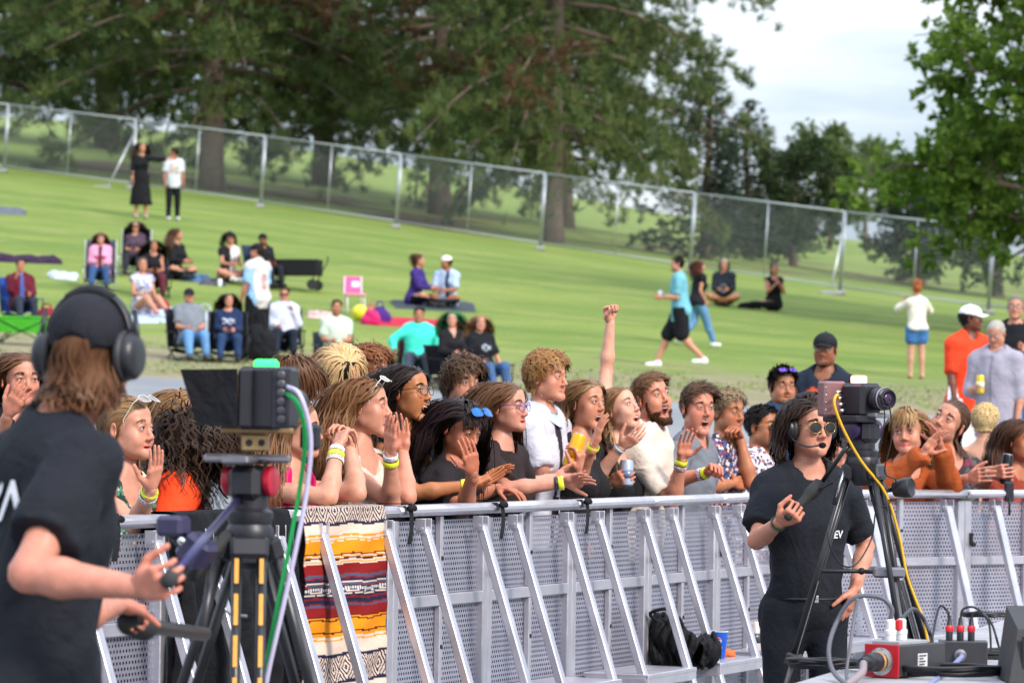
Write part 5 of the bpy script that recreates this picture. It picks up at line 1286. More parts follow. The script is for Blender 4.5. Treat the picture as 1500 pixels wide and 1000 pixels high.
# right-hand stretch of barrier
def rd(px, off):
    m = (px - 750) / FPX; a = CORNER - RNRM * off; k = (m * a[1] - a[0]) / (RDIR[0] - m * RDIR[1]); return a[1] + k * RDIR[1]
def rp(label, px, d, **kw): kw.setdefault('group', 'audience along the right hand barrier'); kw.setdefault('byaw', -70); return person('person', label, px, d, **kw)
Q['rust'] = rp('smiling woman in a rust sweater under denim dungarees, clapping', (1330, 632), rd(1330, .3), yaw=-108, tilt=-4, smile=.6, g=1, s=1.13, skin='#e3a890', hairc='#8a6238', hair=dict(LONG, len=.2, fringe=.07, fringe_w=.2, wave=.006, c2=(.5, .34, .18)), shirt=dict(color='#9c4a22', sleeve=1.97, sl_e=.018), legs=dict(color='#3d5878'),
    arms=dict(R=dict(e=(1298, 708, -1), w=(1352, 664, -1), hand=dict(tip=(1384, 626, -1), pn=(.7, .2, .4), curl=.15, spread=.08)), L=dict(e=(1392, 712, -1), w=(1378, 658, -1), hand=dict(tip=(1366, 618, -1), pn=(-.7, .2, .4), curl=.15, spread=.08))))
Q['tilt'] = rp('woman tipping her head back in a dark wine flowered top beside the rust sweater', (1390, 618), rd(1390, .35), yaw=-118, pitch=16, tilt=24, g=1, mouth=.25, s=1.13, skin='#e2a992', hairc='#4a3020', hair=dict(TIED, len=.3, grav=.3), shirt=dict(sleeve=.0, kind='tank', material=floral('flower_wine', s2l('#241420'), [s2l('#6a2038'), s2l('#3a5040')], 22, .42)), legs=dict(color='#25262c'),
    arms=dict(L=dict(e=(1440, 715, 1), w=(1452, 692, -1), hand=dict(tip=(1486, 688, -1), pn=(.2, 0, -.9), curl=.8, tcurl=.5)), R=dict(e=(1375, 712, -1), w=(1420, 700, -1), hand=dict(curl=.3))))
band(Q['tilt'], 'L', .012, '#eae6e4', .022)
Q['child'] = rp('bare backed blond child turned away behind the barrier', (1444, 618), rd(1444, 1.6), yaw=60, byaw=70, g=.5, s=.86, fat=.5, skin='#e8b79c', hairc='#c8a468', hair=dict(CURL, len=.035, curl=.003, side_len=.03, c2=(.8, .65, .38)), legs=dict(color='#4a5870'), ground=.3)
Q['edge'] = rp('person with a brown bob cut off by the right edge', (1494, 645), rd(1494, .35), yaw=-40, byaw=-50, g=1, s=1.08, skin='#d08a68', hairc='#3a2014', hair=dict(LONG, len=.22, c2=(.2, .1, .06)), shirt=dict(color='#8a3a2a', sleeve=.6), legs=dict(color='#25262c'))
# ---------------------------------------------------------------- people on the hillside
def bgp(label, foot, pose='stand', yaw=-90, hpx=None, d=None, s=1., g=0., lean=None, look=None, pelz=None, group=None, gap=.0, **kw):
    if d is None: B, d = on_ground(*foot)
    else: B = P(foot[0], 600, d); B[2] = ground_z(B[0], B[1])
    if hpx: s = float(np.clip(hpx / (FPX / d) / 1.76, .86, 1.1))
    if pose == 'chair': s *= .88
    M0 = frame(yaw); f0, r0 = M0[:, 1], M0[:, 0]; Z = A(0, 0, 1)
    lean = lean if lean is not None else {'stand': 1, 'walk': 4, 'chair': -10, 'ground': 6, 'legs': -4, 'side': 3}[pose]
    pz = pelz if pelz is not None else {'stand': .9, 'walk': .88, 'chair': .33, 'ground': .13, 'legs': .13, 'side': .13}[pose]
    u = nrm(Z * math.cos(R(lean)) + f0 * math.sin(R(lean))); Pv = B + Z * pz * s; J = {}
    for sd, sx in (('L', -1), ('R', 1)):
        H = Pv + r0 * sx * .085 * s
        if pose == 'stand': K = B + Z * .48 * s + r0 * sx * .10 * s + f0 * .02; An = B + Z * .085 * s + r0 * sx * .11 * s
        elif pose == 'walk':
            K = B + Z * .48 * s + r0 * sx * .08 * s + f0 * (.2 if sx > 0 else -.02) * s; An = B + Z * (.085 if sx > 0 else .14) * s + r0 * sx * .07 * s + f0 * (.36 if sx > 0 else -.36) * s
        elif pose == 'chair': K = Pv + f0 * .42 * s + r0 * sx * .13 * s + Z * .07 * s; An = A(*(Pv + f0 * (.55 + .06 * sx) * s + r0 * sx * .15 * s)[:2], B[2] + .085 * s)
        elif pose == 'ground': K = Pv + f0 * .26 * s + r0 * sx * .28 * s + Z * .06; An = Pv + f0 * .34 * s - r0 * sx * .06 * s - Z * .04
        elif pose == 'legs': K = Pv + f0 * .42 * s + r0 * sx * .1 * s + Z * .14 * s; An = Pv + f0 * .80 * s + r0 * sx * .1 * s - Z * .05
        else: K = Pv + f0 * .22 * s + r0 * .3 * s + r0 * sx * .06 * s; An = Pv - f0 * .02 + r0 * .66 * s + r0 * sx * .05 * s - Z * .05
        J['H' + sd], J['K' + sd], J['A' + sd] = H, K, An
    N_ = Pv + u * .54 * s; HC_ = N_ + Z * .178 * s + f0 * (.022 + .04 * math.sin(R(lean))) * s
    x, y, dd = pix(HC_); lap = {'chair': 1, 'ground': 1, 'legs': 1, 'side': 1}.get(pose)
    if 'arms' not in kw and lap: kw['arms'] = dict(R=dict(E=(.12, .35, -.9), W=(-.35, .85, -.1)), L=dict(E=(-.12, .35, -.9), W=(.35, .85, -.1)))
    if 'arms' not in kw and pose == 'walk': kw['arms'] = dict(R=dict(E=(.1, -.25, -.9), W=(0, .5, -.8)), L=dict(E=(-.1, .3, -.9), W=(.05, .9, -.2)))
    lk = look if look is not None else yaw
    return person('person', label, (x, y), dd, yaw=lk, byaw=yaw, lean=lean, s=s, g=g, J=J, ground=B[2], res=2.2, group=group, **kw)
HL = dict(len=.36, comb='part', seg=8, wave=.006, vol=.02, grav=.5)
HS = dict(len=.035, comb='side', seg=5, side_len=.015, vol=.012, grav=.15, lift=.3, mess=.15)
HB = dict(len=.12, comb='back', seg=6, vol=.01, grav=.15, lift=.1)
CAP = dict(len=.03, comb='back', seg=4, vol=.004, grav=.3, lift=.1, mask=lambda p: p[:, 2] < .045)
def cap_on(J, colr, back=False, brim=True, name='cap', fine=False, lettered=None):
    """baseball cap: a shell over the skull with a stiff peak"""
    M, hs, HCp, base = J['M'], J['hs'], J['HC'], J['base']; F = Field()
    F.ell((0, -.014, .036), (.083, .102, .088), .02); F.ell((0, .02, .05), (.07, .07, .055), .03)
    F.plane((0, 0, .03 if not fine else .012), A(0, -.16 if not fine else .1, -1))
    if fine: F.ell((0, -.118, .0), (.036, .03, .03), .004, op=-1)
    V, Q = F.mesh(.005 if fine else .009, smooth=2 if fine else 1)
    m = cloth(colr, .8)
    c = obj(name, mesh_np(name, HCp - base + hs * (V @ M.T), Q, m), J['root'])
    if brim:
        mb = MB(); sg = -1 if back else 1; a = np.linspace(-1.1, 1.1, 13); rows = []
        for t in np.linspace(0, 1, 5):
            rows.append(np.stack([np.sin(a) * (.078 - .004 * t), sg * (.07 * np.cos(a) + .018 + t * .072 * np.cos(a * .8) ** .5), .044 - .012 * t - .022 * np.abs(np.sin(a)) ** 2 + 0 * a], 1))
        V = np.concatenate(rows); n = 13; q = [(i * n + j, i * n + j + 1, (i + 1) * n + j + 1, (i + 1) * n + j) for i in range(4) for j in range(n - 1)]
        q = np.array(q); V2 = V - A(0, 0, .004); bd = [(j, j + 1, len(V) + j + 1, len(V) + j) for j in range(4 * n, 5 * n - 1)]
        Vb = np.concatenate([V, V2]); mb.add(HCp - base + hs * (Vb @ M.T), [np.concatenate([q, q[:, ::-1] + len(V), np.array(bd)])]); mb.build('peak', m, c, smooth=True)
    if not fine: MB().ball(HCp - base + hs * (M @ A(0, -.012, .125)), .007 * hs, 8).build('button', m, c, smooth=True)
    return c
G1 = 'people sitting about on the hillside'; G2 = 'people standing or walking on the hillside'
def tee_print(cols, x0=-.09, x1=.09, z0=-.33, z1=-.14, front=True):
    def f(loc, C):
        m = (loc[:, 0] > x0) & (loc[:, 0] < x1) & (loc[:, 2] > z0) & (loc[:, 2] < z1) & ((loc[:, 1] > .03) if front else (loc[:, 1] < -.02))
        k = (np.floor((loc[:, 2] - z0) / (z1 - z0) * 5) + np.floor((loc[:, 0] - x0) / .05)).astype(int)
        for i, c in enumerate(cols): C[m & (k % len(cols) == i)] = s2l(c)
        return C
    return f
J1 = bgp('woman in a long black dress standing by the fence, one arm out to her companion', (206, 320), 'stand', -80, 113, g=1, look=-60, skin='#d9a58c', hairc='#4a2c1c', hair=HL, shirt=dict(color='#131418', kind='dress', sleeve=1.6, hem=1.12, flare=.05), legs=dict(kind='none'), shoes='#b0a094', group=G2, arms=dict(L=dict(E=(-.9, .1, -.1), W=(-.9, .3, .1)), R=None))
J2 = bgp('man in a white printed shirt and black trousers beside the woman in the black dress', (253, 323), 'stand', -75, 108, look=175, skin='#b98060', hairc='#16100d', hair=HS, shirt=dict(color='#c2c6ce', sleeve=.8, e=.02, hem=.66, paint=tee_print(['#d9694a', '#3f9a8a', '#dfe2e8'])), legs=dict(color='#14161c'), shoes='#d8d8da', group=G2)
J3 = bgp('plum haired woman in a pink jacket seated in a folding chair', (146, 424), 'chair', -86, g=1, skin='#dfae98', hairc='#5a1a2c', hair=dict(HL, len=.22, fringe=.08, fringe_w=.2), shirt=dict(color='#d88fae', sleeve=1.97, e=.024, paint=lambda l, C: (C.__setitem__((np.abs(l[:, 0]) < .035) & (l[:, 1] > .03), s2l('#2a2028')), C.__setitem__((np.abs(l[:, 2] + .25) < .03) & (np.abs(l[:, 0]) < .12) & (l[:, 1] > .03), s2l('#8a2a3a')), C)[-1]), legs=dict(color='#33507a'), shoes='#3a3a40', group=G1)
J4 = bgp('woman in sunglasses seated behind the pink jacket, partly hidden', (194, 404), 'chair', -90, g=1, d=76, skin='#d9a58c', hairc='#3a2a22', hair=HL, shirt=dict(color='#4a3a48', sleeve=.8), legs=dict(color='#25262c'), group=G1, glasses=dict(kind='big', frame_c='#141416', lens='#08080a', name='sunglasses'))
J5 = bgp('woman with long black hair in a black top sitting behind the flowered dress', (222, 424), 'chair', -80, g=1, d=71, skin='#c98d6e', hairc='#100c0d', hair=dict(HL, len=.42), shirt=dict(color='#15151a', kind='tank', sleeve=0), legs=dict(color='#5a2430'), group=G1)
J6 = bgp('woman in black with brown hair sitting sideways on the grass, looking right', (254, 409), 'ground', -40, g=1, look=0, skin='#d9a58c', hairc='#4a3020', hair=HL, shirt=dict(color='#17181c', sleeve=1.9), legs=dict(color='#1c1d22'), group=G1)
J7 = bgp('woman in a lilac flowered dress sitting on a blanket hugging her knees', (208, 462), 'legs', -62, g=1, look=-75, skin='#dba48a', hairc='#3a2a24', hair=HB, shirt=dict(kind='dress', sleeve=0, hem=.9, material=floral('flower_lilac', s2l('#b9b2c6'), [s2l('#6a5a9a'), s2l('#d8d4dc'), s2l('#5a7a90')], 14, .42)), legs=dict(kind='none'), shoes=None, group=G1)
J8 = bgp('young woman in a dark hat and white top sitting beside the standing man', (333, 414), 'ground', -60, g=1, skin='#d9a58c', hairc='#2a1c18', hair=dict(HL, len=.2), shirt=dict(color='#d8cfcc', sleeve=.4, paint=lambda l, C: (C.__setitem__((l[:, 0] > .02), s2l('#1c1a1e')), C)[-1]), legs=dict(color='#c99a80', hi=.5, kind='shorts'), shoes='#d8d8d8', group=G1)
cap_on(J8, '#1b1b20')
J9 = bgp('man in a black cap and black shirt in a folding chair behind the standing man', (384, 398), 'chair', -55, d=75.5, skin='#b98060', hairc='#14100e', hair=CAP, beard=dict(col='#15100e', n=200, len=.02), shirt=dict(color='#16181d', sleeve=.8, e=.022), legs=dict(color='#20222a'), group=G1, w=1.1)
cap_on(J9, '#17171b')
J10 = bgp('man in a white jersey and black shorts standing with his back turned', (376, 526), 'stand', 140, 172, look=165, skin='#d39c82', hairc='#2a1c16', hair=CAP, shirt=dict(color='#c4c2c0', sleeve=.85, e=.022, hem=.68, paint=lambda l, C: (C.__setitem__((np.abs(np.abs(l[:, 0]) - .03) < .014) & (l[:, 1] < -.02) & (l[:, 2] > -.4) & (l[:, 2] < -.16), s2l('#9a3038')), C.__setitem__((np.abs(l[:, 0]) > .16) & (l[:, 2] < -.1), s2l('#8fb8dc')), C)[-1]), legs=dict(color='#15161a', hi=.95, e=.03), shoes='#2a2a2c', group=G2)
cap_on(J10, '#17171b')
J11 = bgp('man in a maroon shirt resting his face on his hand at the left edge', (30, 474), 'chair', -70, skin='#cf9678', hairc='#2a1a14', hair=HS, shirt=dict(color='#5a1626', sleeve=1.9, e=.02, paint=lambda l, C: (C.__setitem__((np.abs(l[:, 0]) < .03) & (l[:, 1] > .03), s2l('#3a5a9a')), C)[-1]), legs=dict(color='#2a3040'), group=G1, arms=dict(R=dict(E=(.1, .5, -.7), W=(-.3, .1, .9)), L=dict(E=(-.12, .35, -.9), W=(.35, .85, -.1))))
J12 = bgp('man in a dark cap, grey shirt and pale jeans slouched in a folding chair', (278, 528), 'chair', -72, lean=-14, skin='#dba58c', hairc='#2a1c16', hair=CAP, shirt=dict(color='#757b84', sleeve=.75, e=.02), legs=dict(color='#5f8ab5'), shoes='#4a4a50', group=G1)
cap_on(J12, '#1e1e24')
J13 = bgp('woman in a navy printed sweater seated beside the man in pale jeans', (334, 530), 'chair', -84, g=1, s=.95, skin='#dba58c', hairc='#2f1814', hair=dict(HL, len=.3), shirt=dict(color='#1a2b4c', sleeve=1.95, e=.02, paint=tee_print(['#1a2b4c', '#c8d0dc'], -.1, .1, -.26, -.17)), legs=dict(color='#23395c'), group=G1)
J14 = bgp('stocky man in sunglasses and a white long sleeved shirt in a chair', (415, 524), 'chair', -84, w=1.2, fat=1, skin='#dba58c', hairc='#4a3424', hair=HS, shirt=dict(color='#c0c6d8', sleeve=1.95, e=.024), legs=dict(color='#1d2433'), group=G1, glasses=dict(kind='square', frame_c='#141416', lens='#08080a', name='sunglasses'), arms=dict(R=dict(E=(.15, .3, -.9), W=(-.35, .85, -.1)), L=dict(E=(-.2, .4, -.8), W=(.35, .2, .9))))
J15 = bgp('man with a moustache in a pale green polo shirt and jeans', (492, 548), 'chair', -80, skin='#cf9678', hairc='#2a1a14', hair=HS, stubble=((.1, .06, .05), .5), shirt=dict(color='#b9c8b4', sleeve=.8, e=.02, collar='#d0dccb'), legs=dict(color='#2c4468'), group=G1)
J16 = bgp('person in a bright turquoise sweater leaning back in a chair', (612, 562), 'chair', -88, w=1.12, skin='#c98d6e', hairc='#1a1412', hair=HS, shirt=dict(color='#3fcdb4', sleeve=1.95, e=.026), legs=dict(color='#4a5260'), group=G1, arms=dict(R=dict(E=(.8, .3, -.55), W=(-.1, .7, -.5)), L=dict(E=(-.5, .3, -.8), W=(.1, .8, -.4))))
J17 = bgp('woman with vivid green hair in a black lace jacket', (664, 570), 'chair', -66, g=1, look=-95, skin='#e3b49c', hairc='#0f5a38', hair=dict(HL, len=.34, c2=s2l('#1f9a60')), shirt=dict(color='#19181c', sleeve=1.9, drop=.08), legs=dict(color='#25262c'), group=G1)
J18 = bgp('fair haired woman in a black printed shirt seated on a stool', (706, 578), 'chair', -60, g=1, look=-80, w=1.1, skin='#dba58c', hairc='#8a6238', hair=dict(HL, len=.28, c2=(.5, .34, .18)), shirt=dict(color='#15171c', sleeve=.8, e=.022, paint=tee_print(['#15171c', '#a8b0b8'], -.07, .07, -.26, -.17)), legs=dict(color='#3d5a80'), group=G1, arms=dict(R=dict(E=(.1, .3, -.9), W=(-.2, .85, -.3)), L=dict(E=(-.35, .2, -.85), W=(-.1, .5, -.8))))
J19 = bgp('woman in a purple and black jacket sitting on the dark blanket, facing right', (607, 449), 'ground', -20, g=1, look=0, skin='#d9a58c', hairc='#4a2c20', hair=HB, shirt=dict(color='#3a2a70', sleeve=1.9, e=.022, paint=lambda l, C: (C.__setitem__((l[:, 1] < .02) & (np.abs(l[:, 0]) < .13), s2l('#18161c')), C)[-1]), legs=dict(color='#16171c'), group=G1)
J20 = bgp('man in a white cap and pale blue shirt sitting opposite the purple jacket', (655, 452), 'ground', -110, look=-160, skin='#b98060', hairc='#1a1412', hair=CAP, shirt=dict(color='#a9bdd8', sleeve=.9, e=.022, paint=lambda l, C: (C.__setitem__((l[:, 0] < -.02) & (l[:, 0] > -.09) & (l[:, 1] > 0), s2l('#22324c')), C)[-1]), legs=dict(color='#22262e'), group=G1)
cap_on(J20, '#e4e2e0', brim=False)
J21 = bgp('man in a light blue shirt and black shorts striding left with a drink', (996, 538), 'walk', 178, 166, skin='#e0ac94', hairc='#16120f', hair=HS, stubble=((.1, .07, .06), .4), shirt=dict(color='#6aa9bb', sleeve=.85, e=.024, hem=.7), legs=dict(color='#15171c', hi=.92, e=.03), shoes='#e6e6e8', group=G2, arms=dict(L=dict(E=(-.15, .1, -.95), W=(.3, .9, .0)), R=dict(E=(.2, -.1, -.95), W=(-.2, .9, .1))))
J22 = bgp('woman in a black vest over turquoise with blue jeans walking behind the striding man', (1020, 507), 'walk', 30, 120, g=1, look=15, skin='#d9a58c', hairc='#4a2418', hair=dict(HL, len=.3), shirt=dict(color='#1c1a22', sleeve=.0, e=.02, paint=lambda l, C: (C.__setitem__((l[:, 0] < -.07), s2l('#3fbfa0')), C)[-1]), legs=dict(color='#5f88b0'), shoes='#d8d8d8', group=G2)
J23 = bgp('grey haired person in a dark jacket with a turquoise scarf sitting on the grass', (1060, 448), 'ground', -95, g=.6, skin='#d9a58c', hairc='#9a968f', hair=dict(HL, len=.12), shirt=dict(color='#20262f', sleeve=1.9, e=.026, paint=tee_print(['#20262f', '#8a98a8'], -.08, .08, -.4, -.2)), legs=dict(color='#8a5a2a'), group=G1)
J24 = bgp('woman in a black vest and trousers sitting sideways, hands clasped', (1133, 455), 'side', -78, g=1, skin='#d39c82', hairc='#3a2018', hair=HB, shirt=dict(color='#131418', kind='tank', sleeve=0), legs=dict(color='#131418'), group=G1, arms=dict(R=dict(E=(.1, .4, -.85), W=(-.5, .5, .6)), L=dict(E=(-.1, .4, -.85), W=(.5, .5, .6))))
J25 = bgp('barefoot woman in a cream top and denim shorts seen from behind', (1342, 555), 'stand', 100, 142, g=1, skin='#e6b8a4', hairc='#9a5a2c', hair=dict(HB, comb='bun', bun=(0, -.06, .12), len=.14), shirt=dict(color='#d8d2c6', sleeve=1.5, e=.02, hem=.55), legs=dict(color='#3f6ea8', hi=.42, e=.026), shoes=None, group=G2, arms=dict(L=dict(E=(-.5, .6, -.4), W=(.5, .4, .7)), R=dict(E=(.5, .6, -.5), W=(-.5, .4, .7))))
J26 = bgp('man in a red jersey and white cap with a white towel over his arm', (1418, 0), 'stand', -60, d=37.5, s=1.04, look=-10, skin='#7a4a34', hairc='#100c0a', hair=CAP, shirt=dict(color='#e2401f', sleeve=.9, e=.026, hem=.7, paint=tee_print(['#e8e0dc', '#c8202c', '#c8202c'], -.09, .09, -.3, -.16)), legs=dict(color='#d0ccc8', e=.024), shoes='#d0d0d0', group=G2)
cap_on(J26, '#e4e4e6')
J27 = bgp('older balding man in a pale grey button shirt looking down at a yellow can', (1460, 0), 'stand', -120, d=35.5, s=1.0, pitch=-24, skin='#dba58c', hairc='#b0a89c', hair=dict(len=.012, comb='back', seg=3, vol=.001, lift=.3, n=.6, mask=lambda p: p[:, 2] < .03), shirt=dict(color='#9a95a2', sleeve=1.3, e=.026, hem=.72, collar='#9a95a2', paint=lambda l, C: (C.__setitem__((np.abs(l[:, 0]) < .009) & (l[:, 1] > .03), s2l('#77727f')), C)[-1]), legs=dict(color='#234a80'), shoes='#5a4a40', group=G2, arms=dict(R=dict(E=(.2, .1, -.95), W=(-.5, .8, .1)), L=dict(E=(-.2, -.05, -.95), W=(0, .3, -.9))))
J28 = bgp('man in glasses and a black shirt behind the older balding man', (1486, 0), 'stand', -100, d=41, s=1.05, skin='#dba58c', hairc='#6a6058', hair=dict(len=.015, comb='back', seg=3, vol=.001, lift=.3, n=.6), shirt=dict(color='#15171c', sleeve=.8, e=.026, hem=.7), legs=dict(color='#2f5a8a'), group=G2, glasses=dict(kind='round', frame_c='#2a2a2c', lens='clear'), arms=dict(R=dict(E=(.15, .2, -.95), W=(-.5, .8, .1)), L=dict(E=(-.15, .2, -.95), W=(.3, .8, .3))))
J29 = bgp('tattooed man in a black cap and dark tank top with an orange print', (1208, 0), 'stand', -98, d=28.5, s=1.02, look=-108, w=1.15, fat=.8, skin='#a06a4c', hairc='#14100e', hair=CAP, beard=dict(col='#1b1210', n=160, len=.012, goatee=True), shirt=dict(color='#1b2432', kind='tank', sleeve=0, e=.022, hem=.7, paint=lambda l, C: (C.__setitem__((np.abs(l[:, 0]) < .125) & (l[:, 1] > .03) & (l[:, 2] < -.085) & (l[:, 2] > -.34), s2l('#c8502a')), C.__setitem__((np.abs(l[:, 0]) < .10) & (l[:, 1] > .03) & (l[:, 2] < -.11) & (l[:, 2] > -.315), s2l('#1b2432')), C.__setitem__((np.abs(l[:, 0]) < .08) & (l[:, 1] > .03) & (l[:, 2] < -.125) & (l[:, 2] > -.29) & (np.abs(np.sin(l[:, 0] * 90 + l[:, 2] * 40)) > .45), s2l('#d8432c')), C)[-1]), legs=dict(color='#b07a48', hi=1.93), group=GB, arms=dict(R=dict(E=(.3, .1, -.95), W=(-.6, .7, .15)), L=dict(E=(-.3, .1, -.95), W=(.7, .6, .35))))
cap_on(J29, '#1a1c20')
# ---------------------------------------------------------------- things on the lawn
def chair(label, pj, colr, yaw, frame_c='#2a2c30', s=1., back=.55):
    """folding camp chair under a seated person"""
    Pv = (pj['HL'] + pj['HR']) / 2; z0 = ground_z(Pv[0], Pv[1]); b = A(Pv[0], Pv[1], z0)
    root = thing('camp_chair', label, 'chair', b, R(yaw) + math.pi / 2, group='folding chairs on the lawn')      # local +y is behind
    hz = Pv[2] - z0 - .13; fm = mat('chair_frame_' + frame_c.strip('#'), s2l(frame_c), .45, .4)
    m = MB(); n = 9; X, Y = np.meshgrid(np.linspace(-.26, .26, n), np.linspace(-.28, .22, n)); Z = hz - .05 * np.cos(X / .26 * 1.5) + .03 * (-Y)
    def sheet(X, Y, Z, nm):
        V = np.stack([X, Y, Z], -1).reshape(-1, 3); q = np.array([(i * n + j, i * n + j + 1, (i + 1) * n + j + 1, (i + 1) * n + j) for i in range(n - 1) for j in range(n - 1)])
        nn = A(0, .0, -.012) if nm == 'seat' else A(0, .012, 0); k = len(V); bd = []
        for j in range(n - 1): bd += [(j, j + 1, k + j + 1, k + j), ((n - 1) * n + j, (n - 1) * n + j + 1, k + (n - 1) * n + j + 1, k + (n - 1) * n + j), (j * n, (j + 1) * n, k + (j + 1) * n, k + j * n), (j * n + n - 1, (j + 1) * n + n - 1, k + (j + 1) * n + n - 1, k + j * n + n - 1)]
        mb = MB().add(np.concatenate([V, V + nn]), [np.concatenate([q, q[:, ::-1] + k, np.array(bd)])]); mb.build(nm, cloth(colr), root, smooth=True)
    sheet(X, Y, Z, 'seat')
    X, T = np.meshgrid(np.linspace(-.26, .26, n), np.linspace(0, 1, n)); sheet(X, .22 + .14 * T + .05 * np.cos(X / .26 * 1.5), hz + .02 + back * T, 'backrest')
    for sx in (-1, 1):
        MB().tube([(sx * .27, -.28, .0), (sx * .27, .2, hz + .02), (sx * .275, .37, hz + .02 + back)], .011, 7).build('frame_tube', fm, root, smooth=True)
        MB().tube([(sx * .27, .28, .0), (sx * .27, -.26, hz + .02)], .011, 7).build('leg', fm, root, smooth=True)
        MB().tube([(-sx * .27, -.28, .0), (sx * .26, -.27, hz)], .009, 6).build('leg', fm, root, smooth=True)
        MB().bar((sx * .29, -.3, hz + .22), (sx * .29, .24, hz + .24), .05, .015, c0=None).build('armrest', cloth(colr), root)
        MB().tube([(sx * .285, -.28, hz + .0), (sx * .285, -.29, hz + .22)], .009, 6).build('arm_post', fm, root, smooth=True)
chair('grey folding chair with white frame under the woman in the pink jacket', J3, '#4a4d58', -86, '#c8c8cc', back=.72)
chair('black folding chair behind the pink jacket holding the woman in sunglasses', J4, '#20232a', -90, '#c8c8cc', back=.7)
chair('dark folding chair under the woman with long black hair', J5, '#1d2a44', -80)
chair('navy folding chair under the man in the black cap', J9, '#27344e', -55, back=.62)
chair('blue folding chair under the man in the maroon shirt', J11, '#2a4a9a', -70)
chair('black folding chair under the man in pale jeans', J12, '#1a1b20', -72)
chair('black folding chair under the woman in the navy sweater', J13, '#1a1b20', -84)
chair('black folding chair under the man in the white shirt', J14, '#17181c', -84)
chair('grey folding chair under the man in the green polo shirt', J15, '#3a4048', -80, back=.4)
chair('dark folding chair with red trim under the turquoise sweater', J16, '#4a2026', -88, back=.42)
chair('black folding chair under the woman with green hair', J17, '#1a1b20', -66, back=.4)
chair('small dark folding stool chair under the fair haired woman', J18, '#1a1b20', -60, back=.2)
def blanket(label, pxs, colr, seed=0, th=.02, rum=.02, name='blanket', cat='blanket', mtl=None):
    """cloth lying on the grass, corners given as photograph points"""
    c = [on_ground(*p)[0] for p in pxs]; r = np.random.default_rng(seed); n = 15; u, v = np.meshgrid(np.linspace(0, 1, n), np.linspace(0, 1, n))
    pt = lambda k: (c[0][k] * (1 - u) * (1 - v) + c[1][k] * u * (1 - v) + c[2][k] * u * v + c[3][k] * (1 - u) * v)
    X, Y = pt(0), pt(1); X = X + r.normal(0, .03, X.shape); Z = ground_z(X, Y) + th + rum * (np.abs(np.sin(u * 9 + seed) * np.cos(v * 7 + seed * 2)) + r.random(X.shape) * .6)
    e = (u == 0) | (u == 1) | (v == 0) | (v == 1); Z = np.where(e, ground_z(X, Y) + .004, Z)
    b = A(X.mean(), Y.mean(), 0); b[2] = ground_z(b[0], b[1]); V = np.stack([X, Y, Z], -1).reshape(-1, 3) - b
    q = np.array([(i * n + j, i * n + j + 1, (i + 1) * n + j + 1, (i + 1) * n + j) for i in range(n - 1) for j in range(n - 1)])
    o = obj(name, mesh_np(name, V, q, mtl or cloth(colr)), label=label, cat=cat, group='blankets spread on the lawn'); o.location = b; return o
blanket('red blanket spread behind the turquoise sweater', [(536, 476), (690, 484), (700, 474), (545, 464)], '#b01e3a', 1)
blanket('dark grey blanket under the couple facing each other', [(578, 452), (700, 458), (690, 444), (570, 440)], '#3a4048', 2)
blanket('dark purple blanket lying at the left edge of the lawn', [(-20, 384), (92, 388), (86, 380), (-20, 375)], '#2a1430', 3, rum=.05)
blanket('grey blue blanket at the far left below the fence', [(-20, 314), (40, 316), (36, 307), (-20, 304)], '#5a6068', 4, rum=.04)
blanket('pale blue striped blanket under the flowered dress', [(186, 474), (250, 474), (262, 452), (200, 450)], '#a9b8cc', 5)
blanket('white towel on the grass left of the pink jacket', [(72, 408), (112, 412), (112, 402), (72, 398)], '#b8c4d0', 6)
blanket('blue picnic cloth beside the woman sitting sideways in black', [(262, 412), (310, 416), (306, 404), (262, 400)], '#4a6a8a', 7)
blanket('pale pink cloth on the grass behind the green polo shirt', [(452, 466), (486, 468), (486, 460), (452, 456)], '#c8a8a0', 8)
blanket('dark cloth with small things on it beside the hat wearing woman', [(292, 418), (330, 420), (330, 411), (292, 408)], '#4a4a50', 9)
def stand_on(px, py, name, label, cat, group=None):
    q, d = on_ground(px, py); return thing(name, label, cat, q, group=group)
def bag(px, py, colr, label, w=.35, h=.3, dpt=.22, handles=True):
    t = stand_on(px, py, 'bag', label, 'bag', 'bags left on the lawn'); F = Field(); F.ell((0, 0, h * .42), (w / 2, dpt / 2, h * .5), .02); F.cone((-w * .35, 0, .06), (w * .35, 0, .06), .07, None, .08); F.plane((0, 0, 0), (0, 0, -1))
    V, Q_ = F.mesh(.02, wr_noise(.012, 1., int(px))); obj('bag_body', mesh_np('bag_body', V, Q_, cloth(colr)), t)
    if handles:
        for sy in (-1, 1): MB().tube(spline([(-w * .22, sy * dpt * .3, h * .75), (-w * .15, sy * dpt * .2, h * 1.2), (w * .15, sy * dpt * .2, h * 1.2), (w * .22, sy * dpt * .3, h * .75)], 12), .012, 6).build('handle', cloth(colr, .7), t, smooth=True)
    MB().bar((-w * .3, -dpt * .32, h * .8), (w * .3, -dpt * .32, h * .8), .02, .012).build('zip', mat('zip', (.03, .03, .03), .4, .4), t)
bag(378, 528, '#17181c', 'large black bag standing by the white shirted man', .5, .55, .3)
bag(556, 474, '#4a2a7a', 'purple bag among the things by the red blanket', .3, .3)
bag(543, 476, '#c82a6a', 'magenta bag at the near end of the red blanket', .25, .28)
bag(232, 455, '#8a2a34', 'red drawstring bag on the blanket beside the flowered dress', .3, .2)
bag(300, 488, '#aab4c0', 'pale grey rucksack behind the man in pale jeans', .4, .36)
bag(68, 474, '#9a2038', 'crimson bag right of the green table', .35, .25)
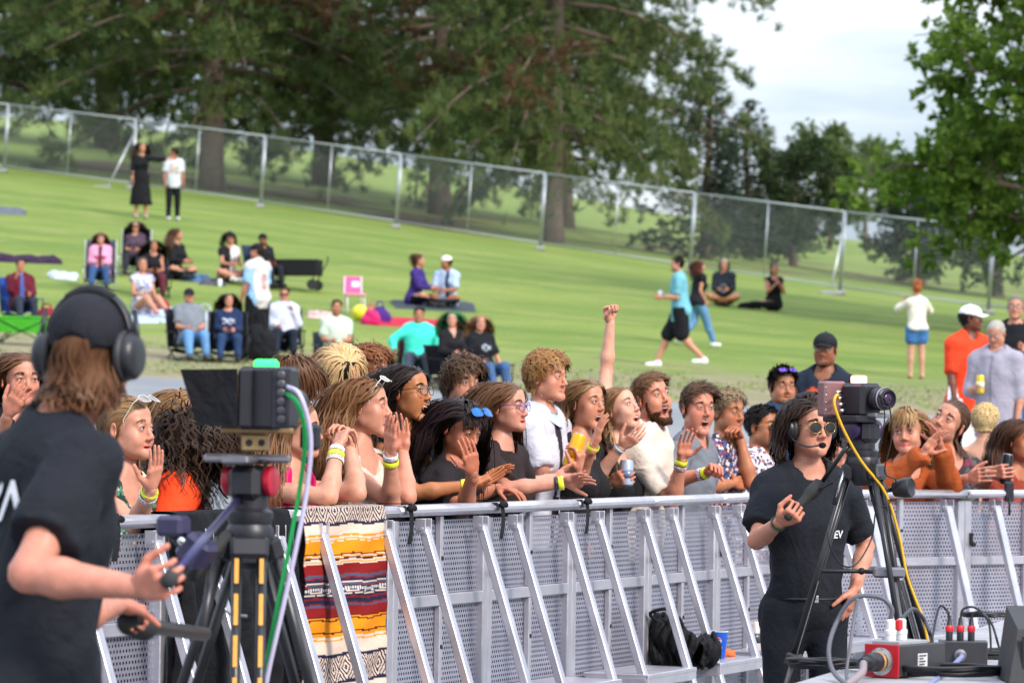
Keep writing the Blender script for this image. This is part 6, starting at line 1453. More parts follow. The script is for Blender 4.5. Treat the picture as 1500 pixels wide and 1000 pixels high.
def ball(px, py, r, colr, label):
    q, d = on_ground(px, py); t = thing('ball', label, 'ball', q); MB().ball((0, 0, r), r, 16).build('ball_skin', mat('ball_' + colr.strip('#'), s2l(colr), .4), t, smooth=True)
    MB().tube([(r * .1, -r * .96, r * 1.2), (r * .1, -r * 1.02, r * 1.2)], r * .08, 8).build('valve', mat('valve', (.05, .05, .05), .5), t)
ball(527, 470, .14, '#d8d02a', 'yellow ball lying by the pink child\'s chair')
def kid_chair():
    t = stand_on(518, 460, 'child_chair', 'pink child\'s folding chair with white legs standing on the lawn', 'chair'); t.rotation_euler = (0, 0, .3)
    MB().box((0, .1, .52), (.34, .03, .28), bev=.01).build('backrest', cloth('#e0609a'), t); MB().box((0, -.06, .34), (.34, .3, .03), bev=.01).build('seat', cloth('#e08ab0'), t)
    for sx in (-1, 1):
        for sy in (-1, 1): MB().tube([(sx * .16, sy * .13 - .05, 0), (sx * .15, sy * .1 - .02, .36 if sy < 0 else .66)], .012, 6).build('leg', mat('white_tube', (.7, .7, .7), .4), t, smooth=True)
    MB().box((.05, .083, .53), (.14, .006, .10), bev=.002).build('picture_patch', cloth('#d8e0f0'), t)
kid_chair()
def wagon():
    t = stand_on(432, 425, 'folding_wagon', 'black folding cart with mesh sides standing open on the lawn', 'cart'); t.rotation_euler = (0, 0, -.15)
    bm = cloth('#17171b'); fm = mat('black_metal', (.02, .02, .022), .45, .5)
    for sy in (-1, 1): MB().box((0, sy * .25, .42), (.95, .02, .3), bev=.008).build('side_panel', bm, t)
    for sx in (-1, 1): MB().box((sx * .47, 0, .42), (.02, .48, .3), bev=.008).build('end_panel', bm, t)
    MB().box((0, 0, .28), (.92, .48, .02)).build('floor_panel', cloth('#3a1a20'), t)
    for sx in (-1, 1):
        for sy in (-1, 1):
            w = MB(); w.tube([(sx * .38, sy * .27 - .03, .1), (sx * .38, sy * .27 + .03, .1)], .1, 14); w.build('wheel', mat('rubber', (.02, .02, .02), .8), t, auto=40)
            MB().tube([(sx * .38, sy * .25, .1), (sx * .46, sy * .25, .58)], .012, 6).build('frame_tube', fm, t, smooth=True)
    MB().tube(spline([(.48, 0, .3), (.6, 0, .5), (.62, 0, .64)], 8), .012, 6).build('handle', fm, t, smooth=True)
wagon()
def green_table():
    t = stand_on(34, 506, 'camp_table', 'green camp table with crossed legs in front of the man in maroon', 'table'); fm = mat('black_metal', (.02, .02, .022), .45, .5)
    MB().box((0, 0, .40), (.78, .42, .03), bev=.01).build('tabletop', cloth('#4aa82a'), t)
    MB().box((0, -.215, .28), (.78, .012, .2)).build('front_panel', cloth('#3f9a26'), t)
    for sx in (-1, 1):
        for sy in (-1, 1): MB().tube([(sx * .37, sy * .19, 0), (-sx * .0 + sx * .02, sy * .2, .40)], .012, 6).build('leg', fm, t, smooth=True)
        MB().tube([(sx * .37, -.225, .02), (-sx * .37, -.225, .38)], .009, 6).build('brace', fm, t, smooth=True)
green_table()
def small_can(p, colr, label, h=.12, r=.033, ax=(0, 0, 1), name='drink_can', cat='can', top='#c8c8cc', bandc=None):
    t = thing(name, label, cat, p, group='drink cans held or set down'); ax = nrm(ax); x = nrm(np.cross(ax, A(.3, 1, .2))); M_ = np.stack([x, np.cross(ax, x), ax], 1)
    MB().lathe([(r * .78, 0), (r, .008), (r, h - .012), (r * .82, h)], n=20, M=M_).build('can_body', mat('can_' + colr.strip('#'), s2l(colr), .3, .35, var=.05), t, auto=40)
    MB().lathe([(r * .84, h - .001), (r * .84, h + .002), (r * .74, h - .001), (.001, h - .001)], n=20, M=M_).build('lid', mat('can_lid', (.7, .7, .72), .25, .9), t, auto=40)
    if bandc: MB().lathe([(r + .0006, h * .3), (r + .0006, h * .62)], n=20, M=M_).build('printed_band', mat('canband_' + bandc.strip('#'), s2l(bandc), .3, .2), t, smooth=True)
    return t
def in_hand(J, sd, off=.075, side=.03):
    W, dv, n = J['hand' + sd]; return W + dv * off + n * side
small_can(in_hand(J21, 'R', .07, .03) - A(0, 0, .06), '#e4e6e8', 'white cup held by the striding man', .14, .042, name='cup', cat='cup')
small_can(in_hand(J27, 'R', .07, .03) - A(0, 0, .05), '#d8b82a', 'yellow can held by the older balding man', .16, .036, bandc='#f0e8c8')
small_can(in_hand(J29, 'L', .07, .03) - A(0, 0, .05), '#a8b4c4', 'silver and blue can held by the tattooed man', .13, .034, bandc='#4a7ab0')
q_, _ = on_ground(322, 420); small_can(q_, '#dfe4e8', 'white cup on the grass beside the woman in the hat', .14, .04, name='cup', cat='cup')
def towel(J):
    W = J['WR']; E = J['ER']; t = thing('towel', 'white towel hanging over the forearm of the man in the red jersey', 'towel', W); mb = MB(); n = 11
    a = np.linspace(0, 1, n); d = nrm(E - W); ax = nrm(np.cross(d, A(0, 0, 1)))
    rows = []
    for k in np.linspace(-1, 1, 13):
        rows.append(np.stack([W + d * (.02 + .2 * x) + ax * (.045 * np.sign(k) * min(1, abs(k) * 4)) - A(0, 0, 1) * max(0, abs(k) - .15) * .55 + A(0, 0, .045) + ax * .012 * math.sin(9 * x + 3 * k) for x in a]))
    V = np.concatenate(rows) - W; q = np.array([(i * n + j, i * n + j + 1, (i + 1) * n + j + 1, (i + 1) * n + j) for i in range(12) for j in range(n - 1)])
    mb.add(V, [q]); mb.build('cloth', cloth('#dcdce2'), t, smooth=True)
towel(J26)
# ---------------------------------------------------------------- crew, cameras and things in the pit
def headphones(J, colr='#1c1c20', mic=False, big=1., acc=None):
    M, hs, HCp, base = J['M'], J['hs'], J['HC'], J['base']; q = lambda p: HCp - base + hs * (M @ np.asarray(p, float)); m = mat('headset_plastic', s2l(colr), .4, var=.06)
    a = np.linspace(-1.42, 1.42, 25); mb = MB(); pts = [q((math.sin(t) * .096, -.012, .022 + math.cos(t) * .112)) for t in a]; mb.tube(pts, .012 * hs, 8, flat=.45); hb = mb.build('headset', m, J['root'], smooth=True)
    pad = MB(); pts = [q((math.sin(t) * .09, -.012, .024 + math.cos(t) * .105)) for t in np.linspace(-.6, .6, 12)]; pad.tube(pts, .013 * hs, 8); pad.build('headband_pad', cloth('#26262a', .7), hb, smooth=True)
    for sx in (-1, 1):
        Mc = M @ np.stack([A(0, 1, 0), A(0, 0, 1) * sx, A(sx, 0, 0)], 1)
        c = MB().lathe([(.03 * big, 0), (.043 * big, .004), (.046 * big, .014), (.044 * big, .026), (.034 * big, .036), (.02 * big, .038), (.001, .038)], q((sx * .079, -.012, -.008)), Mc * hs, 20); e = c.build('ear_cup', m, hb, auto=50)
        d = MB().lathe([(.047 * big, -.012), (.05 * big, -.004), (.047 * big, .006)], q((sx * .084, -.012, -.008)), Mc * hs, 20); d.build('ear_pad', mat('leatherette', (.02, .02, .022), .55), hb, smooth=True)
        y = MB().tube([q((sx * .1, -.012, .09)), q((sx * .108, -.012, .04)), q((sx * .11, -.012, .0))], .006 * hs, 6); y.build('yoke', m, hb, smooth=True)
    if acc:
        MB().lathe([(.005, .03), (.005, .036), (.001, .036)], q((.079, -.036, -.022)), (M @ np.stack([A(0, 1, 0), A(0, 0, 1), A(1, 0, 0)], 1)) * hs, 16).build('status_light', mat('green_light', s2l(acc), .4, emit=s2l(acc), estr=1.0), hb)
    if mic:
        b = MB().tube(spline([q((.1, .0, -.02)), q((.098, .05, -.055)), q((.075, .10, -.075)), q((.03, .125, -.07))], 14), .0032 * hs, 6); b.build('mic_boom', m, hb, smooth=True)
        MB().ball(q((.022, .128, -.07)), (.016 * hs, .012 * hs, .012 * hs), 12, M=M).build('mic_foam', cloth('#141416', .95), hb, smooth=True)
    return hb
def decal(J, V, F_, o, xd, yd, nd, e, m, name, w=1., g=0.):
    """flat print laid on the shirt: points start outside and move along nd until they meet the cloth"""
    T = Field(); torso(T, J, g, w, e); p = o + V[:, 0:1] * xd + V[:, 1:2] * yd
    for _ in range(40): p = p + nd * np.clip(T.at(p) - .0035, -.01, .03)[:, None] * .7
    return MB().add(p - J['base'], F_).build(name, m, J['root'])
OP = person('person', 'camera operator in black cap, headphones and printed T-shirt, seen from behind on the left', (133, 516), 9.0, yaw=74, byaw=28, pitch=-3, lean=6, s=1.06, neck=.05, shoulder_w=.92, skin='#e8a894', hairc='#4a2a18', w=.96, fat=.2,
    hair=dict(len=.085, comb='back', seg=9, wave=.009, freq=70, vol=.016, grav=.5, lift=.25, mess=.35, n=1.5, c2=(.28, .14, .07), mask=lambda p: (p[:, 2] < .0) | ((np.abs(p[:, 0]) < .034) & (p[:, 1] < -.06) & (p[:, 2] < .025)), tuck=.03), shirt=dict(color='#1c1e25', sleeve=.68, e=.02, hem=.72, sl_e=.026, amp=.008, vox=.8), legs=dict(color='#1b1d24', vox=.7), shoes='#202024',
    arms=dict(R=dict(e=(40, 840, -1), w=(202, 860, -1), hand=dict(tip=(268, 846, -1), size=.9, pn=(-.1, .05, -1), curl=.95, tcurl=.35, thumb=.7, spread=.0)), L=dict(e=(110, 900, 1), w=(172, 884, 1), hand=dict(tip=(222, 902, 1), pn=(0, -1, .3), curl=1.1, size=.85))))
cap_on(OP, '#1d1d24', fine=True); headphones(OP, '#1a1b20', big=1.12, acc='#28e060')
_V, _F = text_geo('RN', .13, .25, .002)
decal(OP, _V, _F, OP['N'] - OP['u'] * .16 - OP['f'] * .24 + OP['r'] * .04, nrm(OP['r'] * .8 + OP['f'] * .0), OP['u'], OP['f'], .026, mat('white_print', (.68, .68, .7), .7), 'lettering', w=.96)
CW = person('person', 'crew member in round sunglasses, headset and black printed T-shirt by the right hand tripod', (1186, 626), 15.7, yaw=-62, byaw=-76, pitch=1, lean=1, s=1.0, g=.49, w=.8, shoulder_w=.88, skin='#e2a890', hairc='#2a1a13', hair=dict(len=.135, comb='part', part=.02, seg=13, wave=.008, freq=52, vol=.03, grav=.42, lift=.35, mess=.25, c2=(.1, .06, .04), n=1.7, w0=.0055, tuck=.03),
    shirt=dict(color='#1d1f26', sleeve=.74, e=.016, hem=.60, sl_e=.022, amp=.008, vox=.75), legs=dict(color='#1c1e25', waist=.44, e=.016, vox=.55), shoes='#1a1a1c', group=None,
    arms=dict(R=dict(e=(1108, 792, -1), w=(1143, 764, -1), hand=dict(tip=(1186, 742, -1), pn=(.3, .6, -.5), curl=1.15, tcurl=.7)), L=dict(e=(1268, 800, 1), w=(1252, 862, -1), hand=dict(d=(-.3, -1, .1), pn=(-.8, 0, -.3), curl=.2))),
    glasses=dict(kind='round', frame_c='#b8914e', lens='#101014', metal=True, size=1.18, name='sunglasses'))
headphones(CW, '#1b1b1f', mic=True); band(CW, 'R', .02, '#4a6a4a', .012, name='bracelet', e=.004)
_V, _F = text_geo('CREW', .042, 0, .001); _o = CW['N'] - CW['u'] * .235 + CW['f'] * .25 - CW['r'] * .085
decal(CW, _V, _F, _o, -CW['r'], CW['u'], -CW['f'], .016, mat('white_print', (.68, .68, .7), .7), 'lettering', w=.8, g=.49)
_a = np.arange(24) * 2 * math.pi / 24; _D = np.concatenate([[(0, 0, 0)], np.stack([.034 * np.cos(_a), .034 * np.sin(_a), 0 * _a], 1)])
decal(CW, _D, [np.array([(0, i + 1, (i + 1) % 24 + 1) for i in range(24)])], _o + CW['u'] * .058, -CW['r'], CW['u'], -CW['f'], .016, mat('red_print', s2l('#c8283c'), .7), 'round_logo', w=.8, g=.49)
_t = np.linspace(-1, 1, 13); _S = np.concatenate([np.stack([.035 * _t, .006 + .012 * np.sin(_t * 2.6), 0 * _t + .0012], 1), np.stack([.035 * _t, -.006 + .012 * np.sin(_t * 2.6 + .4), 0 * _t + .0012], 1)])
decal(CW, _S, [np.array([(i, i + 1, 13 + i + 1, 13 + i) for i in range(12)])], _o + CW['u'] * .058 + CW['f'] * .003, -CW['r'], CW['u'], -CW['f'], .0172, mat('white_print', (.68, .68, .7), .7), 'logo_wave', w=.8, g=.49)
# belt and chain at the waist
_b = MB(); _w = CW['N'] - CW['u'] * .485; _ring = [_w + CW['r'] * .132 * math.sin(t) + CW['f'] * .101 * math.cos(t) - CW['base'] for t in np.linspace(0, 2 * math.pi, 33)]
_b.tube(_ring, .017, 6, flat=.35); _b.build('belt', mat('leatherette', (.02, .02, .022), .55), CW['root'], smooth=True)
_k = MB().box(_w + CW['f'] * .11 - CW['base'], (.04, .012, .03), np.stack([CW['r'], CW['f'], CW['u']], 1), bev=.003); _k.build('buckle', mat('chrome', (.6, .6, .6), .2, 1.), CW['root'])
BLK = lambda: mat('black_metal', (.02, .02, .022), .45, .5)
PLA = lambda: mat('camera_plastic', (.014, .013, .018), .42, .0, var=.1)
CARB = lambda: mat('carbon_tube', (.03, .03, .034), .32, .3)
def axes(fx, fy):
    """3x3 with forward pointing (picture right fx, away fy)"""
    f = nrm(A(fx, fy, 0)); return np.stack([np.cross(f, A(0, 0, 1)), f, A(0, 0, 1)], 1)
def tripod(label, bowl, feet, r=.017, strip=False, spread=None):
    t = thing('tripod', label, 'tripod', A(bowl[0], bowl[1], 0)); b = A(bowl[0], bowl[1], 0)
    MB().lathe([(.03, -.1), (.05, -.07), (.062, -.02), (.062, .0), (.05, .02)], bowl - b, n=20).build('bowl', PLA(), t, auto=40)
    for i, f in enumerate(feet):
        f = np.asarray(f, float); d = nrm(f - bowl); sd = nrm(np.cross(d, A(0, 0, 1))); top = bowl + nrm(A(d[0], d[1], 0)) * .055 - A(0, 0, .05); m = top + (f - top) * .52
        lg = MB()
        for s_ in (-1, 1): lg.tube([top + sd * s_ * .032 - b, m + sd * s_ * .032 - b], r * .8, 9)
        lg = lg.build('leg', CARB(), t, smooth=True); lg['label'] = 'upper twin tube tripod leg'
        lo = MB().tube([top + (f - top) * .3 - b, f - b], r * .72, 9); lo.build('lower_tube', mat('leg_tube', (.16, .15, .15), .3, .8), lg, smooth=True)
        MB().box(m - b, (.1, .05, .05), np.stack([sd, np.cross(sd, d), d], 1), bev=.008).build('lock', PLA(), lg)
        MB().box(top - b, (.1, .05, .06), np.stack([sd, np.cross(sd, d), d], 1), bev=.01).build('leg_joint', PLA(), lg)
        MB().ball(f - b + A(0, 0, .02), (.03, .03, .025), 10).build('rubber_foot', mat('rubber', (.02, .02, .02), .8), lg, smooth=True)
        if strip and i in strip:
            nv = nrm(np.cross(sd, d)); nv = nv * (1 if nv @ -CF > 0 else -1)
            for s_ in (-1, 1):
                sp = MB()
                for k in range(6):
                    a0 = top + (m - top) * (k / 6 + .02) + sd * s_ * .032 + nv * (r * .8 + .001); a1 = top + (m - top) * (k / 6 + .145) + sd * s_ * .032 + nv * (r * .8 + .001); sp.bar(a0 - b, a1 - b, .011, .003, up=nv)
                sp.build('reflective_strip', mat('amber_strip', s2l('#d99a3a'), .4), lg)
    mid = np.mean([bowl + (np.asarray(f) - bowl) * .6 for f in feet], 0)
    sp = MB()
    for f in feet: sp.tube([mid - b, bowl + (np.asarray(f) - bowl) * .6 - b], .008, 6)
    sp.build('spreader', BLK(), t, smooth=True)
    return t
def fluid_head(label, c, Mx, knob='#b01830'):
    t = thing('fluid_head', label, 'tripod head', c); 
    MB().lathe([(.055, -.06), (.06, -.045), (.06, -.03), (.046, -.02), (.046, .03)], n=20).build('pan_base', PLA(), t, auto=40)
    MB().box((0, 0, .045), (.09, .12, .09), Mx, bev=.018).build('tilt_body', PLA(), t)
    for s_ in (-1, 1):
        MB().lathe([(.036, 0), (.04, .006), (.04, .02), (.03, .026), (.001, .026)], Mx @ A(s_ * .045, 0, .05), Mx @ np.stack([A(0, 1, 0), A(0, 0, 1) * s_, A(s_, 0, 0)], 1), 18).build('drag_knob', mat('knob_' + knob.strip('#'), s2l(knob), .35), t, auto=40)
    MB().box(Mx @ A(0, 0, .105), (.075, .22, .02), Mx, bev=.005).build('quick_plate', mat('anodised', (.28, .27, .3), .35, .8), t)
    MB().box(Mx @ A(.05, -.03, .1), (.02, .05, .012), Mx, bev=.004).build('plate_lever', BLK(), t)
    return t
def cable(label, pts, r, colr, name='cable', n=40, rough=.5, group='cables'):
    s = spline(pts, n); t = MB().tube(s - s[0], r, 7).build(name, mat('cable_' + colr.strip('#'), s2l(colr), rough, var=.05), None, smooth=True); t.location = s[0]
    t['label'] = label; t['category'] = 'cable'; t['group'] = group; return t
# ---- left camera rig
DL = 10.4; PL = lambda x, y, dz=0.: P(x, y, DL + dz)
bowlL = PL(366, 775); bowlL = A(*bowlL)
tripod('tall tripod with amber strips on its legs under the left camera', bowlL, [A(bowlL[0] + .03, bowlL[1] - .5, 0), A(bowlL[0] + .36, bowlL[1] + .3, 0), A(bowlL[0] - .42, bowlL[1] + .26, 0)], .017, strip=(0,))
ML = axes(.35, 1.)
hl = fluid_head('black fluid head with a red drag knob under the left camera', bowlL + A(0, 0, .075), ML)
camL = thing('broadcast_camera', 'black studio camera with a deep monitor hood and lit green tally lamp', 'camera', PL(370, 655))
CL = lambda x, y, dz=0.: PL(x, y, dz) - PL(370, 655)
S_ = DL / FPX
MB().box(CL(394, 583), (.105, .17, 92 * S_), ML, bev=.01).build('camera_body', PLA(), camL)
_fr = MB(); _w0 = [CL(264, 541, -.1), CL(264, 541, .1), CL(288, 622, .08), CL(288, 622, -.08)]; _w1 = [CL(348, 540, -.1), CL(348, 540, .1), CL(348, 626, .1), CL(348, 626, -.1)]
_in = [CL(272, 546, -.085), CL(272, 546, .085), CL(294, 616, .07), CL(294, 616, -.07), CL(345, 548, -.085), CL(345, 548, .085), CL(345, 618, .085), CL(345, 618, -.085)]
_fr.add(np.array(_w0 + _w1 + _in), [np.array([(0, 1, 5, 4), (1, 2, 6, 5), (2, 3, 7, 6), (3, 0, 4, 7), (8, 12, 13, 9), (9, 13, 14, 10), (10, 14, 15, 11), (11, 15, 12, 8), (0, 8, 9, 1), (1, 9, 10, 2), (2, 10, 11, 3), (3, 11, 8, 0)])])
_fr.build('monitor_hood', cloth('#131318', .75), camL)
_mo = MB().box(CL(362, 583), (.035, .2, 86 * S_), axes(0, 1), bev=.006); mo = _mo.build('monitor', PLA(), camL)
MB().box(CL(347, 583), (.004, .17, 70 * S_), axes(0, 1)).build('screen', mat('dark_screen', (.015, .014, .03), .12), mo)
for i in range(6): MB().lathe([(.011, 0), (.011, .006), (.008, .008), (.001, .008)], CL(412, 549 + i * 13, -.105), np.stack([A(1, 0, 0), A(0, 0, 1), A(0, -1, 0)], 1), 12).build('button', mat('grey_button', (.05, .05, .06), .4), camL, auto=40)
MB().box(CL(412, 583, -.088), (.05, .02, 88 * S_), bev=.004).build('control_panel', mat('panel_plastic', (.022, .02, .03), .4), camL)
MB().box(CL(390, 534), (36 * S_, .03, 15 * S_), bev=.008).build('tally_lamp', mat('tally_green', s2l('#20ff50'), .4, emit=(.01, 1., .06), estr=3.2), camL)
MB().box(CL(378, 630), (104 * S_, .1, 8 * S_), axes(0, 1), bev=.003).build('base_plate', mat('brass_plate', (.36, .24, .11), .4, .6), camL)
_rb = MB().box(CL(374, 648), (38 * S_, .09, 26 * S_), bev=.005); rb = _rb.build('riser_block', mat('brass_plate', (.36, .24, .11), .4, .6), camL)
for x in (365, 383): MB().lathe([(.009, 0), (.006, -.004), (.001, -.004)], CL(x, 648, -.048), np.stack([A(1, 0, 0), A(0, 0, 1), A(0, -1, 0)], 1), 12).build('bolt_hole', BLK(), rb)
MB().box(CL(362, 671), (126 * S_, .07, 12 * S_), bev=.006).build('slide_plate', mat('anodised', (.28, .27, .3), .35, .8), camL)
MB().box(CL(455, 640, .02), (30 * S_, .06, 40 * S_), bev=.01).build('lens_grip', PLA(), camL)
_ln = MB().lathe([(.034, 0), (.036, .02), (.036, .1), (.04, .12), (.04, .16), (.034, .16), (.032, .15), (.001, .14)], CL(398, 590, .1), np.stack([ML[:, 0], -ML[:, 2], ML[:, 1]], 1), 24); _ln.build('lens', PLA(), camL, auto=40)
_ow, _od, _on = OP['handR']; _og = pix(_ow + _od * .085 * 1.0 + _on * .03); _oz = _og[2] - DL
for k, (a, b_) in enumerate((((350, 730, 0), (_og[0], _og[1], _oz)), ((372, 742, .05), (300, 822, -.1)))):
    t = thing('pan_bar', ['pan bar with a padded grip reaching the operator on the left rig', 'short pan bar carrying the zoom control on the left rig'][k], 'pan bar', PL(*a)); q = lambda x, y, dz: PL(x, y, dz) - PL(*a)
    MB().tube([q(*a), q(*b_)], .0095, 8).build('bar', mat('blue_tube', (.04, .035, .12), .3, .5), t, smooth=True)
    e = nrm(q(*b_) - q(*a)); MB().tube([q(*b_) - e * .12, q(*b_) - e * .1, q(*b_) + e * .06, q(*b_) + e * .07], [.014, .018, .018, .012], 10).build('grip', mat('rubber', (.02, .02, .02), .8), t, smooth=True)
zc = thing('zoom_control', 'black zoom control box clamped to the pan bar near the operator\'s hand', 'camera control', PL(262, 800, -.2)); zq = lambda x, y, dz=0.: PL(x, y, -.2 + dz) - PL(262, 800, -.2)
MB().box(zq(254, 770), (44 * S_, .06, 30 * S_), axes(.5, 1), bev=.01).build('upper_box', mat('violet_plastic', (.03, .025, .07), .4), zc)
MB().box(zq(288, 806), (46 * S_, .07, 44 * S_), axes(.5, 1) @ np.array(Matrix.Rotation(R(35), 3, 'Y')), bev=.012).build('lower_box', mat('violet_plastic', (.03, .025, .07), .4), zc)
MB().tube([zq(250, 780), zq(270, 800), zq(276, 826)], .014, 8).build('thumb_grip', PLA(), zc, smooth=True)
MB().ball(zq(266, 792, -.05), .012, 10).build('rocker', mat('chrome', (.6, .6, .6), .2, 1.), zc, smooth=True)
fc = thing('focus_control', 'black ribbed focus handle below the operator\'s wrist', 'camera control', PL(225, 920, -.25)); fq = lambda x, y, dz=0.: PL(x, y, -.25 + dz) - PL(225, 920, -.25)
_lw, _ld, _ln2 = OP['handL']; _fs = _lw + _ld * .05 + _ln2 * .035 - PL(225, 920, -.25); _ax = nrm(fq(300, 932) - _fs); _n = 30; _pt = [_fs + _ax * .15 * i / (_n - 1) for i in range(_n)]
MB().tube(_pt, [.026 + .008 * (i / _n) + (.003 if (i // 3) % 2 else 0) for i in range(_n)], 18).build('ribbed_grip', mat('rubber', (.02, .02, .02), .8), fc, smooth=True)
MB().tube([_fs + _ax * .14, _fs + _ax * .2, fq(300, 928)], .018, 12).build('clamp', PLA(), fc, smooth=True); MB().tube([fq(296, 928), fq(318, 790, .2)], .012, 8).build('arm', CARB(), fc, smooth=True)
cable('bright green cable looping down from the back of the left camera', [PL(418, 575, -.1), PL(436, 592, -.14), PL(447, 640, -.12), PL(440, 710, -.1), PL(424, 800, -.1), PL(404, 900, -.1), PL(386, 1000, -.1), PL(376, 1090, -.1)], .0062, '#14a850')
cable('white cable hanging beside the green one from the left camera', [PL(420, 566, -.1), PL(440, 580, -.16), PL(455, 640, -.14), PL(449, 720, -.12), PL(432, 810, -.12), PL(412, 900, -.12), PL(390, 1000, -.12), PL(380, 1090, -.12)], .0064, '#b9b2cc')
cable('thin grey cable curling against the black jacket', [PL(352, 842, .2), PL(328, 850, .2), PL(322, 880, .2), PL(336, 898, .2), PL(362, 902, .2)], .004, '#77757c')
# ---- right camera rig
DR = 15.2; PR = lambda x, y, dz=0.: P(x, y, DR + dz); SR_ = DR / FPX
bowlR = PR(1264, 672)
tripod('slim tripod under the right hand camera beside the headset woman', bowlR, [PR(1322, 962) * A(1, 1, 0) + A(.12, -.15, 0), PR(1352, 962) * A(1, 1, 0) + A(.22, .38, 0), PR(1140, 985) * A(1, 1, 0) + A(-.12, .1, 0)], .014)
MR_ = axes(.62, -.8)
fluid_head('black fluid head with violet knobs under the right camera', bowlR + A(0, 0, .06), MR_, '#2e1a40')
cr = thing('box_camera', 'compact black cinema camera with a red tally lamp on top, lens towards the right', 'camera', PR(1245, 618)); CQ = lambda x, y, dz=0.: PR(x, y, dz) - PR(1245, 618)
MB().box(CQ(1262, 586), (.105, .12, 50 * SR_), MR_, bev=.014).build('camera_body', PLA(), cr)
_bt = MB().box(CQ(1218, 584, .02), (.05, .11, 52 * SR_), MR_ @ np.array(Matrix.Rotation(R(90), 3, 'Z')), bev=.008); bt = _bt.build('battery', mat('battery_case', (.20, .10, .10), .45), cr)
for i in range(4): MB().ball(CQ(1210, 567 + i * 11, -.045), .0035, 8).build('screw', mat('chrome', (.6, .6, .6), .2, 1.), bt, smooth=True)
lm = np.stack([MR_[:, 0], -MR_[:, 2], MR_[:, 1]], 1); lo_ = CQ(1268, 584) + MR_[:, 1] * .055
_l = MB().lathe([(.034, 0), (.042, .006), (.044, .03), (.04, .034), (.042, .04), (.042, .06), (.036, .064), (.036, .075), (.031, .075), (.029, .068), (.001, .064)], lo_, lm, 26); lz = _l.build('lens', PLA(), cr, auto=35)
MB().lathe([(.028, .067), (.015, .072), (.001, .073)], lo_, lm, 22).build('front_glass', mat('lens_glass', (.04, .015, .05), .05, .4, spec=.8), lz, smooth=True)
MB().lathe([(.0425, .045), (.0432, .048), (.0425, .052)], lo_, lm, 26).build('focus_ring_mark', mat('ring_mark', (.35, .3, .4), .4), lz, smooth=True)
MB().box(CQ(1258, 556), (22 * SR_, .04, 12 * SR_), MR_, bev=.006).build('tally_lamp', mat('tally_red', s2l('#ff7060'), .4, emit=(1., .28, .2), estr=2.4), cr)
for i in range(4): MB().tube([CQ(1233 + i * 2, 574 + i * 9, -.05), CQ(1226 + i * 2, 574 + i * 9, -.09)], .006, 8).build('connector', mat('chrome', (.6, .6, .6), .2, 1.), cr, smooth=True)
MB().box(CQ(1244, 613), (76 * SR_, .1, 10 * SR_), MR_ @ np.array(Matrix.Rotation(R(90), 3, 'Z')), bev=.005).build('base_plate', PLA(), cr)
_hw, _hd, _hn = CW['handR']; _gp = _hw + _hd * .075 + _hn * .032; _g1 = P(1204, 706, pix(_gp)[2] + .06); _ge = nrm(_gp - _g1)
pb = thing('pan_bar', 'black pan bar with a thick grip in the headset woman\'s hand', 'pan bar', PR(1240, 655)); q = lambda v: np.asarray(v) - PR(1240, 655)
MB().tube([q(PR(1246, 648)), q(PR(1236, 660, -.02)), q(_g1)], .009, 8).build('bar', CARB(), pb, smooth=True)
_l = np.linalg.norm(_gp - _g1)
MB().tube([q(_g1), q(_g1 + _ge * .01), q(_g1 + _ge * .07), q(_g1 + _ge * .08), q(_g1 + _ge * .11), q(_gp + _ge * .05), q(_gp + _ge * .055)], [.012, .027, .027, .022, .017, .0155, .01], 16).build('grip', mat('rubber', (.02, .02, .02), .8), pb, smooth=True)
MB().tube([q(_g1 + _ge * .05), q(_g1 + _ge * .05 + A(.03, -.03, .012)), q(_g1 + _ge * .02 + A(.05, -.04, .012))], .004, 6).build('cable_stub', BLK(), pb, smooth=True)
st_ = thing('pan_bar', 'thin second pan bar with a silver tip standing behind the grip', 'pan bar', PR(1244, 668)); q2 = lambda x, y, dz=0.: PR(x, y, dz) - PR(1244, 668)
MB().tube([q2(1244, 668), q2(1222, 738, -.06)], .010, 8).build('bar', CARB(), st_, smooth=True); MB().tube([q2(1236, 690, -.06), q2(1225, 728, -.075)], .004, 6).build('silver_tip', mat('chrome', (.6, .6, .6), .2, 1.), st_, smooth=True)
zd = thing('lens_remote', 'round black lens remote clamped to the right tripod', 'camera control', PR(1300, 722)); q3 = lambda x, y, dz=0.: PR(x, y, dz) - PR(1300, 722)
_a3 = nrm(A(.9, -.6, .12)); _m3 = np.stack([nrm(np.cross(_a3, A(0, 0, 1))), np.cross(nrm(np.cross(_a3, A(0, 0, 1))), _a3) * -1, _a3], 1)
MB().lathe([(.012, 0), (.03, .01), (.034, .03), (.038, .05), (.038, .075), (.034, .08), (.03, .076), (.001, .07)], q3(1308, 716), _m3, 22).build('dial', PLA(), zd, auto=40)
MB().tube([q3(1310, 716), q3(1296, 718), q3(1286, 722)], .010, 8).build('clamp', PLA(), zd, smooth=True)
MB().tube(spline([q3(1286, 724), q3(1276, 732, -.05), q3(1290, 742, -.06), q3(1304, 736, -.05), q3(1300, 730, -.04)], 18), .0025, 6).build('cable_stub', BLK(), zd, smooth=True)
cable('yellow cable running down from the right camera past its tripod', [PR(1228, 584, -.1), PR(1226, 578, -.16), PR(1222, 592, -.18), PR(1236, 630, -.16), PR(1262, 676, -.1), PR(1296, 720, -.05), PR(1316, 780), PR(1328, 840), PR(1342, 880), PR(1352, 906), PR(1362, 960), PR(1365, 1010)], .0055, '#d9a516')
cable('black cable hanging in a loop beside the right camera lens', [PR(1288, 578, -.12), PR(1302, 592, -.12), PR(1306, 640, -.1), PR(1296, 690, -.08), PR(1312, 702, -.06), PR(1308, 714, -.05)], .0028, '#141416')
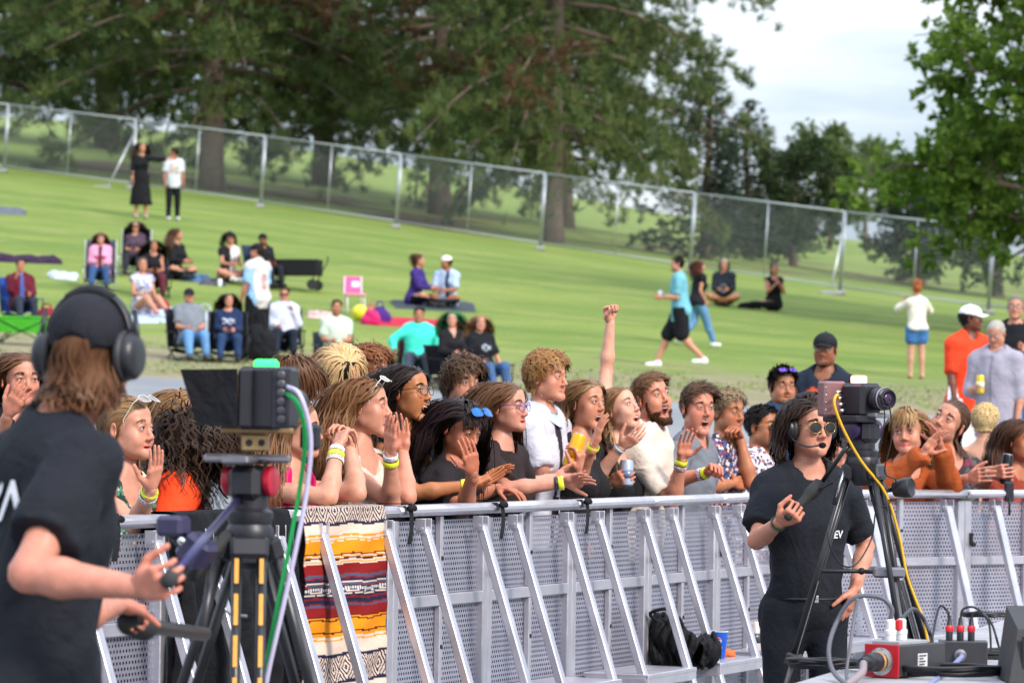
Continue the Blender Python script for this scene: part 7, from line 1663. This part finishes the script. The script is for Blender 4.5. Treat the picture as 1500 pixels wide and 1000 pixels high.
cable('thin black cable drooping from the right camera towards its remote', [PR(1290, 586, -.1), PR(1296, 610, -.1), PR(1288, 660, -.08), PR(1282, 690, -.08), PR(1292, 710, -.06)], .0025, '#141416')
cable('thin black cable swinging from the crew member\'s belt to the tripod', [PR(1212, 775, -.2), PR(1216, 800, -.2), PR(1232, 826, -.15), PR(1254, 826, -.1), PR(1276, 790, -.05), PR(1282, 752, -.03)], .003, '#141416')
sr = thing('tripod_spreader', 'black mid level strut between the tripod legs in front of the crew member', 'strut', PR(1262, 836)); q4 = lambda x, y, dz=0.: PR(x, y, dz) - PR(1262, 836)
MB().tube([q4(1204, 836, -.1), q4(1255, 836), q4(1310, 838, .02)], .008, 8).build('bar', BLK(), sr, smooth=True); MB().box(q4(1302, 838, -.04), (.12, .05, .04), bev=.008).build('clamp', mat('anodised', (.28, .27, .3), .35, .8), sr); MB().ball(q4(1262, 836), .014, 10).build('joint', BLK(), sr, smooth=True)
# ---- equipment on the stage deck
ZD = .75
def on_deck(px, py, z=ZD):
    r = P(px, py, 1.) - CAMP; t = (z - HC) / r[2]; return CAMP + r * t
def dk(px, py, d): return P(px, py, d)
b0 = on_deck(1316, 994); dd = pix(b0)[2]; SD = dd / FPX
e1 = nrm(A(-.82, .58, 0)); e2 = nrm(A(.58, .82, 0))                              # along the red face, along the black side
bx = thing('power_box', 'red and black power distribution box with a round multipin plug on the stage', 'power box', b0)
w_, l_, h_ = .118, .30, .098
MB().box(e1 * w_ / 2 + e2 * l_ / 2 + A(0, 0, h_ / 2 + .006), (l_, w_, h_), np.stack([e2, e1, A(0, 0, 1)], 1), bev=.003).build('case', mat('power_case', (.035, .033, .038), .45), bx)
fr = MB().box(e1 * w_ / 2 - e2 * .003 + A(0, 0, h_ / 2 + .006), (.006, w_ + .006, h_ + .006), np.stack([e2, e1, A(0, 0, 1)], 1), bev=.002).build('red_end_plate', mat('red_plate', s2l('#b01222'), .35), bx)
fm_ = np.stack([e1, A(0, 0, 1), -e2], 1); fo = e1 * w_ / 2 - e2 * .006 + A(0, 0, h_ / 2 + .004)
MB().lathe([(.044, 0), (.044, .004), (.034, .005), (.034, .012), (.03, .013)], fo, fm_, 26).build('flange', mat('chrome', (.6, .6, .6), .2, 1.), fr, auto=40)
MB().lathe([(.028, .006), (.03, .01), (.031, .05), (.027, .055), (.027, .085), (.02, .09), (.016, .12)], fo, fm_, 22).build('multipin_plug', PLA(), fr, auto=40)
MB().lathe([(.0316, .02), (.0322, .024), (.0316, .03)], fo, fm_, 22).build('plug_ring', mat('ring_amber', s2l('#b8823a'), .4), fr, smooth=True)
MB().box(e1 * w_ / 2 + e2 * .11 + A(0, 0, h_ + .012), (.18, .1, .012), np.stack([e2, e1, A(0, 0, 1)], 1), bev=.002).build('socket_panel', mat('panel_grey', (.3, .3, .32), .5), bx)
for k, x in enumerate((.05, .12)):
    c = e1 * w_ * .5 + e2 * x + A(0, 0, h_ + .016); pl = MB().lathe([(.017, 0), (.017, .02), (.019, .022), (.019, .034), (.0145, .038), (.0145, .065), (.009, .07)], c, n=18).build('white_plug', mat('white_plastic', (.68, .67, .66), .4), bx, auto=40)
    for j in range(5): MB().lathe([(.0172, .003 + j * .0035), (.0182, .0045 + j * .0035), (.0172, .006 + j * .0035)], c, n=16).build('grip_rib', mat('white_plastic', (.68, .67, .66), .4), pl, smooth=True)
    if k: MB().box(c + A(0, 0, .05) - e2 * .012, (.03, .02, .035), np.stack([e2, e1, A(0, 0, 1)], 1), bev=.004).build('red_clip', mat('red_plastic', s2l('#d02028'), .4), pl)
lb = MB().box(e2 * .15 - e1 * .0012 + A(0, 0, .05), (.06, .002, .05), np.stack([e2, e1, A(0, 0, 1)], 1)).build('label_plate', mat('label_white', (.6, .6, .6), .6), bx)
ln_ = MB()
for j, r_ in enumerate((.9, .5, .8, .65, .9)): ln_.box(e2 * (.15 - .02 * (1 - r_)) - e1 * .0032 + A(0, 0, .068 - j * .009), (.05 * r_, .001, .004), np.stack([e2, e1, A(0, 0, 1)], 1))
ln_.build('label_print', mat('ink_dark', (.03, .03, .03), .6), lb)
wp = [b0 + e1 * w_ * .5 + e2 * x + A(0, 0, h_ + .084) for x in (.05, .12)]; dB = pix(wp[0])[2]
cable('thick grey cable arching from the first white plug and down to the deck', [wp[0], dk(1306, 890, dB), dk(1288, 874, dB), dk(1250, 876, dB), dk(1226, 910, dB), dk(1214, 950, dB - .1), dk(1222, 985, dB - .2), on_deck(1250, 1010)], .0075, '#55545c')
cable('grey cable arching from the second white plug to the coil behind the box', [wp[1], dk(1330, 896, dB + .1), dk(1340, 892, dB + .15), dk(1354, 908, dB + .2), dk(1364, 934, dB + .25), on_deck(1366, 960)], .007, '#3a3a42')
cable('grey multicore cable leaving the round plug along the deck', [b0 + fo + -e2 * .11, dk(1262, 985, dB - .28), on_deck(1240, 1004), on_deck(1215, 1030)], .013, '#85787a')
cable('pale cable crossing upright in front of the dark trouser leg', [dk(1256, 876, dB - .05), dk(1252, 900, dB - .06), dk(1246, 940, dB - .1), dk(1240, 985, dB - .15), on_deck(1244, 1000)], .0055, '#5c5a60')
def coil(px, py, r, colr, label, n=5):
    c = on_deck(px, py); rr = np.random.default_rng(px); pts = []
    for k in range(n * 16): a = k * 2 * math.pi / 16; q_ = r * (1 + .1 * math.sin(k * .37) + .05 * rr.normal()); pts.append(c + A(q_ * math.cos(a) * 1.5, q_ * math.sin(a), .007 + .006 * (k / 16) + .004 * abs(math.sin(k))))
    cable(label, pts, .0055, colr, n=n * 40)
coil(1212, 982, .075, '#16161a', 'coil of black cable on the stage edge left of the red box')
coil(1392, 992, .12, '#17171b', 'tangle of black cable in front of the small black box')
coil(1468, 968, .10, '#1c1c20', 'loose black cable coil at the right end of the stage')
coil(1444, 906, .06, '#2a2a2e', 'flat cable coil on the far part of the stage', 3)
b1 = on_deck(1440, 982); e1b, e2b = e1, e2
sb = thing('power_box', 'small black power box with three red collared plugs on the stage', 'power box', b1)
MB().box(-A(.06, 0, 0) + A(0, .06, .052), (.16, .12, .085), axes(.1, 1), bev=.003).build('case', mat('power_case', (.035, .033, .038), .45), sb)
MB().box(A(-.012, -.002, .05), (.04, .003, .045), axes(.1, 1)).build('label_plate', mat('label_white', (.6, .6, .6), .6), sb)
MB().lathe([(.02, 0), (.02, .006), (.012, .008), (.012, .05), (.008, .06)], A(-.075, .0, .05), np.stack([A(1, 0, 0), A(0, 0, 1), A(0, -1, 0)], 1), 16).build('front_plug', mat('anodised', (.28, .27, .3), .35, .8), sb, auto=40)
for k in range(3):
    c = A(-.105 + k * .036, .06, .094); pg = MB().lathe([(.0115, 0), (.0115, .045), (.009, .05), (.006, .075)], c, n=14).build('plug', PLA(), sb, auto=40); MB().lathe([(.0122, .03), (.0128, .034), (.0128, .046), (.0105, .05)], c, n=14).build('red_collar', mat('red_plastic', s2l('#d02028'), .4), pg, auto=40)
    p0 = b1 + c + A(0, 0, .072); dz = pix(p0)[2]; x0, y0, _ = pix(p0)
    cable(['left of three thin black cables arching out of the red collared plugs', 'middle of three thin black cables arching out of the red collared plugs', 'right of three thin black cables arching out of the red collared plugs'][k], [[p0, P(x0 - 4, y0 - 12, dz), P(x0 - 16, y0 - 14, dz + .1), on_deck(x0 - 28, 950)], [p0, P(x0 + 4, y0 - 14, dz), P(x0 + 22, y0 - 16, dz), P(x0 + 44, y0 + 4, dz), P(x0 + 56, y0 + 40, dz), on_deck(1470, 972)], [p0, P(x0 + 3, y0 - 8, dz), P(x0 + 14, y0 - 9, dz), P(x0 + 26, y0 + 8, dz), on_deck(1452, 962)]][k], .004, '#141416')
cable('blue grey cable from the front of the small black box', [b1 + A(-.075, -.06, .05), on_deck(1384, 990) + A(0, 0, .01), on_deck(1350, 1010)], .008, '#7a80a8')
bp = on_deck(1476, 992); t = thing('plug', 'bright blue plug lying on the stage at the right', 'plug', bp); MB().tube([(-.04, 0, .018), (-.01, 0, .018), (-.005, 0, .018), (.04, .01, .018)], [.012, .012, .016, .015], 12).build('plug_body', mat('blue_plastic', s2l('#1a62c8'), .4), t, smooth=True); MB().lathe([(.0165, 0), (.0165, .006)], (.03, .008, .018), np.stack([A(0, 1, 0), A(0, 0, 1), A(1, 0, 0)], 1), 12).build('plug_ring', BLK(), t)
sp_ = on_deck(1492, 1000); t = thing('stage_speaker', 'black wedge monitor speaker cut by the right edge of the stage', 'speaker', sp_ + A(.12, .05, 0))
_v = np.array([(-.16, -.14, .006), (.3, -.14, .006), (.3, .2, .006), (-.16, .2, .006), (-.13, -.1, .17), (.3, -.1, .17), (.3, .2, .23), (-.13, .2, .23)]); MB().add(_v, [np.array([(0, 3, 2, 1), (4, 5, 6, 7), (0, 1, 5, 4), (1, 2, 6, 5), (2, 3, 7, 6), (3, 0, 4, 7)])]).build('cabinet', mat('speaker_paint', (.02, .02, .022), .6, bump=.001, bscale=200), t)
MB().box((.06, -.126, .09), (.36, .008, .12), bev=.002).build('grille', mat('grille', (.015, .015, .016), .7, .3, bump=.002, bscale=260), t)
# ---- things on and over the barrier
BW = lambda k, y, z: bar_pt(k) + BNRM * y + A(0, 0, z)
def drape(label, k0, k1, L0, L1, fn, name, cat, nu=40, nv=120, mtl=None, color=None, amp=.02, fold=9., seed=0, bottom=None):
    """cloth over the top rail: L0 down the audience side, L1 down the stage side"""
    u = np.linspace(0, 1, nu); v = np.linspace(-L0, L1, nv); U, V = np.meshgrid(u, v); r = np.random.default_rng(seed)
    ext = np.ones_like(U) if bottom is None else bottom(U)
    Vv = np.where(V > 0, V * ext, V); top = .062; hw = .058
    s = np.abs(Vv); y = np.where(s < top, Vv / top * hw, np.sign(Vv) * (hw + .004 * np.minimum(s - top, 1))) + .015
    z = np.where(s < top, 1.206 + .004 * np.cos(Vv / top * 1.57), 1.206 - (s - top))
    ph = fold * U * 2 * math.pi; am = amp * np.clip((s - .04) / .35, 0, 1)
    y = y + np.sign(Vv) * (am * (1 + np.sin(ph + 1.3 * np.sin(3 * V + seed)) * (.8 + .2 * np.sin(5 * U + seed)))) + .004 * np.sin(40 * V + 9 * U)
    kk = k0 + (k1 - k0) * U + .008 * np.sin(7 * V + ph * .3) * np.clip(s, 0, 1)
    Pp = bar_pt(0) + BDIR * kk[..., None] + BNRM * y[..., None] + A(0, 0, 1) * z[..., None]
    C = fn(U, V) if fn else None; base = BW((k0 + k1) / 2, 0, 1.2)
    i = np.arange(nv - 1)[:, None] * nu + np.arange(nu - 1)[None]; Q_ = np.stack([i, i + 1, i + nu + 1, i + nu], -1).reshape(-1, 4)
    # a second skin gives the cloth its thickness
    Vt = Pp.reshape(-1, 3) - base; nn = np.repeat((np.sign(y - .015) * .006).reshape(-1, 1), 3, 1) * -BNRM; V2 = Vt + nn; Qa = np.concatenate([Q_, Q_[:, ::-1] + len(Vt)])
    edge = np.concatenate([np.stack([np.arange(nu - 1), np.arange(1, nu)], 1), (nv - 1) * nu + np.stack([np.arange(nu - 1), np.arange(1, nu)], 1), np.stack([np.arange(nv - 1), np.arange(1, nv)], 1) * nu, np.stack([np.arange(nv - 1), np.arange(1, nv)], 1) * nu + nu - 1])
    Qa = np.concatenate([Qa, np.stack([edge[:, 0], edge[:, 1], edge[:, 1] + len(Vt), edge[:, 0] + len(Vt)], 1)])
    m = mtl or (mat('woven_wool', attr=True, rough=.95, var=.16, vscale=160, bump=.002, bscale=220, spec=.1) if fn else cloth(color))
    o = obj(name, mesh_np(name, np.concatenate([Vt, V2]), Qa, m, None if C is None else np.concatenate([C.reshape(-1, 3)] * 2)), label=label, cat=cat); o.location = base; return o
def serape(U, V):
    cream, navy, orange, red, dred, grey = [np.array(s2l(c)) for c in ('#d8c0ae', '#22243c', '#e08a1c', '#7e1c1c', '#4a1216', '#4c4c62')]
    C = np.tile(cream, U.shape + (1,)); v = V * 1.05 + .025 + .004 * np.sin(U * 14)
    def bnd(a, b, c): C[(v >= a) & (v < b)] = c
    def diamonds(a, b):
        m = (v >= a) & (v < b); x = (U * 7.0) % 1 - .5; y = (v - (a + b) / 2) / (b - a); q_ = (np.abs(x) * 1.0 + np.abs(y) * 1.0) * 9 + .0; st = (np.sin(q_ * math.pi * 1.0) > 0)
        C[m & st] = navy; C[(np.abs(v - a) < .006) | (np.abs(v - b) < .006)] = navy
    diamonds(.045, .155)
    for a, b, c in ((.20, .208, orange), (.216, .222, orange), (.226, .282, orange), (.275, .281, dred), (.285, .29, orange), (.292, .300, dred), (.306, .312, orange), (.318, .345, red), (.345, .352, grey), (.36, .372, grey), (.378, .39, navy), (.395, .405, grey), (.412, .42, navy), (.43, .436, grey), (.44, .45, navy), (.345, .36, red), (.352, .36, red), (.372, .378, red), (.405, .412, red), (.45, .458, red), (.458, .475, navy), (.475, .48, red), (.48, .488, grey), (.488, .525, red), (.525, .53, dred), (.53, .536, orange), (.536, .542, dred), (.542, .60, orange), (.585, .592, dred), (.60, .606, orange), (.615, .622, orange)): bnd(a, b, c)
    m = (v > .408) & (v < .428); C[m] = navy; C[(v > .412) & (v < .424) & (np.sin(U * 260) > -.4)] = np.array(s2l('#cfc8c4'))
    diamonds(.68, .79); bnd(.83, .842, orange); bnd(.86, .92, orange); bnd(.92, .935, dred); bnd(.935, .99, red)
    return C
drape('striped woven blanket in orange, red, navy and cream hung over the barrier rail', -.95, -.2, .35, 1.02, serape, 'woven_blanket', 'blanket', 120, 280, amp=.010, fold=2.2, seed=3)
drape('black quilted jacket hung over the barrier behind the left tripod', -2.05, -1.1, .4, 1.0, None, 'jacket', 'jacket', 60, 90, color='#101014', amp=.035, fold=4.2, seed=8, bottom=lambda U: .86 + .14 * np.sin(U * 7))
drape('grey hooded sweatshirt hung over the barrier beside the operator', -2.95, -2.62, .3, .42, None, 'hoodie', 'sweatshirt', 40, 60, color='#a9a4ae', amp=.02, fold=2.0, seed=5, bottom=lambda U: .75 + .25 * np.sin(U * 3.1))
for k, lb_ in ((1.02, 'black strap tied round the rail below the scrunchie'), (2.03, 'black strap tied round the rail below the yellow banded hand'), (.04, 'black cloth strip hanging from the rail beside the blanket'), (-2.5, 'dark strap hanging on the barrier below the green flowered top')):
    t = thing('tie_strap', lb_, 'strap', BW(k, .07, 1.2), group='straps tied to the barrier rail'); q = lambda kk, y, z: BW(k + kk, y, z) - BW(k, .07, 1.2)
    V = np.array([q(s_ * .022 + o_, y, z) for (y, z, o_) in ((-.06, 1.13, 0), (-.06, 1.206, 0), (.078, 1.208, 0), (.088, 1.15, -.004), (.092, 1.10, -.016), (.09, 1.05, -.03)) for s_ in (-1, 1)]); V2 = V + A(0, -.003, .003)
    MB().add(np.concatenate([V, V2]), [np.array([(2 * i, 2 * i + 1, 2 * i + 3, 2 * i + 2) for i in range(5)] + [(12 + 2 * i, 12 + 2 * i + 2, 12 + 2 * i + 3, 12 + 2 * i + 1) for i in range(5)] + [(2 * i, 2 * i + 2, 14 + 2 * i, 12 + 2 * i) for i in range(5)] + [(2 * i + 1, 13 + 2 * i, 15 + 2 * i, 2 * i + 3) for i in range(5)])]).build('webbing', cloth('#1b1a1e'), t)
    MB().tube([q(-.03, .085, 1.19), q(0, .095, 1.195), q(.03, .085, 1.19)], .012, 8).build('knot', cloth('#1b1a1e'), t, smooth=True)
def on_step(px, py, off=-.18):
    d = crowd_d(px, off); m = (px - 750) / FPX; return A(P(px, 620, d)[0], P(px, 620, d)[1], .43)
cp = on_step(1056, 938); t = thing('paper_cup', 'blue paper cup with a round red white and blue emblem on the barrier step', 'cup', cp); dcp = pix(cp)[2]
hc_, r0, r1 = .125, .034, .046; rad = lambda z: r0 + (r1 - r0) * z / hc_
MB().lathe([(.001, 0), (r0, 0), (r0 + .001, .004), (r1, hc_), (r1 - .002, hc_ + .001), (r0 - .003, .006), (.001, .006)], n=28).build('cup_wall', mat('cup_blue', s2l('#1450b8'), .4), t, auto=40)
MB().tube([(r1 * math.cos(a), r1 * math.sin(a), hc_) for a in np.linspace(0, 2 * math.pi, 29)], .0022, 6).build('rim', mat('paper_white', (.72, .72, .7), .6), t, smooth=True)
tw = nrm(-cp + CAMP); tw = nrm(A(tw[0], tw[1], 0)); tx = np.cross(A(0, 0, 1), tw)
def on_cup(V, zc, ex=.0012):
    z = zc + V[:, 1]; rr = rad(z) + ex; a = V[:, 0] / rr; return rr[:, None] * (np.sin(a)[:, None] * tx + np.cos(a)[:, None] * tw) + z[:, None] * A(0, 0, 1)
a = np.arange(28) * 2 * math.pi / 28; D = np.concatenate([[(0, 0)], .017 * np.stack([np.cos(a), np.sin(a)], 1)]); fan = np.array([(0, i + 1, (i + 1) % 28 + 1) for i in range(28)])
em = MB().add(on_cup(D, .082), [fan]).build('emblem', mat('emblem_white', (.75, .75, .75), .5), t)
for nm, cc, sg in (('emblem_red', '#d0202c', 1), ('emblem_blue', '#123f9a', -1)):
    x = np.linspace(-.0155, .0155, 13); wv_ = .003 * sg + .0028 * np.sin(x * 200); ed = sg * np.sqrt(.0158 ** 2 - x ** 2); ed = np.where(sg > 0, np.maximum(ed, wv_), np.minimum(ed, wv_))
    V = np.concatenate([np.stack([x, wv_], 1), np.stack([x, ed], 1)]); MB().add(on_cup(V, .082, .002), [np.array([(i, i + 1, 13 + i + 1, 13 + i) for i in range(12)])]).build(nm, mat(nm, s2l(cc), .5), em)
V, F_ = text_geo('pepsi', .02, 0, .0004); MB().add(on_cup(V, .048, .0016), F_).build('lettering', mat('white_print', (.68, .68, .7), .7), t)
bg_ = on_step(1003, 962); t = thing('bag', 'crumpled black bag lying on the barrier step', 'bag', bg_); F = Field(); sc = .92
F.ell(A(-.07, .05, .10), (.07, .08, .11), .04); F.ell(A(.06, .05, .06), (.12, .1, .065), .05); F.ell(A(-.10, .05, .18), (.03, .04, .05), .03); F.plane((0, 0, 0), (0, 0, -1))
V, Q_ = F.mesh(.008, wr_noise(.02, 1.6, 3)); obj('bag_body', mesh_np('bag_body', V * sc, Q_, cloth('#0e0e12', .7)), t)
MB().tube(spline([(-.1, 0, .18), (-.15, -.02, .23), (-.06, -.03, .25), (-.04, 0, .17)], 16), .008, 6).build('strap', cloth('#0e0e12', .7), t, smooth=True)
small_can(on_step(1110, 922), '#c8bcb8', 'pale can standing on the barrier step left of the dark trousers', .15, .033, bandc='#4a4a52')
cr_ = on_step(1070, 946); t = thing('wrapper', 'orange scrap on the barrier step beside the blue cup', 'litter', cr_); F = Field(); F.ell((0, 0, .012), (.03, .025, .014), .01); F.plane((0, 0, 0), (0, 0, -1)); V, Q_ = F.mesh(.004, wr_noise(.006, 4., 2)); obj('scrap', mesh_np('scrap', V, Q_, mat('orange_scrap', s2l('#d8642a'), .6)), t)
MB().tube([(-.03, 0, .01), (-.045, .005, .018)], .004, 6).build('twist', mat('orange_scrap', s2l('#d8642a'), .6), t)
# drinks in hands at the barrier
def held(J, sd, label, colr, h, r, off=.08, side=.038, ax=(0, 0, 1), **kw):
    p = in_hand(J, sd, off, side); ax = nrm(ax); return small_can(p - ax * h * .45, colr, label, h, r, ax, **kw)
held(Q['blond'], 'R', 'tall yellow can with a dark rim held by the blond man', '#e8a818', .168, .034, ax=nrm(CR * .35 + CU), bandc='#d89010')
held(Q['gasp'], 'L', 'silver can held over the rail by the gasping woman', '#a9b0c0', .125, .034, ax=CU, bandc='#6a7a9a')
held(Q['tilt'], 'L', 'slim black can held at the right end of the barrier', '#141418', .17, .032, ax=nrm(CU + CR * .1), bandc='#2a2a3a')
rk = rd(1478, -.06); t = thing('clamp', 'black clamp gripping the right hand barrier rail under the slim can', 'clamp', P(1478, 712, rk)); MB().box((0, 0, -.03), (.05, .06, .11), bev=.008).build('jaw', PLA(), t); MB().tube([(0, -.03, -.06), (0, -.03, -.16)], .007, 8).build('screw', BLK(), t, smooth=True)
